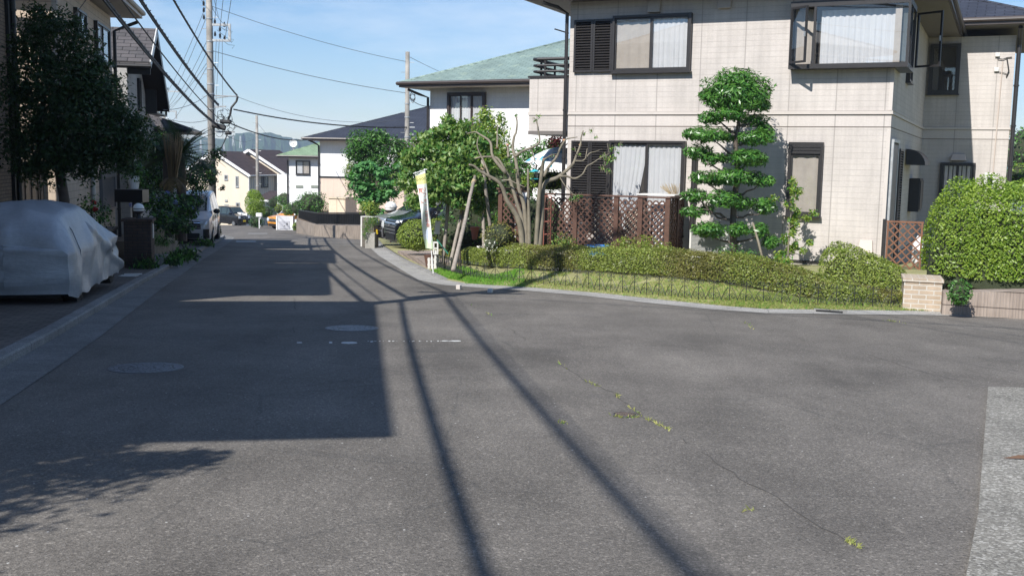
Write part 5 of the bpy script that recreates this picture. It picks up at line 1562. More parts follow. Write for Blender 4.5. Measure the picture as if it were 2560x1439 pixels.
for px, py in ((100, 90), (185, 120), (70, 240), (160, 230), (230, 290), (300, 340), (110, 320), (60, 370), (180, 370), (335, 330)): m.tube(limb(fk, at(px, py, 18.3), .15, 5, .06), [.06, .05, .04, .03, .02, .01], 6)
m.build('trunk', M_BARKD, dt, world=True, smooth=True)
# small tree outside the frame that drops leaf shade on the near road
nb = Vector((-4.75, 1.1, road_z(1.1)))
nr_ = thing('street_tree', 'small leafy tree beside the corner house that shades the near road', 'tree', nb)
foliage('crown', [(Vector((-4.75, 2.05, 3.0)), (1.0, .9, .5)), (Vector((-5.0, 1.4, 2.9)), (.8, .65, .4)), (Vector((-5.4, .9, 3.2)), (.9, .8, .5)), (Vector((-5.05, 2.6, 3.5)), (.8, .6, .5)), (Vector((-4.05, 2.2, 3.2)), (.42, .35, .2)), (Vector((-4.15, 1.55, 2.7)), (.3, .22, .16)), (Vector((-4.2, .75, 2.6)), (.5, .22, .18)), (Vector((-3.85, 2.3, 3.3)), (.25, .2, .15))], .10, .45, [L_DARK], nr_, 520, shell=.9)
branches('trunk', nb, Vector((-4.5, .6, 1.9)), [Vector((-4.1, .6, 3.0)), Vector((-3.7, .9, 2.9)), Vector((-4.8, -.3, 3.2)), Vector((-3.9, -.05, 2.6))], .08, M_BARKD, nr_)
def frond_mesh(m_leaf, m_stem, base, az, el, L, droop, w_, n=22):
    d = Vector((math.cos(az) * math.cos(el), math.sin(az) * math.cos(el), math.sin(el))); p = Vector(base); pts = [p.copy()]; step = L / 10
    for i in range(10):
        d = (d + Vector((0, 0, -droop * step))).normalized(); p = p + d * step; pts.append(p.copy())
    m_stem.tube(pts, [.012 * (1 - i / 11) + .002 for i in range(11)], 4)
    for i in range(n):
        k = .12 + .86 * i / n; a = k * 10; j = min(int(a), 9); q = pts[j].lerp(pts[j + 1], a - j); t = (pts[j + 1] - pts[j]).normalized()
        s = t.cross(Vector((0, 0, 1)));
        if s.length < .01: s = Vector((1, 0, 0))
        s.normalize(); ll = w_ * math.sin(math.pi * min(.98, k * .9 + .08)) ** .6
        for sg in (-1, 1):
            e = q + (s * sg * .8 + t * .6 + Vector((0, 0, .18))).normalized() * ll - Vector((0, 0, ll * .2)); wv = t * .011
            m_leaf.add([q - wv, q + wv, e + wv * .3, e - wv * .3], [(0, 1, 2, 3)])
    return pts
def rnd_attr(o):
    a = o.data.attributes.new('rnd', 'FLOAT', 'FACE'); a.data.foreach_set('value', RNG.uniform(0, 1, len(o.data.polygons)).astype(np.float32)); return o
def cycad(label, px, py, D, n, L, gzv, bundle=False):
    c = at(px, py, D); t = thing('cycad', label, 'palm', (c.x, c.y, gzv), 0, 'cycads on the planter')
    ml, ms = MB(), MB()
    for k in range(n):
        az = 2 * math.pi * k / n * 1.618 + random.uniform(-.2, .2); el = random.uniform(-.1, 1.25)
        frond_mesh(ml, ms, c, az, el, L * random.uniform(.8, 1.1), random.uniform(.55, 1.0), .20)
    rnd_attr(ml.build('fronds', L_CYCAD, t, world=True, recalc=False)); ms.build('rachis', L_CYCAD, t, world=True, recalc=False)
    for o in t.children:
        if o.name.startswith('rachis'): rnd_attr(o)
    m = MB(); m.tube([(c.x, c.y, gzv), (c.x, c.y, c.z)], [.13, .12], 10); m.build('trunk', M_BARKD, t, world=True)
    if bundle:
        # the new leaves tied up in an upright wrapped bundle, dead ones hanging below it
        b0 = at(432, 430, D - 1.2); m = MB()
        for k in range(70):
            a = random.uniform(0, 6.28); r0_ = random.uniform(.03, .12); r1_ = random.uniform(.06, .24); tw_ = random.uniform(-.2, .2)
            m.tube([b0 + Vector((math.cos(a) * r0_, math.sin(a) * r0_, -.15)), b0 + Vector((math.cos(a) * r1_, math.sin(a) * r1_, .45)), b0 + Vector((math.cos(a + tw_) * r1_ * 1.35, math.sin(a + tw_) * r1_ * 1.35, random.uniform(.75, 1.05)))], [.012, .012, .003], 3)
        rnd_attr(m.build('tied_fronds', L_DRY, t, world=True, recalc=False))
        ml = MB(); ms = MB()
        for k in range(22): frond_mesh(ml, ms, b0 + Vector((0, 0, -.1)), random.uniform(0, 6.28), random.uniform(-.9, .1), .5, 2.2, .10, 12)
        rnd_attr(ml.build('dead_fronds', L_DRY, t, world=True, recalc=False))
    return t
gb = road_z(28) + .5
cycad('cycad with leaves tied up in a brown bundle behind the hydrangeas', 418, 395, 28.6, 34, 1.05, gb, True)
cycad('cycad spreading arched fronds in front of the utility pole', 452, 388, 28.6, 48, 1.2, road_z(30) + .5)
bl = [(at(px, py, D), (r, r, r * .85)) for px, py, r, D in ((390, 370, .5, 30), (360, 420, .45, 29.5), (440, 440, .55, 31), (480, 450, .5, 31.5), (400, 460, .5, 30), (510, 420, .5, 33), (455, 375, .4, 31), (500, 470, .3, 34), (365, 480, .3, 28), (540, 385, .3, 34), (530, 455, .2, 34), (556, 470, .12, 34), (400, 340, .22, 31), (385, 400, .5, 30.5), (430, 400, .5, 31), (350, 455, .4, 29), (520, 440, .35, 34), (375, 440, .45, 29.5))]
lt = leafy('camellia_tree', 'dark leafy shrub mass behind the cycads and hydrangeas', 'tree', (at(440, 480, 31).x, 31, road_z(31) + .4), bl, .085, .45, [L_DARK, L_MID], 380, lambda t: branches('trunk', t.location, t.location + Vector((0, 0, .5)), [at(400, 400, 30.5), at(480, 420, 31), at(510, 430, 32)], .07, M_BARKD, t), shell=.85)
bl = [(at(px, py, D), (r, r, r * .8)) for px, py, r, D in ((405, 510, .42, 26.5), (450, 520, .45, 27.5), (462, 535, .3, 27.6), (400, 550, .34, 25.5), (440, 560, .34, 26.5), (474, 500, .26, 28.6), (365, 500, .3, 25.5), (465, 570, .22, 27), (500, 505, .18, 29.5))]
hy = leafy('hydrangea', 'dark hydrangea bush with blue flower heads above the planter wall', 'bush', (at(440, 560, 27).x, 27, road_z(27) + .5), bl, .095, .55, [L_DARK, L_MID], 360, lambda t: branches('stem', t.location, t.location + Vector((0, 0, .15)), [at(405, 530, 26.5), at(450, 530, 27.5), at(480, 540, 28.5)], .03, M_BARKD, t), shell=.8)
for px, py in ((419, 483), (343, 496), (392, 499), (440, 505), (446, 516), (462, 524), (433, 548), (456, 545), (425, 535), (330, 512), (372, 498), (478, 520)):
    p = at(px, py, 25.6 + (px - 340) * .016); P, N = blob_pts(p, (.085, .085, .06), 90, .25, .05); leaf_obj('flower_head', P, N, .035, .9, [L_HYD], hy, None, .4, .3)
# grassy tufts and weeds along the kerb
for i, (px, py, D, r) in enumerate(((425, 655, 23.2, .22), (455, 640, 25.3, .25), (470, 628, 27, .22), (365, 668, 21.6, .22), (400, 560, 23.8, .28), (510, 610, 34, .25))):
    p = at(px, py, D); zz = road_z(p.y) + (.09 if i != 4 else .5)
    t = thing('grass_tuft', ['broad weed tuft on the pavement just past the steps', 'weed tuft below the middle of the planter wall', 'weed tuft near the far end of the planter wall', 'dark weeds at the foot of the gate pillar', 'long bladed grass clump on the planter beside the gate pillar', 'weeds at the kerb before the white minivan'][i], 'weeds', (p.x, p.y, zz), 0, 'weeds along the left kerb')
    leaf_obj('foliage', np.array([(p.x + random.gauss(0, r * .6), p.y + random.gauss(0, r * .6), zz + abs(random.gauss(0, r * .45))) for _ in range(240)]), np.array([[random.gauss(0, 1), random.gauss(0, 1), .3] for _ in range(240)]), .14, .12 if i == 4 else .3, [L_MID, L_DARK], t, (RNG.uniform(0, 1, 240) < .6).astype(int), .5, .2, -1.2)
# pot on a stand, wall letter box, roses
p = at(335, 470, 22.6)
pt = thing('potted_plant', 'trailing green plant in a white pot on a dark stand behind the gate pillar', 'potted plant', (p.x, p.y, road_z(22.6) + .1))
zt = p.z - pt.location.z
m = MB(); m.lathe([(.09, zt - .02), (.14, zt + .24), (.15, zt + .26), (.13, zt + .25)], 16); m.build('pot', M_WHITE, pt, smooth=False)
m = MB(); m.box(-.35, .25, -.2, .2, zt - .3, zt - .03); m.tube([(0, 0, 0), (0, 0, zt - .3)], .05, 8); m.build('stand', M_BLACK, pt)
foliage('foliage', [(Vector((p.x, p.y, p.z + .4)), (.26, .26, .2)), (Vector((p.x + .12, p.y, p.z + .28)), (.2, .2, .2))], .07, .5, [L_MID, L_DARK], pt, 330, shell=.9)
p = at(228, 520, 19.6)
rs = thing('rose_bush', 'red flowered rose bush by the roller shutter of the tan house', 'bush', (p.x, p.y, road_z(19.6)))
foliage('foliage', [(p, (.3, .3, .25)), (p + Vector((.2, 0, -.2)), (.25, .25, .3)), (p + Vector((-.15, .1, -.35)), (.3, .3, .3))], .07, .5, [L_DARK, L_MID], rs, 200, shell=.9)
for px, py in ((235, 505), (212, 515), (238, 522), (112, 508)):
    q = at(px, py, 19.5); P, N = blob_pts(q, .045, 40, .4); leaf_obj('flower', P, N, .04, .8, [M_RED if px != 212 else L_WHITEF], rs, None)
m = MB(); m.tube([(0, 0, 0), (.02, 0, .5), tuple(p - rs.location)], .012, 5); m.build('stem', M_BARKD, rs)
# pieces of white paper or tile on the pavement
for i, (px, py) in enumerate(((322, 690), (333, 686), (485, 628))):
    p = gp(px, py, .095); t = thing('white_tile', ['longer white tile lying on the left pavement near the covered car', 'smaller white tile beside the longer one on the pavement', 'pale flat tile on the pavement before the white minivan'][i], 'tile', (p.x, p.y, p.z), rad(20 * i), 'pale tiles on the left pavement')
    m = MB(); m.box(-.16, .16, -.1 + .02 * i, .1, 0, .012); m.build('tile', M_OFFWHITE, t)
# ------------------------------------------------------------------ far end of the street
def rear_house(name, label, O, rz, w_, d_, z0, z1, wall, roof, pitch=.42, over=.6, gable=None, x0=0.0, lower=None, zb=None, sof=M_SOFFITL, gut=M_BRMET, th=.16):
    t = thing(name, label, 'house', (O[0], O[1], 0), rz)
    if lower:
        m = MB(); m.box(x0, x0 + w_, 0, d_, z0, zb - .12); m.build('lower_wall', lower, t)
        m = MB(); m.box(x0 - .02, x0 + w_ + .02, -.02, d_ + .02, zb - .119, zb); m.build('belt_course', M_DKMET, t)
        m = MB(); m.box(x0, x0 + w_, 0, d_, zb + .001, z1); m.build('wall', wall, t)
    else:
        m = MB(); m.box(x0, x0 + w_, 0, d_, z0, z1)
        if gable == 'y':
            h = (w_ / 2) * pitch; m.add([(x0, 0, z1), (x0 + w_, 0, z1), (x0 + w_ / 2, 0, z1 + h), (x0, d_, z1), (x0 + w_, d_, z1), (x0 + w_ / 2, d_, z1 + h)], [(0, 1, 2), (5, 4, 3)])
        m.build('wall', wall, t)
    if gable != 'y':
        hip_roof(t, x0 - over, x0 + w_ + over, -over, d_ + over, z1 + .002, pitch, roof, gut=gut, sof=sof, th=th, gable=gable)
    else:
        m = MB(); xa, xb, xm = x0 - over, x0 + w_ + over, x0 + w_ / 2; h = (w_ / 2 + over) * pitch; ze = z1 - over * pitch + .12; ya, yb = -.35, d_ + .35
        for p, q in (((xa, ze), (xm, ze + h)), ((xm, ze + h), (xb, ze))):
            m.add([(p[0], ya, p[1]), (q[0], ya, q[1]), (q[0], yb, q[1]), (p[0], yb, p[1]), (p[0], ya, p[1] - .1), (q[0], ya, q[1] - .1), (q[0], yb, q[1] - .1), (p[0], yb, p[1] - .1)], [(0, 1, 2, 3), (7, 6, 5, 4), (0, 4, 5, 1), (2, 6, 7, 3), (1, 5, 6, 2), (3, 7, 4, 0)])
        m.build('roof', roof, t)
        m = MB()
        m.bar((xa, ya - .02, ze - .08), (xm, ya - .02, ze + h - .08), .035, .24); m.bar((xm, ya - .02, ze + h - .08), (xb, ya - .02, ze - .08), .035, .24); m.build('barge_board', M_WHITE, t)
        m = MB(); m.tube([(xb + .05, ya, ze - .06), (xb + .05, yb, ze - .06)], .06, 8); m.build('gutter', gut, t)
    return t
def pickwin(t, px0, py0, px1, py1, O, rz, off=0.0, fm=FRONT, **kw):
    d = (math.cos(rz), math.sin(rz))
    s0, z1 = wallpick(px0, py0, O, d); s1, z0 = wallpick(px1, py1, O, d)
    return window(t, fm, s0, s1, z0, z1, **kw)
# white house with the green hipped roof
GO = at(1075, 300, 36.0); GR_ = -rad(28)
gh = rear_house('white_green_roofed_house', 'white two storey house with a green hipped roof behind the garden trees', (GO.x, GO.y), GR_, 9.5, 8.5, -1.6, at(1075, 222, 36).z, M_WHITEW, M_RGREEN, .40, .75)
pickwin(gh, 1122, 232, 1215, 318, (GO.x, GO.y), GR_, sash=3, fr=.09, dep=.12, curt=('sheer', 'sheer', 'sheer'), mat=M_BRMET)
pipe(gh, [(-.55, -.55, GO.z + 1.0), (-.25, -.3, GO.z + .85), (-.05, -.06, GO.z + .75), (-.05, -.06, -1.4)], .045, M_DKMET)
m = MB(); zb = at(1050, 363, 38).z; zt_ = at(1050, 322, 38).z
m.box(-1.45, -.002, 2.4, 4.2, zb, zt_); gbal = m.build('balcony', M_WHITEW, gh)
m = MB()
for k in range(3): z = zt_ + .12 + k * .17; m.box(-1.46, -.0, 2.42, 2.47, z, z + .06)
for x in (-1.4, -.8, -.2): m.box(x, x + .05, 2.425, 2.465, zt_ + .001, zt_ + .52)
m.build('railing', M_DKMET, gbal)
ch = at(1393, 128, 41.0); m = MB(); Mi = chain(gh).inverted(); cl_ = Mi @ ch
m.box(cl_.x - .35, cl_.x + .35, cl_.y - .35, cl_.y + .35, cl_.z - 1.3, cl_.z + .02); chm = m.build('chimney', M_WHITEW, gh)
m = MB(); m.box(cl_.x - .42, cl_.x + .42, cl_.y - .42, cl_.y + .42, cl_.z + .021, cl_.z + .14); m.build('chimney_cap', M_RGREEN, chm)
p = at(1158, 312, 35.8)
fp = thing('flower_pot', 'little terracotta pot of red flowers on the white house window sill', 'potted plant', (p.x, p.y, p.z - .15))
m = MB(); m.lathe([(.05, 0), (.075, .13), (.08, .15)], 12); m.build('pot', M_TERRA, fp)
foliage('flowers', [(p + Vector((0, 0, .12)), (.13, .1, .12))], .06, .7, [L_MID, M_PINKF], fp, 500, shell=.9)
# white and pink house with the navy hipped roof
NO = at(800, 440, 66.0); NR = -rad(10)
nh = rear_house('navy_roofed_house', 'white over pink two storey house with a large navy hipped roof', (NO.x, NO.y), NR, 12.5, 11.5, -2.6, at(800, 352, 66).z, M_WHITEW, M_RNAVY, .36, .8, lower=M_PINKW, zb=at(800, 440, 66).z)
pickwin(nh, 899, 470, 915, 506, (NO.x, NO.y), NR, sash=1, curt=('sheer',))
pipe(nh, [(-.7, -.6, NO.z + 2.3), (-.3, -.3, NO.z + 2.1), (-.05, -.06, NO.z + 1.9), (-.05, -.06, -2.4)], .06, M_DKMET)
so_ = at(822, 535, 61.0)
sd = thing('garden_shed', 'beige metal garden shed with double doors beside the pink house wall', 'shed', (so_.x, so_.y, so_.z), -rad(24))
hs = at(822, 493, 61).z - so_.z
m = MB(); m.box(0, 1.15, 0, 1.2, -.4, hs - .06); m.build('body', plain('shed_beige', (.66, .54, .40), .5), sd)
m = MB(); m.box(-.06, 1.21, -.08, 1.26, hs - .059, hs + .02); m.build('roof', plain('shed_roof', (.56, .47, .34), .5), sd)
for k in range(2):
    m = MB(); m.box(.03 + k * .56, .565 + k * .56, -.025, -.001, -.35, hs - .12); m.build('door', plain('shed_beige', (.66, .54, .40), .5), sd)
# small white house with a pale green roof
SO = at(722, 470, 86.0); SR = -rad(9)
sh_ = rear_house('pale_green_roofed_house', 'white house with a pale green roof and small grey vents, left of the navy roof', (SO.x, SO.y), SR, 9, 8, -4.6, at(722, 394, 86).z, M_WHITEW, M_RGREEN2, .42, .7)
pickwin(sh_, 740, 401, 776, 437, (SO.x, SO.y), SR, sash=2, fr=.07, curt=('sheer', 'beige'))
for a, b in ((706, 721), (740, 758), (778, 796)):
    d = (math.cos(SR), math.sin(SR)); s0, z1 = wallpick(a, 463, (SO.x, SO.y), d); s1, zz = wallpick(b, 470, (SO.x, SO.y), d)
    if a > 722:
        m = MB(); m.box(s0, s1, -.05, 0, zz, z1); m.build('vent', plain('vent_green_grey', (.20, .22, .18), .6), sh_)
m = MB(); m.box(-1.6, -.001, 1.5, 5, -4.6, at(705, 436, 87).z); m.build('annex', M_WHITEW, sh_)
pipe(sh_, [(-.06, -.07, SO.z + 2.3), (-.06, -.07, -4.4)], .07, M_DKMET)
# cream row house with stepped brown gables
CO = at(622, 500, 98.0); CR = -rad(12)
zc = at(622, 436, 98).z
chs = rear_house('cream_row_house', 'cream gable ended house with brown tiled roof at the far end of the street', (CO.x, CO.y), CR, 6.7, 5.6, -6.0, zc, M_CREAM, M_RBROWN, .60, .3, gable='y', x0=-6.7, gut=M_OFFWHITE)
ch2 = rear_house('cream_row_house', 'second cream row house stepped back behind the first brown gable', (CO.x + .45 + 5.7 * math.sin(rad(12)), CO.y + 5.6), CR, 7.0, 6.5, -6.0, zc + .15, M_CREAM, M_RBROWN, .60, .3, gable='y', x0=-6.6, gut=M_OFFWHITE)
for (a, b, c, d) in ((589, 440, 597, 468), (590, 506, 600, 532), (561, 437, 570, 450), (561, 511, 572, 520), (563, 499, 569, 503)):
    pickwin(chs, a, b, c, d, (CO.x, CO.y), CR, sash=1, fr=.06, dep=.06, curt=(None,), mat=M_GALV)
Fr = face((0, 0, 0), (0, 1), (1, 0)); dY = (-math.sin(CR), math.cos(CR))
s0, z1 = wallpick(652, 440, (CO.x, CO.y), dY); s1, z0_ = wallpick(670, 468, (CO.x, CO.y), dY)
window(chs, Fr, s0, s1, z0_, z1, 2, .06, .06, (None, None))
pipe(chs, [(.06, -.06, zc - .1), (.06, -.06, -5.6)], .06, M_OFFWHITE)
m = MB()
for k in range(12): m.box(.0, .02, .45 * k + .1, .45 * k + .16, -5.9, zc - .3)
m.build('cladding_batten', M_GREYW, chs)
# porch roof, utility boxes, mailbox post
pp = at(665, 500, 92.0); pr = thing('carport', 'white framed carport with a dark sloping roof at the far house', 'carport', (pp.x, pp.y, road_z(92)), CR)
a = at(660, 490, 92); b = at(720, 476, 93); 
m = MB(); h = a.z - road_z(92); m.add([(-.3, -1.4, h - .25), (2.0, -1.4, h - .25), (2.0, 1.4, h + .35), (-.3, 1.4, h + .35), (-.3, -1.4, h - .17), (2.0, -1.4, h - .17), (2.0, 1.4, h + .43), (-.3, 1.4, h + .43)], [(0, 3, 2, 1), (4, 5, 6, 7), (0, 1, 5, 4), (1, 2, 6, 5), (2, 3, 7, 6), (3, 0, 4, 7)]); m.build('roof', M_RBROWN, pr)
m = MB(); m.box(-.25, 1.95, -1.38, -1.3, h - .42, h - .26); m.build('beam', M_WHITE, pr)
for x in (.05, 1.7):
    m = MB(); m.box(x - .05, x + .05, -1.37, -1.29, 0, h - .42); m.build('post', M_WHITE, pr)
for i, (px, py0, py1, w_) in enumerate(((601, 531, 557, .42), (614, 533, 560, .5))):
    b = at(px, py1, 95.5); ub = thing('utility_cabinet', ['left white utility cabinet against the cream gable wall', 'right white utility cabinet against the cream gable wall'][i], 'cabinet', (b.x, b.y, road_z(95.5)), CR, 'cabinets at the cream house')
    hh = at(px, py0, 95.5).z - road_z(95.5)
    m = MB(); m.box(-w_ / 2, w_ / 2, -.2, .2, 0, hh); m.build('casing', M_WHITE, ub, bevel=.02); m = MB(); m.box(-w_ / 2 + .05, w_ / 2 - .05, -.22, -.201, .1, hh * .55); m.build('door', M_OFFWHITE, ub)
b = at(648, 548, 77.0); mbx = thing('mailbox', 'white mailbox on a short post among the far bushes', 'mailbox', (b.x, b.y, road_z(77)))
hh = at(648, 541, 77).z - road_z(77)
m = MB(); m.box(-.21, .21, -.15, .15, hh - .02, hh + .25); m.build('box', M_WHITE, mbx, bevel=.03); m = MB(); m.box(-.03, .03, -.03, .03, 0, hh - .021); m.build('post', M_WHITE, mbx)
# gate post with a small metal door
b = at(712, 577, 70.0); gx = thing('service_gatepost', 'white concrete service post with a small metal door by the orange car', 'gate post', (b.x, b.y, road_z(70)), -rad(6))
hh = at(712, 540, 70).z - road_z(70)
m = MB(); m.box(-.58, .58, 0, .35, 0, hh); m.build('body', plain('pale_render', (.55, .55, .57), .7), gx)
m = MB(); m.box(-.58, -.5, -.05, -.001, 0, hh); m.box(.4, .58, -.04, -.001, 0, hh); m.build('frame', M_WHITE, gx)
m = MB(); m.box(-.36, .36, -.03, -.001, .08, hh * .66); gd = m.build('door', plain('grey_door', (.42, .42, .45), .45), gx)
m = MB(); m.box(.14, .2, -.06, -.031, hh * .38, hh * .52); m.ball((0, -.045, hh * .3), .025, 8, 6); m.build('handle', M_BLACK, gd)
# retaining wall with black fence before the navy roofed house
W1 = at(741, 580, 57.0); W2 = at(785, 584, 51.5); W3 = at(903, 590, 47.0)
def fl(z): return z
pl_ = [(W1.x - 1.5, W1.y + 8), (W1.x, W1.y), (W2.x, W2.y), (W3.x, W3.y)]
bt = [at(741, 548, 57).z, at(741, 548, 57).z, at(785, 562, 51.5).z, at(903, 565, 47).z]
rw2 = thing('far_retaining_wall', 'stained concrete retaining wall carrying the black fence at the bend', 'wall', (W2.x, W2.y, road_z(W2.y)))
m = MB(); nn_ = []
for (x, y), z in zip(pl_, bt): nn_.append((x, y, road_z(y) - .1))
for (x, y), z in zip(pl_, bt): nn_.append((x, y, z))
q = [(x + .3, y + .9) for x, y in pl_]
for (x, y), z in zip(q, bt): nn_.append((x, y, z))
for (x, y), z in zip(q, bt): nn_.append((x, y, road_z(y) - .1))
fs = []
for r in range(3):
    for i in range(3): fs.append((r * 4 + i, r * 4 + i + 1, (r + 1) * 4 + i + 1, (r + 1) * 4 + i))
fs.append((3, 7, 11, 15)); fs.append((0, 12, 8, 4)); m.add(nn_, fs); m.build('wall', concrete('stained_concrete', (.30, .25, .205), spot=False), rw2, world=True)
m = MB(); m.prism([(W1.x - 1.5, W1.y + 8), (W1.x, W1.y + .3), (W2.x + .1, W2.y + .3), (W3.x, W3.y + .3), (8, 50), (8, 80), (-12, 80)], -4, lambda x, y: bt[2] - .02); tag(m.build('raised_plot', M_SOIL), kind='structure')
bf = thing('black_fence', 'black vertical slat metal fence on top of the far retaining wall', 'fence', (W2.x, W2.y, bt[2]))
tp_ = [at(741, 526, 57).z, at(785, 533, 51.5).z, at(903, 533, 47).z]
for (a, b, za, zb_, ta, tb2) in ((W1, W2, bt[1], bt[2], tp_[0], tp_[1]), (W2, W3, bt[2], bt[3], tp_[1], tp_[2])):
    n = int((Vector((b.x, b.y)) - Vector((a.x, a.y))).length / .19); m = MB()
    A, B = Vector((a.x + .1, a.y + .3, 0)), Vector((b.x + .1, b.y + .3, 0)); d = (B - A).normalized()
    for k in range(n + 1):
        u = k / n; p = A.lerp(B, u); z0_ = za + (zb_ - za) * u; z1_ = ta + (tb2 - ta) * u
        m.bar((p.x, p.y, z0_ + .05), (p.x, p.y, z1_ - .03), .085, .02, d)
    m.build('slats', M_BLACK, bf, world=True)
    for off in (0, 1):
        m = MB(); zz = (lambda u: (za + (zb_ - za) * u + .06) if off == 0 else (ta + (tb2 - ta) * u))
        m.bar((A.x, A.y + .04, zz(0)), (B.x, B.y + .04, zz(1)), .04, .05); m.build('rail', M_BLACK, bf, world=True)
# tiled gate wall with a pale edge, planter
a = at(902, 608, 38.3); b = at(934, 610, 37.9); gwz = road_z(38)
gw = thing('tiled_wall', 'short grey tiled wall with a pale edge left of the silver minivan', 'wall', (a.x, a.y, gwz), math.atan2(b.y - a.y, b.x - a.x))
wl = math.hypot(b.x - a.x, b.y - a.y); hh = at(902, 540, 38.3).z - gwz
m = MB(); m.box(.07, wl, 0, .25, 0, hh - .03); m.build('tiles', bricks('grey_tiles', (.135, .12, .10), (.115, .10, .085), (.24, .22, .19), .11, .14, .006, offset=0.0), gw)
m = MB(); m.box(0, .069, -.01, .26, 0, hh); m.box(.07, wl, -.01, .26, hh - .029, hh); m.build('edging', M_OFFWHITE, gw)
a = at(928, 612, 37.0); plb = thing('planter', 'grey concrete planter block with a trailing grey green shrub', 'planter', (a.x, a.y, road_z(37)))
m = MB(); m.box(-.22, .12, 0, .5, 0, at(928, 583, 37).z - road_z(37)); m.build('block', M_SLAB, plb)
foliage('foliage', [(at(921, 562, 37.2), (.25, .3, .36)), (at(912, 582, 36.9), (.1, .12, .26)), (at(934, 552, 37.5), (.22, .25, .2))], .09, .2, [L_MID, L_OLIVE], plb, 420, shell=.8, droop=.5)
# far plants
def tree(name, label, base, blobs, size, asp, mats, dens, trunk_r=.08, group=None, cat='tree', **kw):
    t = thing(name, label, cat, base, 0, group)
    foliage('crown', blobs, size, asp, mats, t, dens, **kw)
    tips = [b[0] for b in blobs]; fk = Vector(base).lerp(Vector((base[0], base[1], max(b[0].z for b in blobs))), .45)
    branches('trunk', base, fk, tips[:9], trunk_r, M_BARKD, t)
    return t
def bl_(lst, D): return [(at(px, py, D + dd), (r, r, r * fz)) for px, py, r, dd, fz in lst]
b = at(645, 572, 80); tree('round_topiary', 'rounded two tone clipped tree beside the cream house', (b.x, b.y, road_z(80)), [(at(638, 505, 80), (.78, .75, .75)), (at(640, 525, 80), (.72, .7, .55)), (at(636, 486, 80), (.55, .5, .4))], .09, .5, [L_LIME, L_YG], 520, .08, shell=.35, lump=.08)
for i, (px, py, D, rx, rzz, mt) in enumerate(((640, 555, 79, .55, .42, [L_DARK, L_MID]), (665, 530, 84, .7, .5, [L_DARK, L_MID]), (697, 522, 81, .33, .4, [L_LIME, L_YG]), (721, 525, 76, .5, .52, [L_MID, L_LIME]), (715, 498, 88, .9, .75, [L_MID, L_DARK]), (690, 508, 90, .75, .55, [L_DARK]), (779, 510, 64, .95, .75, [L_MID, L_DARK]), (750, 520, 67, .7, .6, [L_DARK, L_MID]), (743, 566, 68, .35, .28, [L_YG, L_LIME]), (716, 520, 93, .8, .5, [L_DARK]))):
    bush('distant_shrub', ['dark low shrub under the round topiary', 'dark shrub behind the mailbox', 'small bright green ball clipped shrub left of the white post', 'round clipped green shrub in front of the orange car', 'spreading green tree top before the white house', 'dark shrub below the carport roof', 'leafy shrub against the pink house corner behind the black fence', 'darker shrub at the left end of the black fence', 'bright grass like plant right of the white service post', 'dark shrub behind the green ball shrub'][i], px, py, D, (rx, rx, rzz), mt, .11, .5, 320, group='shrubs at the far bend', shell=.6, lump=.15)
b = at(935, 545, 43.5); tree('dark_broadleaf_tree', 'tall dark green broadleaf tree before the navy roofed house', (b.x, b.y, road_z(43.5)), bl_([(905, 360, .7, 0, .8), (950, 345, .55, .3, .8), (890, 385, .5, 0, .8), (995, 370, .5, .3, .9), (940, 390, .8, .2, .9), (1000, 410, .45, .4, 1), (920, 430, .7, .2, .9), (985, 440, .6, .4, .9), (900, 470, .5, 0, .9), (960, 480, .6, .2, .9), (925, 345, .35, .1, .7), (1015, 400, .4, .3, 1), (1020, 460, .4, .4, 1)], 43.5), .13, .42, [L_MID, L_DARK], 330, .12, shell=.7, lump=.2)
b = at(930, 560, 41.5); tree('fig_tree', 'bright green fig like tree with layered leaves left of the minivans', (b.x, b.y, road_z(41.5)), bl_([(920, 415, .42, 0, .6), (890, 440, .35, -.2, .6), (950, 430, .4, 0, .6), (1000, 415, .32, .2, .6), (910, 465, .45, -.2, .6), (965, 455, .35, 0, .6), (945, 490, .4, -.1, .7), (900, 420, .25, -.3, .6), (975, 480, .3, 0, .6), (930, 520, .35, -.1, .9), (910, 500, .3, 0, .8), (1010, 435, .28, .2, .6), (950, 540, .3, 0, .8)], 41.5), .20, .6, [L_FIG], 190, .08, shell=.8, lump=.2, up=.8, jit=.5)
b = at(880, 555, 45); bush('feathery_bush', 'olive feathery bamboo like bush at the left of the big green trees', 884, 428, 44.6, (.5, .4, .62), [L_OLIVE, L_MID], .2, .13, 340, shell=.95, lump=.25, core=False)
bush('yellow_shrub', 'yellow green shrub above the tiled wall', 922, 520, 40, (.42, .4, .3), [L_YG, L_OLIVE], .12, .4, 260, shell=.9, core=False)
b = at(1160, 560, 30)
tree('light_green_tree', 'light green upright tree rising in front of the white house', (at(1220, 560, 29).x, 29, gz(-.7, 29)), bl_([(1215, 300, .32, 0, 1.1), (1195, 335, .42, 0, 1), (1240, 330, .42, 0, 1.1), (1225, 370, .55, 0, 1), (1175, 350, .3, 0, .9), (1260, 380, .42, 0, 1), (1225, 420, .6, 0, 1), (1275, 440, .4, 0, 1.2), (1215, 282, .16, 0, 1), (1250, 295, .15, 0, 1)], 29), .11, .35, [L_YG, L_MID], 320, .07, shell=.85, lump=.2)
tree('glossy_shrub_tree', 'dark glossy shrub behind the parasol', (at(1320, 560, 27.5).x, 27.5, gz(1, 24)), bl_([(1315, 395, .38, 0, .9), (1350, 375, .3, 0, .8), (1290, 420, .32, 0, .9), (1380, 362, .28, .3, .7), (1320, 440, .4, 0, .8)], 27.5), .11, .4, [L_MID, L_DARK], 300, .05, shell=.9)
bush('purple_shrub', 'purple leaved shrub peeping over the parasol', 1392, 352, 27.6, (.3, .25, .24), [L_RED], .10, .5, 300, shell=.9, core=False)
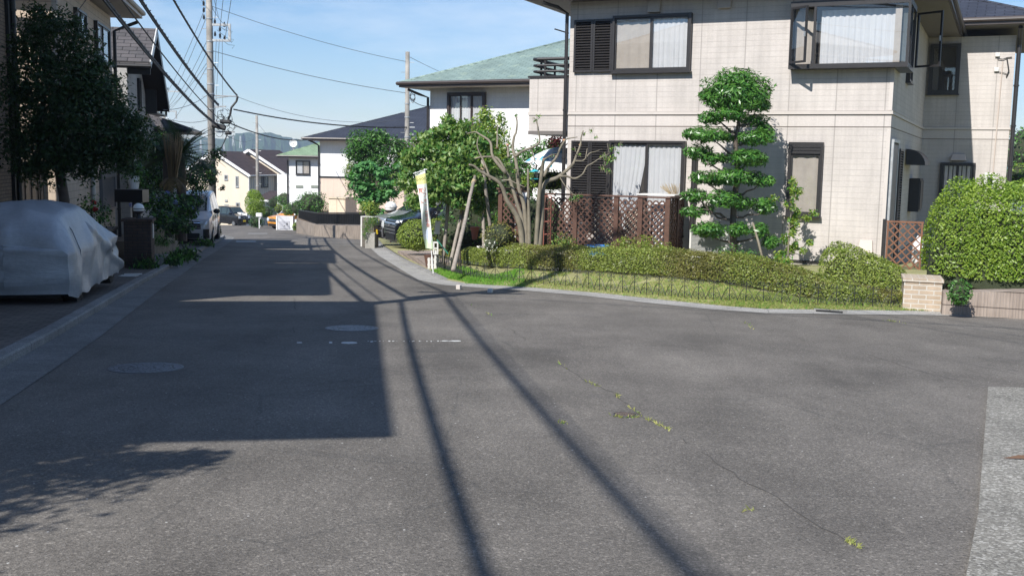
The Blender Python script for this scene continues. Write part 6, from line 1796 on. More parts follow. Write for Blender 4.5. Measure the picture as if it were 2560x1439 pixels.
bush('dark_bush', 'dark shaded bush mass under the dogwood', 1190, 545, 28.5, (1.0, .7, .95), [L_DARK, L_MID], .10, .45, 260, shell=.7)
bush('dark_bush', 'dark shrub behind the right side of the dogwood and its grey stake', 1262, 500, 27.2, (.75, .6, 1.15), [L_DARK, L_MID], .10, .45, 260, shell=.7)
bush('dark_bush', 'dark shrub behind the left end of the lattice fence', 1362, 562, 25.2, (.62, .4, .78), [L_DARK, L_MID], .09, .4, 260, shell=.7)
bush('dark_bush', 'lower dark shrub between the dogwood stakes', 1150, 590, 26.2, (.75, .5, .45), [L_DARK, L_MID], .09, .4, 260, shell=.7)
bush('dark_bush', 'dark shaded bush behind the bare tree and lattice screen', 1310, 560, 26.5, (.85, .6, .8), [L_DARK], .10, .45, 200, shell=.6)
# staked dogwood
DW = 23.5
b = at(1150, 650, 23.8); b.z = gz(b.x, b.y)
dg = [(1075, 345, .28, 0, .38), (1120, 330, .34, .1, .36), (1055, 380, .34, -.1, .36), (1100, 375, .4, 0, .36), (1160, 365, .45, .2, .38), (1205, 350, .3, .3, .36), (1140, 395, .5, 0, .36), (1190, 390, .4, .2, .36), (1065, 420, .32, -.2, .36), (1110, 425, .42, -.1, .34), (1170, 425, .45, .1, .36), (1220, 420, .35, .2, .4), (1060, 460, .28, -.2, .36), (1105, 462, .38, -.2, .32), (1160, 468, .42, 0, .32), (1210, 470, .35, .2, .36), (1130, 490, .3, -.1, .3), (1185, 492, .26, .1, .3), (1085, 490, .24, -.2, .34), (1120, 305, .14, .1, .8), (1150, 318, .2, .1, .5), (1040, 505, .22, -.2, .6), (1225, 500, .25, .3, .5), (1200, 520, .2, .2, .5), (1150, 505, .3, -.1, .35), (1190, 480, .34, .1, .4), (1235, 475, .26, .3, .5), (1100, 445, .3, -.3, .4), (1140, 450, .35, -.2, .4), (1180, 450, .32, -.1, .4), (1070, 500, .22, -.2, .6), (1020, 450, .22, .1, .8), (1030, 400, .2, .1, .7)]
tree('dogwood_tree', 'leafy dogwood in tiers held by weathered wooden stakes at the lawn corner', (b.x, b.y, b.z), [(p, (r[0] * 1.28, r[1] * 1.28, r[2] * 1.6)) for p, r in bl_(dg, DW + .35)], .125, .45, [L_PALE, L_MID], 470, .032, shell=.95, lump=.2, up=.5, droop=.55, jit=.5)
def stake(label, a, b2):
    a = Vector(a); t = thing('wooden_stake', label, 'stake', a, 0, 'stakes of the dogwood')
    m = MB(); m.tube(limb(a - Vector((0, 0, .1)), b2, 0, 4, .004), [.045, .043, .042, .04, .036], 9); m.build('pole', M_WOODGR, t, world=True, smooth=True)
    m = MB(); c = a.lerp(Vector(b2), .93); m.tube([c - Vector((.02, 0, .05)), c + Vector((.02, 0, .05))], .05, 9); m.build('rope_tie', M_STRAW, t, world=True)
def gpz(px, py, D):
    p = at(px, py, D); p.z = gz(p.x, p.y); return p
a = at(1133, 662, 20.2); stake('longest weathered stake leaning right from the lawn edge to the dogwood', (a.x, a.y, a.z), at(1188, 440, 23.4))
stake('shorter brown stake standing behind the longest stake', gpz(1122, 640, 23.6), at(1157, 520, 24.0))
stake('near vertical thin stake left of the longest stake', gpz(1107, 600, 24.1), at(1121, 490, 24.1))
stake('grey stake at the right side of the dogwood leaning left', gpz(1240, 560, 24), at(1206, 400, 23.4))
stake('pale slim stake behind the bronze azalea', gpz(1214, 625, 23.7), at(1206, 520, 24.0))
# things by the banner
a = at(1078, 664, 24.0); zg = gz(a.x, a.y)
gp2 = thing('white_picket', 'short white painted picket post at the foot of the banner', 'post', (a.x, a.y, zg))
m = MB()
for k in range(4): m.box(-.08 + k * .07, -.03 + k * .07, -.01, .01, 0, .26 + .02 * (k % 2))
for z in (.08, .2): m.box(-.09, .20, .011, .02, z, z + .03)
m.build('pickets', M_OFFWHITE, gp2)
sg = thing('garden_sign', 'white carved board on a black rod right of the banner', 'sign', (at(1092, 640, 24.2).x, 24.2, gz(-1.75, 24.2)))
zz = at(1092, 585, 24.2).z - sg.location.z
m = MB(); vs = [(-.06, -.012, zz), (.06, -.012, zz), (.075, -.012, zz + .2), (.09, -.012, zz + .31), (.03, -.012, zz + .30), (-.04, -.012, zz + .31), (-.05, -.012, zz + .16)]; n = len(vs)
m.add(vs + [(x, .012, z) for x, y, z in vs], [tuple(range(n)), tuple(range(n, 2 * n))[::-1]] + [(i, (i + 1) % n, n + (i + 1) % n, n + i) for i in range(n)]); m.build('board', M_OFFWHITE, sg)
m = MB(); m.tube([(0, .03, 0), (0, .03, zz + .5)], .01, 6); m.build('rod', M_BLACK, sg)
ms_ = thing('small_frame_sign', 'small white frame sign below the carved board by the banner', 'sign', (at(1088, 640, 23.9).x, 23.9, gz(-1.75, 23.9)))
m = MB(); zz = at(1088, 636, 23.9).z - ms_.location.z
m.box(-.05, .07, -.01, .01, zz, zz + .03); m.box(-.05, .07, -.01, .01, zz + .26, zz + .30); m.box(-.05, -.02, -.01, .01, zz + .031, zz + .259); m.box(.04, .07, -.01, .01, zz + .031, zz + .259); m.box(-.02, .04, -.01, .01, zz + .13, zz + .16); m.build('frame', M_OFFWHITE, ms_)
m = MB(); m.box(-.02, .03, .011, .03, -.05, zz + .1); m.build('post', M_OFFWHITE, ms_)
cp = thing('flower_pot', 'brown clay pot on the ground behind the banner foot', 'pot', (at(1076, 648, 24.3).x, 24.3, gz(-1.9, 24.3)))
m = MB(); m.lathe([(.10, 0), (.15, .26), (.16, .28), (.13, .27)], 14); m.build('pot', plain('brown_clay', (.12, .06, .04), .8), cp)
rp_ = thing('flower_pot', 'terracotta pot glimpsed in the shade under the dogwood', 'pot', (at(1187, 578, 25.4).x, 25.4, at(1187, 578, 25.4).z))
m = MB(); m.lathe([(.06, -.2), (.09, 0), (.12, .08), (.12, .11), (.1, .1)], 14); m.build('pot', M_TERRA, rp_)
hs_ = thing('green_pole', 'green painted pole leaning over the short hedge', 'pole', (at(1118, 632, 22.5).x, 22.5, at(1118, 632, 22.5).z))
m = MB(); m.tube([at(1120, 634, 22.4) - hs_.location, at(1093, 600, 23.2) - hs_.location], .016, 6); m.build('rod', plain('green_coating', (.03, .16, .10), .5), hs_)
# banner
B0_ = at(1080, 662, 22.3); zg = gz(B0_.x, B0_.y); top = at(1062, 424, 22.3)
bn = thing('banner_flag', 'tall narrow white banner with yellow top and red writing on a tilted pole', 'banner', (B0_.x, B0_.y, zg))
P0 = Vector((B0_.x + .03, B0_.y, zg)); P1 = Vector((top.x, top.y, top.z))
m = MB(); m.tube([P0 + Vector((0, .02, 0)), P1], .012, 8); m.tube([at(1033, 434, 22.3), at(1068, 423, 22.3)], .008, 6); m.ball(P1, .022, 8, 6); m.build('pole', M_WHITE, bn, world=True)
tl, tr_ = at(1037, 436, 22.3), at(1063, 427, 22.3); blc, brc = at(1064, 621, 22.25), at(1084, 622, 22.3)
left = [tl, at(1045, 480, 22.25), at(1053, 530, 22.15), at(1056, 575, 22.2), blc]; right = [tr_, at(1068.5, 480, 22.3), at(1073.5, 530, 22.32), at(1078.5, 575, 22.3), brc]
def lerp_l(l, k): a = k * (len(l) - 1); i = min(int(a), len(l) - 2); return l[i].lerp(l[i + 1], a - i)
def bpt(u, v):
    p = lerp_l(left, v).lerp(lerp_l(right, v), u); p.y += .05 * math.sin(u * 5 + v * 7) * (1 - u * .6); return p
m = MB(); nu, nv = 10, 40
for j in range(nv + 1):
    for i in range(nu + 1): m.v.append(tuple(bpt(i / nu, j / nv)))
for j in range(nv):
    for i in range(nu):
        a = j * (nu + 1) + i; m.f.append((a, a + 1, a + nu + 2, a + nu + 1)); m.m.append(1 if j < 6 and j > 0 else (2 if j > 34 else 0))
t = NT('banner_cloth'); o_ = t.obj()
M_BAN = t.done(t.mix(.0, (0, 0, 0), (0, 0, 0)) if False else (lambda p: p)(t.pbsdf(t.mix(t.ramp(t.noise(o_, 6, 3), [(.45, 0), (.7, .5)]), (.74, .76, .72), (.56, .68, .46)), .7, 0, .2)))
bc = m.build('cloth', [M_BAN, M_YEL, plain('pale_green_print', (.60, .70, .48), .7)], bn, world=True, smooth=True, recalc=False)
def glyphs(txt, u, v, size, mat, name):
    """lettering bent onto the cloth: meshed from the built-in font"""
    cu = bpy.data.curves.new(name, 'FONT'); cu.body = txt; cu.size = 1.0; cu.align_x = 'CENTER'; cu.align_y = 'CENTER'
    o = bpy.data.objects.new(name, cu); COL.objects.link(o)
    bpy.context.view_layer.update()
    me = bpy.data.meshes.new_from_object(o.evaluated_get(bpy.context.evaluated_depsgraph_get()))
    bpy.data.objects.remove(o)
    Mi = chain(bn).inverted(); H_ = 1.60; W_ = .218
    for ve in me.vertices:
        p = bpt(min(max(u + ve.co.x * size / W_, 0.02), .98), min(max(v - ve.co.y * size / H_, .01), .99)); p.y -= .008
        ve.co = Mi @ p
    return me
m_red = plain('red_print', (.62, .16, .12), .7); m_dk = plain('dark_print', (.12, .13, .05), .7)
try:
    for i, ch_ in enumerate('リフォーム相談会'): link_mesh('lettering', glyphs(ch_, .68, .22 + i * .066, .105, m_red, 'lettering'), m_red, bc)
    for i, ch_ in enumerate('買ト'): link_mesh('lettering', glyphs(ch_, .28, .235 + i * .15, .12, m_red, 'lettering'), m_red, bc)
    link_mesh('lettering', glyphs('○◇○○', .5, .085, .06, m_dk, 'lettering'), m_dk, bc)
except Exception as e:
    print('lettering skipped', e)
m = MB(); pts = []
for k in range(20):
    a = 2 * math.pi * k / 20; p = bpt(.60 + .30 * math.cos(a), .83 + .10 * math.sin(a)); p.y -= .006; pts.append(p)
m.add(pts, [tuple(range(20))]); m.build('printed_figure', plain('pale_blue_print', (.62, .68, .78), .7), bc, world=True, recalc=False)
for i in range(3):
    m = MB(); p = bpt((.05, .5, .95)[i], 0); m.tube([p, p + Vector((0, 0, .05))], .008, 4); m.build('strap', M_WHITE, bn, world=True)
# right edge background
bush('far_tree', 'dark green tree behind the right end of the beige house', 2560, 380, 62, (1.3, 1.2, 1.6), [L_MID, L_DARK], .2, .5, 60, shell=.6, lump=.2, cat='tree')
bush('far_hedge', 'green hedge top between the beige house and the right edge', 2560, 440, 38, (.75, .7, .5), [L_YG, L_MID], .1, .5, 200, shell=.5)
b = at(2556, 430, 70); upf = thing('utility_pole', 'distant thin pole glimpsed past the right corner of the beige house', 'utility pole', (b.x, b.y, b.z - 2), 0, 'utility poles')
m = MB(); m.tube([(0, 0, 0), (0, 0, 6.2)], .12, 8); m.build('shaft', M_POLE, upf); m = MB(); m.box(-.5, .5, -.05, .05, 4.6, 4.7); m.build('crossarm', M_GALV, upf)
# dark spiky shrub just outside the right edge
leafy('spiky_shrub', 'dark spiky leaved shrub at the right edge above the concrete slab', 'shrub', (4.95, 8.2, road_z(8.2) + .1), [(Vector((4.86, 8.35, road_z(8.3) + .28)), (.36, .4, .27))], .1, .3, [L_DARK], 500, shell=.6)
# hills with pylons
hl = [(-400, 352), (0, 345), (300, 338), (430, 350), (500, 342), (560, 348), (585, 338), (600, 333), (625, 331), (648, 334), (665, 331), (690, 334), (705, 340), (740, 348), (790, 350), (860, 352), (1000, 350), (1300, 352), (1700, 345), (2300, 352), (2560, 360), (3100, 352)]
m = MB(); nx = 420
xs = np.linspace(-400, 3100, nx); hy_ = np.interp(xs, [a for a, b in hl], [b for a, b in hl])
rows = [(1500, 0.0), (1380, .25), (1250, .5), (1120, .75), (980, 1.0)]
for D, k in rows:
    for i, x in enumerate(xs):
        top = at(x, hy_[i] + (RNG.normal() * 1.1 if k == 0 else 0), 1500); p = at(x, 400, D)
        z = top.z * (1 - k) + (-26) * k + (RNG.normal() * 2.5 if k else 0) + (6 * math.sin(x * .05 + D) if 0 < k < 1 else 0)
        m.v.append((p.x, D + RNG.normal() * 6, z))
for r in range(len(rows) - 1):
    for i in range(nx - 1): a = r * nx + i; m.f.append((a, a + nx, a + nx + 1, a + 1)); m.m.append(0)
t = NT('forest_hill'); o_ = t.obj()
vv = t.voro(o_, .09, 'Color'); M_HILL = t.done(t.pbsdf(t.mix(.6, t.ramp(t.sep(vv)[0], [(0, (.02, .045, .02)), (1, (.06, .11, .04))]), t.ramp(t.noise(o_, .01, 5), [(.3, (.025, .05, .025)), (.7, (.06, .10, .04))])), .95, 0, .1, t.bump(t.noise(o_, .08, 4), .8, 6)))
tag(m.build('hills', M_HILL, recalc=False), kind='structure')
for i, (px, py0, py1) in enumerate(((583, 335, 356), (601, 340, 362), (502, 350, 368), (560, 356, 372))):
    b = at(px, py1, 1240); t_ = at(px, py0, 1240); h = t_.z - b.z
    tw_ = thing('pylon', ['left of the two tallest white pylons on the hill', 'right of the two tallest white pylons on the hill', 'white pylon on the hill left of the utility pole', 'small pale pylon low on the hill just right of the utility pole'][i], 'pylon', b, 0, 'pylons on the hill')
    m = MB(); w0, w1 = h * .11, h * .02
    for sx in (-1, 1):
        for sy in (-1, 1): m.tube([(sx * w0, sy * w0, -4), (sx * w1, sy * w1, h)], .17, 4)
    for k in range(6):
        z0_ = h * k / 6; z1_ = h * (k + 1) / 6; a0 = w0 + (w1 - w0) * k / 6; a1 = w0 + (w1 - w0) * (k + 1) / 6
        for sy in (-1, 1): m.tube([(-a0, sy * a0, z0_), (a1, sy * a1, z1_)], .1, 3); m.tube([(a0, sy * a0, z0_), (-a1, sy * a1, z1_)], .1, 3)
    for k in range(3): z = h * (.62 + .13 * k); m.bar((-h * .13, 0, z), (h * .13, 0, z), .3, .3)
    m.build('lattice', M_OFFWHITE, tw_)
# ------------------------------------------------------------------ vehicles
def paint(name, col, metal=.0, rough=.28):
    t = NT(name); o = t.obj()
    n = t.noise(o, 2.5, 4); c = t.mix(t.ramp(n, [(.3, .0), (.8, .25)]), col, tuple(min(1, k * .85 + .01) for k in col))
    return t.done(t.pbsdf(c, rough, metal, .5, None, Coat_Weight=.6, Coat_Roughness=.06))
def car(name, label, loc, heading, st, body, L, W, wheel_r=.31, wb=(.22, .80), glass_st=None, front=None, plate=None, roofmat=None, pillar=None, group=None, cladding=None):
    """st: stations along the length from the nose, (x, z_bottom, z_belt, z_top, half width low, half width belt, half width top)
    heading: direction the nose points to; loc: ground point under the middle"""
    t = thing(name, label, 'car', loc, math.atan2(heading[1], heading[0]), group)
    n = len(st); m = MB(); K = 16
    secs = []
    for (x, zb, zs, zt, wb_, ws, wt) in st:
        X = L / 2 - x
        half = [(0, zb), (wb_ * .8, zb), (wb_ * .97, zb + .05), (ws * 1.0, zb + (zs - zb) * .45), (ws, zs - .06), (ws * .985, zs), (wt * 1.02, zt - (.07 if zt - zs > .2 else .02)), (wt * .90, zt - .012), (0, zt)]
        ring = [(X, y, z) for y, z in half] + [(X, -y, z) for y, z in half[-2:0:-1]]
        secs.append(ring)
    k = len(secs[0])
    for r in secs: m.v += r
    for i in range(n - 1):
        for j in range(k):
            a = i * k + j; b = i * k + (j + 1) % k
            m.f.append((a, b, b + k, a + k)); hi = 5 <= j <= 10
            m.m.append(1 if (roofmat and hi and (st[i][3] - st[i][2] > .3 and st[i + 1][3] - st[i + 1][2] > .3)) else 0)
    m.f.append(tuple(range(k))[::-1]); m.m.append(0); m.f.append(tuple((n - 1) * k + j for j in range(k))); m.m.append(0)
    bo = m.build('body', [body, roofmat] if roofmat else body, t)
    smooth_by_angle(bo, 32)
    from mathutils.bvhtree import BVHTree
    bvh = BVHTree.FromPolygons([Vector(v) for v in m.v], m.f)
    bm_ = m
    # glazing laid 8 mm proud of the shell
    def P(i, y_side, f):
        x, zb, zs, zt, wb_, ws, wt = i
        return Vector((L / 2 - x, y_side * (ws * .985 + (wt * 1.02 - ws * .985) * f), zs + (zt - .07 - zs) * f))
    def I(x):
        for a, b in zip(st[:-1], st[1:]):
            if a[0] <= x <= b[0]:
                u = (x - a[0]) / (b[0] - a[0]); return tuple(p + (q - p) * u for p, q in zip(a, b))
        return st[-1]
    for side in (1, -1):
        for (x0, x1, x0t, x1t) in glass_st:
            g = MB(); nn_ = 5
            for j in range(nn_ + 1):
                f = .06 + .86 * j / nn_
                for i in range(7):
                    xx = (x0 + (x0t - x0) * j / nn_) + ((x1 + (x1t - x1) * j / nn_) - (x0 + (x0t - x0) * j / nn_)) * i / 6
                    p = P(I(xx), side, f); p.y += side * .010; g.v.append(tuple(p))
            for j in range(nn_):
                for i in range(6): a = j * 7 + i; g.f.append((a, a + 1, a + 8, a + 7)); g.m.append(0)
            g.build('side_window', M_CARGLASS, t, smooth=True)
    # windscreen
    xs0, xs1 = front['ws']
    g = MB()
    for j in range(7):
        xx = xs0 + (xs1 - xs0) * j / 6; s = I(xx)
        for i in range(9):
            y = (i / 8 * 2 - 1); wtop = s[6] * .93 if j > 0 else s[6] * .95
            z = s[3] + .012 - .03 * abs(y) ** 3
            g.v.append((L / 2 - xx + .012, y * wtop, z))
    for j in range(6):
        for i in range(8): a = j * 9 + i; g.f.append((a, a + 1, a + 10, a + 9)); g.m.append(0)
    g.build('windscreen', M_CARGLASS, t, smooth=True)
    # wheels
    for wx in wb:
        for side in (1, -1):
            s = I(wx * L); y = side * (s[5] - .10)
            m = MB(); m.lathe([(wheel_r * .62, -.10), (wheel_r * .95, -.10), (wheel_r, -.07), (wheel_r, .07), (wheel_r * .95, .105), (wheel_r * .66, .11)], 26, (L / 2 - wx * L, y, wheel_r), 'y')
            wl = m.build('wheel', M_TYRE, t, smooth=False)
            m = MB(); c = Vector((L / 2 - wx * L, y + side * .112, wheel_r))
            m.lathe([(wheel_r * .66, -.012), (wheel_r * .62, .004), (wheel_r * .56, -.004)], 24, c, 'y')
            for q in range(10):
                a = 2 * math.pi * q / 10; m.bar(c, c + Vector((math.cos(a), 0, math.sin(a))) * wheel_r * .6, .035, .014, (0, 1, 0))
            m.build('rim', M_RIM, wl)
            m = MB(); a0 = []
            for q in range(19):
                a = math.pi * q / 18; a0.append((L / 2 - wx * L + math.cos(a) * (wheel_r + .045), side * (s[5] + .004), wheel_r + math.sin(a) * (wheel_r + .045)))
            a0 += [(L / 2 - wx * L - wheel_r - .045, side * (s[5] + .004), s[1]), (L / 2 - wx * L + wheel_r + .045, side * (s[5] + .004), s[1])]
            m.add([(x, y_ - side * .004 * (i > 18), z) for i, (x, y_, z) in enumerate(a0)], [tuple(range(len(a0)))]); m.build('wheel_arch', cladding or M_BLACK, t)
    # face of the car
    fz = front; X = L / 2
    def fx(y, z):
        # nose surface x at height z (stations near the front bulge)
        h = bvh.ray_cast(Vector((L, y, z)), Vector((-1, 0, 0)))[0]
        return h.x if h is not None else X - .3
    def fpanel(name_, y0, y1, z0, z1, mat, out=.012, sub=None, n_=6, slant=0.0):
        g = MB()
        for j in range(3):
            for i in range(n_ + 1):
                y = y0 + (y1 - y0) * i / n_; z = z0 + (z1 - z0) * j / 2 + slant * abs(y); g.v.append((fx(y, z) + out, y, z))
        for j in range(2):
            for i in range(n_): a = j * (n_ + 1) + i; g.f.append((a, a + 1, a + n_ + 2, a + n_ + 1)); g.m.append(0)
        return g.build(name_, mat, sub or t, smooth=True)
    gy, g0, g1 = fz['grille']
    gr = fpanel('grille', -gy, gy, g0, g1, M_BLACK, .014)
    for q in range(fz.get('bars', 3)):
        z = g0 + (g1 - g0) * (q + .5) / fz.get('bars', 3); fpanel('grille_bar', -gy * .96, gy * .96, z - .016, z + .016, fz.get('barmat', M_CHROME), .026, gr)
    for side in (1, -1):
        h0, h1, hz0, hz1 = fz['lamp']
        if fz.get('round'):
            m = MB(); c = Vector((fx(side * (h0 + h1) / 2, (hz0 + hz1) / 2) + .02, side * (h0 + h1) / 2, (hz0 + hz1) / 2)); m.lathe([((h1 - h0) / 2, -.03), ((h1 - h0) / 2, .0), ((h1 - h0) * .4, .02), (.01, .03)], 18, c, 'x'); m.build('headlight', M_HEADL, t, smooth=True)
        else: fpanel('headlight', side * h0, side * h1, hz0, hz1, M_HEADL, .020, slant=fz.get('slant', .05))
        if 'fog' in fz:
            h0, h1, hz0, hz1 = fz['fog']; fpanel('fog_light_surround', side * h0, side * h1, hz0, hz1, M_BLACK, .016)
        m = MB(); s = I(fz['mirror']); c = Vector((X - fz['mirror'] + .05, side * (s[5] + .10), s[2] + .10))
        m.ball(c, (.07, .12, .09), 12, 8); m.bar(c - Vector((0, side * .1, .05)), c, .04, .04); m.build('mirror', fz.get('mirrormat', body), t, smooth=True)
        for hx in fz.get('handles', ()):
            s = I(hx); m = MB(); m.box(X - hx - .09, X - hx + .09, min(side * (s[5] + .002), side * (s[5] + .03)), max(side * (s[5] + .002), side * (s[5] + .03)), s[2] - .16, s[2] - .125); m.build('door_handle', fz.get('hmat', body), t)
        # door shut lines
        m = MB()
        for hx in fz.get('seams', ()):
            s = I(hx); 
            m.bar((X - hx, side * (s[5] + .001), s[1] + .1), (X - hx, side * (s[5] + .001), s[2] - .06), .008, .006)
        if fz.get('seams'): m.build('door_seam', M_BLACK, t)
    if 'intake' in fz: fpanel('lower_intake', -fz['intake'][0], fz['intake'][0], fz['intake'][1], fz['intake'][2], M_BLACK, .014)
    fpanel('bumper_lip', -W * .42, W * .42, fz['zb'] - .02, fz['zb'] + .05, M_BLACK, .01)
    if plate: fpanel('number_plate', -.165 + fz.get('py', 0), .165 + fz.get('py', 0), plate[1], plate[1] + .165, plate[0], .04, None, 2)
    if fz.get('emblem'): 
        m = MB(); c = Vector((fx(0, fz['emblem']) + .03, 0, fz['emblem'])); m.lathe([(.06, 0), (.06, .012), (.05, .016)], 16, c, 'x'); m.build('emblem', M_CHROME, t)
    # rear lamps
    for side in (1, -1):
        s = st[-1]; m = MB(); m.box(-L / 2 - .012, -L / 2 + .03, min(side * s[5] * .8, side * s[5] * .97), max(side * s[5] * .8, side * s[5] * .97), s[2] - .15, s[2] + .15); m.build('tail_light', plain('tail_red', (.35, .02, .02), .2), t)
    return t
VAN = [(0, .28, .80, .83, .66, .70, .58), (.06, .22, .94, .97, .78, .80, .66), (.25, .20, 1.0, 1.03, .84, .845, .70), (.70, .20, 1.05, 1.10, .85, .86, .70), (.95, .20, 1.07, 1.20, .85, .86, .71), (1.75, .20, 1.09, 1.70, .86, .865, .68), (2.1, .20, 1.10, 1.80, .86, .865, .68), (3.0, .20, 1.12, 1.86, .86, .865, .68), (4.1, .22, 1.12, 1.84, .86, .865, .67), (4.55, .26, 1.10, 1.72, .84, .85, .64), (4.68, .32, 1.05, 1.30, .80, .82, .62)]
VG = [(1.25, 1.95, 1.75, 2.0), (2.05, 3.0, 2.07, 3.0), (3.08, 4.3, 3.08, 4.15)]
def vfront(**k):
    d = dict(ws=(.98, 1.78), zb=.24, grille=(.52, .62, .88), bars=3, lamp=(.50, .78, .74, .86), mirror=1.35, fog=(.60, .80, .30, .62), intake=(.48, .30, .48), rake=.10, handles=(2.15, 3.05), seams=(1.3, 2.05, 3.02), emblem=.78)
    d.update(k); return d
P_SILV = paint('pearl_white_paint', (.56, .56, .58), .25, .3); P_BLK = paint('black_paint', (.006, .007, .010), 0, .2); P_SIL2 = paint('silver_paint', (.50, .50, .52), .6, .3)
P_ORG = paint('orange_paint', (.75, .30, .02), 0, .3); P_WHT = paint('white_paint_car', (.75, .75, .74), 0, .3); P_NAVY = paint('dark_roof_paint', (.02, .022, .035), 0, .3)
# white minivan on the left, facing the camera
c = at(506, 609, 35.6)
hd = Vector((.205, -.979))
x0 = c.x - .62; cc = Vector((x0, 35.7)) - hd * 2.34
car('white_minivan', 'pearl white minivan parked nose on at the left kerb beside the utility pole', (cc.x, cc.y, road_z(cc.y) + .085), hd, VAN, P_SILV, 4.68, 1.72, .32, (.20, .79), VG, vfront(mirrormat=M_BLACK, barmat=M_CHROME))
# black and silver minivans in the driveway on the right
hd = Vector((-.905, -.425)); ax = -hd
f0 = Vector((-4.2, 35.55)); cc = f0 + ax * 2.34
BV = car('black_minivan', 'glossy black minivan parked nose out in front of the silver one', (cc.x, cc.y, road_z(36.5) + .15), hd, VAN, P_BLK, 4.68, 1.72, .33, (.20, .79), VG, vfront(grille=(.60, .45, .90), bars=4, lamp=(.55, .82, .84, .93), hmat=M_CHROME, handles=(2.15, 3.05), fog=(.62, .80, .28, .42)))
f1 = Vector((-4.95, 38.0)); cc = f1 + ax * 2.34
car('silver_minivan', 'silver grey minivan half hidden behind the black one', (cc.x, cc.y, road_z(38.3) + .15), hd, VAN, P_SIL2, 4.68, 1.72, .33, (.20, .79), VG, vfront(grille=(.50, .55, .86), bars=3, lamp=(.50, .80, .66, .88), slant=0), plate=(M_PLY, .36))
# black box van at the far bend
KEI = [(0, .24, .84, .86, .60, .63, .54), (.05, .20, .95, .98, .69, .715, .60), (.30, .19, 1.0, 1.04, .71, .735, .62), (.62, .19, 1.03, 1.10, .72, .735, .64), (.78, .19, 1.04, 1.20, .72, .735, .64), (1.25, .19, 1.06, 1.68, .735, .735, .62), (1.5, .19, 1.06, 1.76, .735, .735, .62), (2.4, .19, 1.07, 1.79, .735, .735, .62), (3.1, .2, 1.07, 1.77, .735, .735, .62), (3.32, .24, 1.05, 1.66, .72, .72, .6), (3.39, .3, 1.0, 1.3, .68, .70, .58)]
KG_ = [(.98, 1.5, 1.3, 1.52), (1.58, 2.35, 1.6, 2.35), (2.42, 3.15, 2.42, 3.05)]
c = at(560, 562, 95.0); hd = Vector((.80, -.60)).normalized()
cc = Vector((c.x + .5, 96.0))
car('black_box_van', 'small black box van with a yellow number plate at the far bend', (cc.x, cc.y, road_z(cc.y)), hd, KEI, P_BLK, 3.39, 1.475, .27, (.17, .86), KG_, vfront(ws=(.80, 1.28), grille=(.42, .62, .86), lamp=(.42, .66, .70, .92), mirror=1.05, fog=(.48, .66, .3, .5), intake=(.4, .26, .4), handles=(1.65, 2.45), seams=(.98, 1.55, 2.4), emblem=.76, zb=.22), plate=(M_PLY, .42))
# orange car and white car at the far right
SUVS = [(0, .28, .74, .77, .64, .70, .56), (.06, .24, .89, .92, .76, .80, .66), (.3, .22, .95, .99, .82, .83, .70), (.85, .22, 1.0, 1.06, .84, .84, .70), (1.0, .22, 1.02, 1.15, .84, .84, .70), (1.55, .22, 1.04, 1.52, .84, .84, .64), (1.9, .22, 1.05, 1.60, .84, .84, .64), (2.8, .22, 1.06, 1.61, .84, .84, .64), (3.4, .24, 1.06, 1.55, .83, .83, .62), (3.62, .3, 1.0, 1.35, .8, .81, .6), (3.70, .34, .95, 1.1, .76, .79, .58)]
SG = [(1.3, 1.9, 1.6, 1.95), (2.0, 2.75, 2.0, 2.75), (2.82, 3.45, 2.82, 3.3)]
hd = Vector((-.72, -.69)).normalized(); c = at(672, 572, 75.5); cc = Vector((c.x + .25, 75.6)) - hd * 1.85
car('orange_car', 'orange car with a dark roof and round headlights at the far bend', (cc.x, cc.y, road_z(cc.y)), hd, SUVS, P_ORG, 3.7, 1.68, .32, (.19, .82), SG, vfront(ws=(1.02, 1.58), grille=(.45, .58, .80), lamp=(.46, .76, .60, .84), round=True, mirror=1.35, fog=(.55, .75, .30, .45), intake=(.5, .3, .45), rake=.12, handles=(2.1, 2.9), seams=(1.35, 1.97, 2.8), emblem=.72, mirrormat=M_WHITE), roofmat=P_NAVY)
SED = [(0, .24, .58, .60, .5, .58, .45), (.06, .2, .70, .73, .70, .76, .62), (.4, .18, .80, .86, .82, .84, .70), (1.0, .18, .88, .95, .85, .85, .70), (1.25, .18, .90, 1.0, .85, .85, .70), (1.95, .18, .92, 1.38, .85, .85, .60), (2.4, .18, .94, 1.46, .85, .85, .58), (3.1, .18, .95, 1.44, .85, .85, .58), (3.8, .2, .96, 1.25, .84, .84, .6), (4.1, .26, .94, 1.08, .80, .82, .64), (4.2, .3, .88, .95, .74, .78, .6)]
hd = Vector((-.80, -.60)); c = at(735, 575, 71.5); cc = Vector((c.x + .1, 72.6)) - hd * 2.0
car('white_car', 'white car mostly hidden behind the white service post', (cc.x, cc.y, road_z(cc.y)), hd, SED, P_WHT, 4.2, 1.70, .30, (.2, .82), [(1.55, 2.4, 2.0, 2.45), (2.5, 3.4, 2.5, 3.2)], vfront(ws=(1.3, 2.0), zb=.2, grille=(.5, .34, .5), lamp=(.48, .80, .60, .72), mirror=1.7, fog=(.55, .76, .26, .42), intake=(.45, .22, .32), handles=(2.4, 3.2), seams=(1.6, 2.45), emblem=.6))
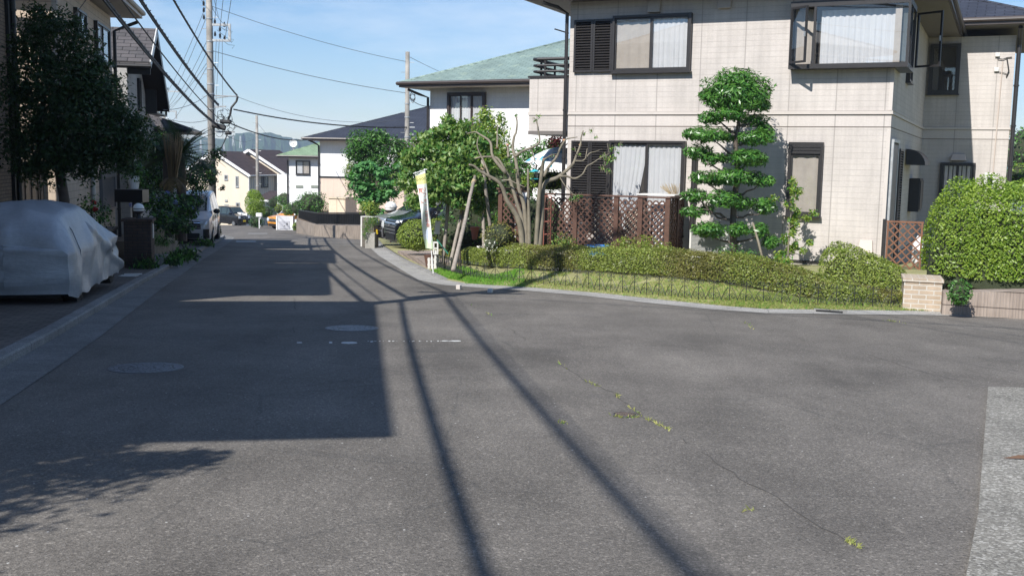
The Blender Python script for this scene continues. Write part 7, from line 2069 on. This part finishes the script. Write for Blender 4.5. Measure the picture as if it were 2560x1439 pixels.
# car under a grey cover
cv = thing('covered_car', 'car under a wrinkled silver grey cloth cover parked at the left kerb', 'car', (-6.93, 15.2, road_z(15.2) + .085), TH - rad(1))
prof = [(-1.85, .20, .86), (-1.82, .17, 1.02), (-1.68, .16, 1.18), (-1.45, .16, 1.29), (-1.1, .16, 1.345), (-.6, .17, 1.37), (0, .17, 1.355), (.30, .17, 1.29), (.70, .17, 1.11), (1.0, .17, .98), (1.35, .17, .90), (1.6, .18, .80), (1.74, .19, .66), (1.80, .22, .50)]
ny, nc = 110, 72
ysn = np.linspace(-1.85, 1.80, ny); m = MB()
for j, y in enumerate(ysn):
    zb = np.interp(y, [p[0] for p in prof], [p[1] for p in prof]); zt = np.interp(y, [p[0] for p in prof], [p[2] for p in prof])
    ends = min(1, (1.9 - abs(y)) / .30); ends = max(.0, ends) ** .45
    W0 = .83 * (.86 + .14 * ends)
    cab = max(0, min(1, (zt - .85) / .4))
    for i in range(nc + 1):
        a = i / nc; s = 2 * a - 1
        # cross section: side skirt up, shoulder, tumblehome, roof
        q = abs(s)
        if q > .62: k = (1 - q) / .38; x = W0 * (1 + .0 * k); z = zb + (min(zt, .80) - .06 - zb) * k
        elif q > .30: k = (.62 - q) / .32; x = W0 - (.06 + .20 * cab) * k ** 1.2 * 1.0; z = min(zt, .80) - .06 + (zt - .07 - min(zt, .80) + .06) * k
        else: k = (.30 - q) / .30; x = (W0 - .06 - .20 * cab) * (1 - k); z = zt - .07 * (1 - k) ** 2.2 + .015 * cab * k
        sg = 1 if s > 0 else -1
        side = min(1, max(0, (q - .25) * 4))
        low = max(0, 1 - (z - zb) / .7)
        f = .016 * math.sin(y * 5 + z * 4 + 1.5 * math.sin(z * 3)) + .006 * math.sin(y * 15 - z * 9 + 2 * math.sin(y * 3)) + .008 * math.sin(y * 4 - z * 11)
        # long drag folds from the roof corner to the hood and tail
        d1 = (z - .78) - (-.42 * (y - .25)); f += .045 * math.exp(-(d1 / .07) ** 2) * (1 if -.3 < y < 1.5 else 0)
        d2 = (z - .52) - (.20 * (y - 1.0)) - .1 * math.sin(y * 3); f -= .05 * math.exp(-(d2 / .08) ** 2) * (1 if .4 < y < 1.8 else 0)
        d3 = (z - .35) + .35 * (y - 1.2); f += .03 * math.exp(-(d3 / .06) ** 2) * (1 if .2 < y < 1.8 else 0)
        f += low * .012 * math.sin(y * 11 + 2 * math.sin(y * 2.3))
        xx = sg * (x + f * side * 1.25); zz = z + (.008 * math.sin(y * 9 + x * 7) + .005 * math.sin(x * 16 + y * 5)) * (1 - side) + low * .006 * math.sin(y * 9)
        if q > .98: zz += .015 * math.sin(y * 13) + (.05 if abs(abs(y) - 1.2) < .0 else 0)
        if abs(y + 1.15) < .22 and abs(xx + .28) < .2 and z > 1.2: zz += .05 * max(0, math.cos((y + 1.15) / .22 * 1.57)) * max(0, math.cos((xx + .28) / .2 * 1.57))
        yy = y + (.03 * math.sin(x * 9 + z * 6) + .02 * math.sin(z * 17 + x * 5)) * (1 - ends)
        m.v.append((xx, yy, zz))
for j in range(ny - 1):
    for i in range(nc): a = j * (nc + 1) + i; m.f.append((a, a + 1, a + nc + 2, a + nc + 1)); m.m.append(0)
# close both ends with sheets of cloth following the section
for e, j in ((0, 0), (1, ny - 1)):
    ring_ = [m.v[j * (nc + 1) + i] for i in range(nc + 1)]
    rows_ = 8; cx = 0
    for r in range(rows_ + 1):
        k = r / rows_
        for i, p in enumerate(ring_):
            z = p[2] + (.28 - p[2]) * 0; m_ = 1 - k
            yy = p[1] + (-1 if e == 0 else 1) * (.06 * math.sin(math.pi * .5 * k) + .012 * math.sin(p[2] * 22 + p[0] * 9) * k)
            m.v.append((p[0] * m_, yy, p[2]))
    b0 = len(m.v) - (rows_ + 1) * (nc + 1)
    for r in range(rows_):
        for i in range(nc): a = b0 + r * (nc + 1) + i; m.f.append((a, a + 1, a + nc + 2, a + nc + 1)); m.m.append(0)
t = NT('car_cover_cloth'); o_ = t.obj()
nn_ = t.noise(o_, 3, 5); n2 = t.noise(t.mapping(o_, (3, 3, 14)), 2.2, 5, .6); n3 = t.noise(o_, 22, 4)
M_COVER = t.done(t.pbsdf(t.mix(1.0, t.ramp(nn_, [(.3, (.36, .38, .405)), (.7, (.45, .47, .495))]), t.ramp(n3, [(.3, .92), (.7, 1.05)]), 'MULTIPLY'), .45, .25, .4, t.bump(t.math('ADD', n2, t.math('MULTIPLY', n3, .2)), .3, .02)))
co = m.build('cover', M_COVER, cv, smooth=True)
m = MB(); m.tube([(.815, -1.28, z) for z in (.26, .5, .75)] + [(.70, -1.22, 1.02), (.55, -1.2, 1.2)], .007, 5); m.build('seam', plain('cover_seam', (.20, .21, .22), .7), co)
for wy in (-1.20, 1.20):
    for s in (-1, 1):
        m = MB(); m.lathe([(.18, -.09), (.28, -.09), (.29, -.06), (.29, .06), (.28, .09), (.18, .09)], 22, (s * .68, wy, .29), 'x'); wl = m.build('wheel', M_TYRE, cv)
        m = MB(); m.lathe([(.18, -.0), (.17, .012), (.05, .02)], 18, (s * .68 + s * .09, wy, .29), 'x'); m.build('rim', M_RIM, wl)
m = MB(); m.box(-.6, .6, -1.6, 1.6, .14, .35); m.build('underbody', M_BLACK, cv)

# ------------------------------------------------------------------ ironwork and paint on the road
def manhole(label, px, py, r, mat, rz=0.0, n=5):
    p = gp(px, py); t = thing('manhole_cover', label, 'manhole cover', (p.x, p.y, p.z), rz, 'manhole covers')
    t.rotation_euler = (-math.atan(SL), 0, rz) if rz == 0 else (-math.atan(SL), 0, 0)
    m = MB(); m.lathe([(r, -.02), (r, .004), (r * .93, .006), (r * .925, .003)], 40); m.build('frame', M_FRAMEI, t)
    m = MB(); m.lathe([(r * .92, -.02), (r * .92, .0055), (.01, .0056)], 40); m.build('cover', mat, t)
    return t
M_FRAMEI = plain('worn_iron', (.13, .13, .135), .5, .4, var=.3, scale=20)
def ironmat(name, col, sc_, rust=False):
    t = NT(name); o = t.obj()
    d = t.voro(o, sc_, 'Distance', 'DISTANCE_TO_EDGE'); x = t.sep(o)
    rr = t.math('SQRT', t.math('ADD', t.math('MULTIPLY', x[0], x[0]), t.math('MULTIPLY', x[1], x[1])))
    ringw = t.math('ABSOLUTE', t.math('SINE', t.math('MULTIPLY', rr, 42)))
    h = t.math('MULTIPLY', t.ramp(d, [(.02, 0), (.07, 1)]), t.ramp(ringw, [(.12, 0), (.25, 1)]))
    n = t.noise(o, 14, 4)
    c = t.mix(h, tuple(k * .22 for k in col), t.ramp(n, [(.3, tuple(k * .8 for k in col)), (.7, tuple(k * 1.25 for k in col))]))
    return t.done(t.pbsdf(c, .5, .35 if not rust else .1, .4, t.bump(h, .8, .01)))
manhole('patterned iron manhole cover half in the sun, the farther of the two large ones', 880, 820, .315, ironmat('iron_far', (.20, .20, .22), 17))
manhole('large patterned iron manhole cover fully in shade at the left', 365, 919, .315, ironmat('iron_near', (.17, .17, .185), 21))
manhole('small rusty brown round cover with grass around it', 1562, 1036, .085, ironmat('iron_small', (.16, .115, .09), 60, True))
# worn remains of a painted stop line
m = MB()
def paint_patch(px0, px1, py0, py1, jag=.3):
    a = gp(px0, py0); b = gp(px1, py0); c = gp(px1, py1); d = gp(px0, py1); top, bot = [], []; n = 10
    for k in range(n + 1):
        u = k / n; e = math.sin(math.pi * u) ** .4
        p = a.lerp(b, u); q = d.lerp(c, u); mid = (p + q) / 2
        w1 = e * random.uniform(1 - jag, 1); w2 = e * random.uniform(1 - jag, 1)
        top.append(mid.lerp(p, w1)); bot.append(mid.lerp(q, w2))
    vs = [(p.x, p.y, road_z(p.y) + .004) for p in top] + [(p.x, p.y, road_z(p.y) + .004) for p in bot]
    m.add(vs, [(i, i + 1, n + 2 + i, n + 1 + i) for i in range(n)])
for q in ((852, 894, 854, 860.5), (822, 831, 854, 859), (741, 756, 855, 858.5), (1103, 1122, 851, 854), (1124, 1153, 851, 854.5), (925, 933, 852.5, 856)): paint_patch(*q)
for k in range(34):
    x = random.uniform(895, 1150); paint_patch(x, x + random.uniform(1.5, 6), 852.0 + random.uniform(-.6, .6), 854 + random.uniform(-.5, .8), .5)
tag(m.build('road_marking', plain('worn_white_paint', (.58, .58, .56), .7, var=.2, scale=30)), kind='structure')
m = MB()
for (a, b, c, d) in ((590, 640, 602, 605), (620, 668, 583, 584.2)):
    p = [gp(a, c), gp(b, c), gp(b, d), gp(a, d)]; m.add([(q.x, q.y, road_z(q.y) + .004) for q in p], [(0, 1, 2, 3)])
tag(m.build('road_marking', plain('faded_white_paint', (.34, .34, .33), .7, var=.3, scale=10)), kind='structure')
# drain slot in the right gutter
p = gp(2073, 777, .03); dr_ = thing('drain_slot', 'dark slot drain in the right gutter before the hedge end', 'drain', (p.x, p.y, p.z), -rad(25))
m = MB(); m.box(-.19, .19, .0, .05, -.03, .002); m.build('slot', M_BLACK, dr_)
m = MB(); m.box(-.23, .23, .051, .09, -.04, .012); m.build('surround', M_KERB, dr_)
for i, (px, py) in enumerate(((1147, 709), (1226, 717))):
    p = gp(px, py, .10); t = thing('boundary_stone', ['larger pale boundary stone in the kerb at the lawn corner', 'small white boundary stone in the kerb right of the lawn corner'][i], 'stone', (p.x, p.y, p.z - .08), rad(-20), 'boundary stones')
    m = MB(); m.box(-.04, .04, -.04, .04, -.02, .06 - .012 * i); m.build('stone', M_OFFWHITE if i else M_TRIM, t, bevel=.008)
# washed concrete slab in the right foreground
sp = [gp(2470, 972), gp(2445, 1290), gp(2416, 1439)]
d = (sp[2] - sp[0]); e = sp[2] + d * 1.2
poly = [(sp[0].x, sp[0].y), (sp[1].x, sp[1].y), (sp[2].x, sp[2].y), (e.x, e.y), (e.x + 6, e.y), (sp[0].x + 6, sp[0].y + .1)]
m = MB(); m.prism(poly, lambda x, y: road_z(y) - .05, lambda x, y: road_z(y) + .02)
t = NT('exposed_aggregate'); o_ = t.obj()
v_ = t.sep(t.voro(o_, 75, 'Color')); v2 = t.sep(t.voro(o_, 160, 'Color')); nb_ = t.noise(o_, 1.4, 5)
cc = t.ramp(v_[0], [(0, (.14, .13, .112)), (.55, (.255, .24, .205)), (.8, (.38, .365, .32)), (1, (.58, .56, .51))]); cc = t.mix(.35, cc, t.ramp(v2[1], [(0, (.08, .075, .066)), (1, (.40, .385, .345))]))
cc = t.mix(1.0, cc, t.ramp(nb_, [(.3, .72), (.7, 1.1)]), 'MULTIPLY')
tag(m.build('concrete_slab', t.done(t.pbsdf(cc, .8, 0, .3, t.bump(t.math('ADD', v_[0], v2[1]), .7, .006)))), kind='structure')
p = gp(2548, 1147, .02); lfz = thing('dry_leaf', 'curled brown dry leaf lying on the concrete slab at the right edge', 'leaf', (p.x + .02, p.y, p.z))
m = MB(); q_ = [(-.12, 0, .006), (-.07, .008, .012), (-.02, .014, .022), (.05, .016, .02), (.1, .006, .01), (.05, -.012, .006), (-.02, -.014, .008), (-.07, -.008, .006)]; m.add(q_, [(0, 1, 7), (1, 2, 6, 7), (2, 3, 5, 6), (3, 4, 5)]); m.build('blade', plain('dry_leaf', (.13, .075, .045), .7), lfz, recalc=False)
# ------------------------------------------------------------------ utility poles and cables
def upole(label, base, h, r0, r1, bands=()):
    t = thing('utility_pole', label, 'utility pole', base, 0, 'utility poles')
    m = MB(); m.tube([(0, 0, -.3), (0, 0, h * .5), (0, 0, h)], [r0, (r0 + r1) / 2, r1], 18); m.build('shaft', M_POLE, t, smooth=True)
    for z in bands:
        m = MB(); rr = r0 + (r1 - r0) * z / h; m.lathe([(rr + .004, z - .03), (rr + .018, z - .025), (rr + .018, z + .025), (rr + .004, z + .03)], 18); m.build('clamp_band', M_GALV, t)
    m = MB()
    for k in range(int((h - 2.2) / .45)):
        z = 2.2 + k * .45; s = 1 if k % 2 else -1; m.tube([(s * r0 * .5, 0, z), (s * (r0 + .17), 0, z)], .011, 5)
    m.build('step_bolts', M_GALV, t)
    return t
b1_ = Vector((-12.42, 43.0, road_z(43) + .05))
up1 = upole('tall concrete utility pole with bracket frame and many cables beside the white minivan', b1_, 13.2, .165, .11, (6.3, 6.9, 7.6, 8.0, 5.3, 5.9, 8.9))
def Z1(py): return at(521, py, 43).z - b1_.z
m = MB(); za, zb = Z1(62), Z1(101)
for z in (za, zb): m.box(.0, .86, -.05, .05, z - .045, z + .045)
m.box(.76, .86, -.045, .045, zb + .046, za - .046); m.build('bracket_frame', M_GALV, up1)
def insul(parent, pts):
    for p in pts:
        m = MB(); m.lathe([(.02, -.10), (.055, -.08), (.03, -.05), (.06, -.03), (.03, 0), (.055, .02), (.03, .05), (.02, .10)], 10, p); m.build('insulator', M_BLACK, parent)
insul(up1, [(.22, 0, za + .14), (.42, 0, za - .16), (.22, 0, zb + .26), (.42, 0, zb + .2), (.60, 0, za + .02), (.60, 0, zb + .1), (-.22, 0, Z1(8)), (-.22, 0, Z1(25)), (-.22, 0, Z1(43))])
m = MB(); m.tube([(.1, 0, Z1(239)), (1.13, .0, Z1(240))], .025, 6); m.tube([(.1, 0, Z1(246)), (.7, 0, Z1(241))], .018, 6); m.build('bracket_arm', M_GALV, up1)
m = MB(); m.box(.1, .62, -.03, .03, Z1(266) - .03, Z1(266) + .03); m.box(.1, .95, -.03, .03, Z1(329) - .03, Z1(329) + .03); m.box(.1, .7, -.03, .03, Z1(303) - .03, Z1(303) + .03); m.build('bracket_arm', M_GALV, up1)
for (x0, x1, py, r) in ((.42, .85, 304, .085), (.10, .62, 316, .11), (.62, .86, 332, .07)):
    m = MB(); z = Z1(py); m.tube([(x0, -.15, z + (.0 if py != 316 else .07)), (x1, -.15, z - (.0 if py != 316 else .07))], r, 10); m.build('cable_closure', M_CABLE, up1)
m = MB()
for k in range(13):
    a = random.uniform(0, 6.28); c = Vector((.62 + random.uniform(-.3, .3), -.1, Z1(285) - random.uniform(-.2, .75)))
    pts = [c + Vector((math.cos(a + q * .7) * .16, random.uniform(-.1, .1), math.sin(a + q * .7) * .2)) for q in range(7)]; m.tube(pts, .012, 4, 0, False)
m.tube([(1.1, 0, Z1(240)), (1.05, 0, Z1(252)), (.85, -.05, Z1(268)), (.8, -.05, Z1(285)), (.72, -.1, Z1(300))], .05, 6)
m.build('jumper_cables', M_CABLE, up1)
m = MB()
for (a, b) in (((.2, 0, za + .1), (.9, .1, za - .25)), ((.3, 0, za - .2), (.95, .1, zb + .05)), ((.4, 0, zb + .1), (.98, .1, zb - .18)), ((.1, 0, Z1(20)), (.7, 0, za - .1))):
    a = Vector(a); b = Vector(b); m.tube([a, a.lerp(b, .5) + Vector((.05, 0, -.12)), b, b + Vector((-.1, 0, -.12))], .009, 4, 0, False)
m.build('lead_wires', M_CABLE, up1)
m = MB(); m.tube([(.11, -.1, 0), (.11, -.1, 4.2)], .06, 8); m.build('cable_guard', M_DKMET, up1)
# pole and guard at its foot
pg = thing('guard_post', 'short leaning black guard bar at the kerb bend', 'post', (-12.15, 41.7, road_z(41.7) + .09))
m = MB(); m.tube([(0, 0, 0), (-.28, .5, .55)], .05, 8); m.build('bar', M_BLACK, pg)
foli = bush('kerb_shrub', 'narrow dark shrub growing at the foot of the utility pole', 541, 578, 41.0, (.2, .25, .45), [L_DARK, L_MID], .09, .4, 300, shell=.7)
# near pole just outside the left edge
NPB = Vector((-5.38, 9.95, road_z(9.95)))
np_ = upole('near utility pole at the left kerb carrying cables and transformers', NPB, 13.8, .17, .11, (5.2, 5.8, 7.8, 11, 12.5))
for k in range(2):
    m = MB(); m.lathe([(.2, 0), (.23, .05), (.23, .6), (.2, .66)], 16, (.1 + .34 * k, .36 - .1 * k, 6.3 + 1.2 * k)); m.build('transformer', M_GALV, np_)
for z in (11.2, 12.6, 7.8):
    m = MB(); m.box(-.9, .9, -.05, .05, z - .05, z + .05); m.build('crossarm', M_GALV, np_)
insul(np_, [(-.8, 0, 12.75), (0.2, 0, 12.75), (.8, 0, 12.75), (-.8, 0, 11.35), (.8, 0, 11.35)])
NP2 = Vector((.1, -23.5, road_z(-23.5)))
np2 = upole('utility pole behind the viewpoint on the cable line', NP2, 13.8, .17, .11, (5.2, 5.8))
RP = Vector((6.5, -18, road_z(-18))); rpo = upole('utility pole on the side street behind the viewpoint', RP, 14, .17, .11, (5.2,))
p2b = at(1017, 480, 48); p2b.z = road_z(48)
up2 = upole('plain concrete utility pole beside the green roofed white house', p2b, at(1023, 130, 48).z - p2b.z, .13, .095, (6.2, 5.6, 4.7))
m = MB(); z2 = at(1020, 318, 48).z - p2b.z; m.box(0, .35, -.03, .03, z2 - .03, z2 + .03); z3 = at(1020, 322, 48).z - p2b.z - .25; m.box(0, .3, -.03, .03, z3 - .03, z3 + .03); m.build('bracket_arm', M_GALV, up2)
m = MB()
for k in range(5):
    a = k; c = Vector((.25, -.08, at(1020, 225, 48).z - p2b.z - .25)); m.tube([c + Vector((math.cos(a + q) * .12, 0, math.sin(a + q) * .18 - .1 * k * .3)) for q in range(6)], .012, 4, 0, False)
m.build('jumper_cables', M_CABLE, up2)
p3b = at(645, 560, 86); p3b.z = road_z(86)
up3 = upole('slim pole in front of the brown roofed row house', p3b, at(645, 289, 86).z - p3b.z, .16, .10, (5.5, 6.5, 3.4))
p4b = at(413, 420, 78); p4b.z = road_z(78)
up4 = upole('distant pole seen past the gabled house at the left', p4b, at(413, 270, 78).z - p4b.z, .15, .10, (6,))
m = MB(); h4 = at(413, 278, 78).z - p4b.z; m.box(.0, .95, -.05, .05, h4 - .05, h4 + .05); m.box(.85, .95, -.05, .05, h4 - .55, h4 - .051); m.box(-.9, 1.2, .06, .14, h4 + 1.4, h4 + 1.5); m.build('bracket_frame', M_GALV, up4)
insul(up4, [(-.3, .1, h4 + 1.65), (.3, .1, h4 + 1.65), (1.1, .1, h4 + 1.65)])
def cable(label, a, b, r=.012, sag=.25, n=22, mat=None, spiral_r=0.0, extra=None):
    a = Vector(a); b = Vector(b); mid = (a + b) / 2
    t = bpy.data.objects.new('overhead_cable', None)
    m = MB(); pts = []
    for i in range(n + 1):
        k = i / n; p = a.lerp(b, k); p.z -= sag * 4 * k * (1 - k); pts.append(p)
    m.tube([p - mid for p in pts], r, 6)
    if spiral_r:
        q = []; N = int((b - a).length / .16)
        for i in range(N + 1):
            k = i / N; p = a.lerp(b, k); p.z -= sag * 4 * k * (1 - k); an = i * 1.9; q.append(p + Vector((math.cos(an) * spiral_r, 0, math.sin(an) * spiral_r)) - mid)
        m.tube(q, r * .35, 3, 0, False)
        m.tube([p - mid - Vector((0, 0, spiral_r * 1.2)) for p in pts], r * .7, 5)
    o = m.build('overhead_cable', mat or M_CABLE)
    bpy.data.objects.remove(t)
    o.location = mid
    return tag(o, label, 'cable', 'overhead cables')
def N1(x, z): return NPB + Vector((x, 0, z))
def Q1(x, z): return b1_ + Vector((x, -.12, z))
CB = [('thick spiral wrapped cable bundle running up to the upper left from the pole bracket', N1(.15, 6.15), Q1(.35, Z1(262)), .028, .35, .05),
      ('cable bundle running from the upper left to the end of the long bracket arm', N1(.25, 7.0), Q1(1.12, Z1(238)), .018, .45, .035),
      ('lowest thick black cable from the upper left to the closures on the pole', N1(.1, 5.25), Q1(.3, Z1(312)), .030, .35, .045),
      ('thinner cable just above the lowest thick one on the left', N1(.1, 5.6), Q1(.35, Z1(296)), .016, .30, 0)]
for lb, a, b, r, sg_, sp_ in CB: cable(lb, a, b, r, sg_, 24, None, sp_)
for i, (x, z, r, s) in enumerate(((.15, 5.9, .028, .036), (-.72, 8.15, .034, .03), (.25, 7.0, .010, 0))):
    cable('span behind the near pole: ' + ['lowest thick bundle', 'highest thick bundle', 'thin cable between'][i], N1(x, z), NP2 + Vector((x, 0, z)), r, .5, 24, None, s)
for i, x in enumerate((-.8, .2, .8)):
    cable(['leftmost', 'middle', 'rightmost'][i] + ' high voltage wire from the near pole to the tall pole', N1(x, 12.85), Q1(-.22 if i == 0 else .2 * i, Z1((8, 25, 43)[i])), .009, .6, 24, M_WIRE)
for i, (x, py) in enumerate(((.25, 60), (.45, 75), (.65, 100))):
    cable(['lowest', 'middle', 'highest'][2 - i] + ' of the three thin wires rising steeply right from the bracket frame', Q1(x, Z1(py)), RP + Vector((.5 * i - .5, 0, 10.8 + .5 * i)), .010, .35, 24, M_WIRE)
cable('thin wire from the tall pole top down to the plain pole top', Q1(.1, Z1(16)), p2b + Vector((0, 0, at(1023, 155, 48).z - p2b.z)), .010, .18, 18, M_WIRE)
cable('thin wire from the middle of the tall pole to the plain pole', Q1(.1, Z1(127)), p2b + Vector((0, 0, at(1021, 233, 48).z - p2b.z)), .012, .16, 18, M_WIRE)
cable('black cable from the tall pole sagging past the dark roof to the plain pole', Q1(.95, Z1(272)), p2b + Vector((.0, -.1, z2)), .016, .22, 18, None, .022)
cable('black cable from the closures sagging to the corner of the navy roof', Q1(.85, Z1(308)), at(781, 347, 64), .017, .3, 18, None, .022)
cable('faint wire from the long bracket arm toward the plain pole', Q1(1.1, Z1(241)), p2b + Vector((0, 0, at(1021, 330, 48).z - p2b.z + .6)), .008, .5, 18, M_WIRE)
cable('short black service cable from the plain pole to the white house corner', p2b + Vector((.1, 0, at(1024, 245, 48).z - p2b.z)), GO + Vector((0, 0, .45)), .014, .1, 12)
cable('thin wire from the plain pole top over the green roof', p2b + Vector((.1, 0, at(1026, 143, 48).z - p2b.z)), at(1190, 213, 62), .010, .1, 12, M_WIRE)
for i, (py0, px1, py1) in enumerate(((20, 400, 262), (50, 398, 300), (108, 420, 268), (135, 424, 274), (160, 408, 278), (170, 405, 330))):
    cable(['highest', 'second', 'third', 'fourth', 'fifth', 'lowest'][i] + ' of the thin wires fanning down left from the tall pole', Q1(-.12, Z1(py0)), at(px1, py1, 70 + i * 3), .010, .3, 14, M_WIRE)
for i, (py0, px1, py1) in enumerate(((108, 540, 290), (120, 528, 330), (112, 548, 345))):
    cable(['left', 'middle', 'right'][i] + ' thin drop wire falling steeply along the tall pole', Q1(.3 + .12 * i, Z1(100)), at(521 + (px1 - 521) * .6 + 10 * i, py1, 58 + 6 * i), .009, .1, 12, M_WIRE)
cable('service wire from the tall pole across the gabled house front', Q1(-.1, Z1(238)), at(408, 275, 34), .010, .15, 12, M_WIRE)
cable('lower service wire from the tall pole to the porch roof at the left', Q1(-.1, Z1(300)), at(430, 300, 40), .010, .1, 12, M_WIRE)
cable('wire from the tall pole to the slim pole at the row house', Q1(.2, Z1(318)), p3b + Vector((0, 0, 7.4)), .010, .5, 14, M_WIRE)
cable('black drop cable slanting down left from the closures to the foot of the tall pole', Q1(.75, Z1(325)), at(543, 385, 52), .022, .1, 10)
cable('wire from the slim pole to the pale green roof', p3b + Vector((0, 0, 8.6)), at(715, 385, 85), .012, .15, 10, M_WIRE)
cable('blue grey service wire crossing the eaves at the top left', at(177, 46, 23), at(215, 0, 20), .012, .02, 8, M_WIRE)
cable('thin side street wire throwing a line of shade across the road', N1(.1, 7.4), Vector((10, 4, 6.5)), .014, .4, 18, None)
# satellite dish on the row house roof
p = at(733, 358, 97); ds = thing('satellite_dish', 'white satellite dish on a mast above the brown roof', 'satellite dish', (p.x, p.y, p.z))
m = MB(); prof_ = [(.02, .12), (.2, .08), (.35, 0), (.36, .0), (.2, .1), (.02, .14)]
m.lathe(prof_, 18, (0, 0, 0), 'y'); m.build('dish', M_WHITE, ds, smooth=False)
m = MB(); m.tube([(0, .1, 0), (0, .15, -1.6)], .04, 6); m.tube([(0, .1, -.2), (.35, .2, -1.2)], .025, 5); m.tube([(0, .1, -.2), (-.35, .2, -1.2)], .025, 5); m.build('mast', M_GALV, ds)

# ------------------------------------------------------------------ the air
hz = MB(); hz.box(-1700, 1700, -70, 1750, -60, 110)
M_HAZE = bpy.data.materials.new('haze'); M_HAZE.use_nodes = True
_t = M_HAZE.node_tree; _t.nodes.clear(); _o = _t.nodes.new('ShaderNodeOutputMaterial'); _v = _t.nodes.new('ShaderNodeVolumePrincipled')
_v.inputs['Color'].default_value = (.62, .76, 1.0, 1); _v.inputs['Density'].default_value = .00034; _v.inputs['Anisotropy'].default_value = .0
_t.links.new(_v.outputs[0], _o.inputs['Volume'])
ho = tag(hz.build('haze', M_HAZE), kind='stuff')
ho.display_type = 'WIRE'
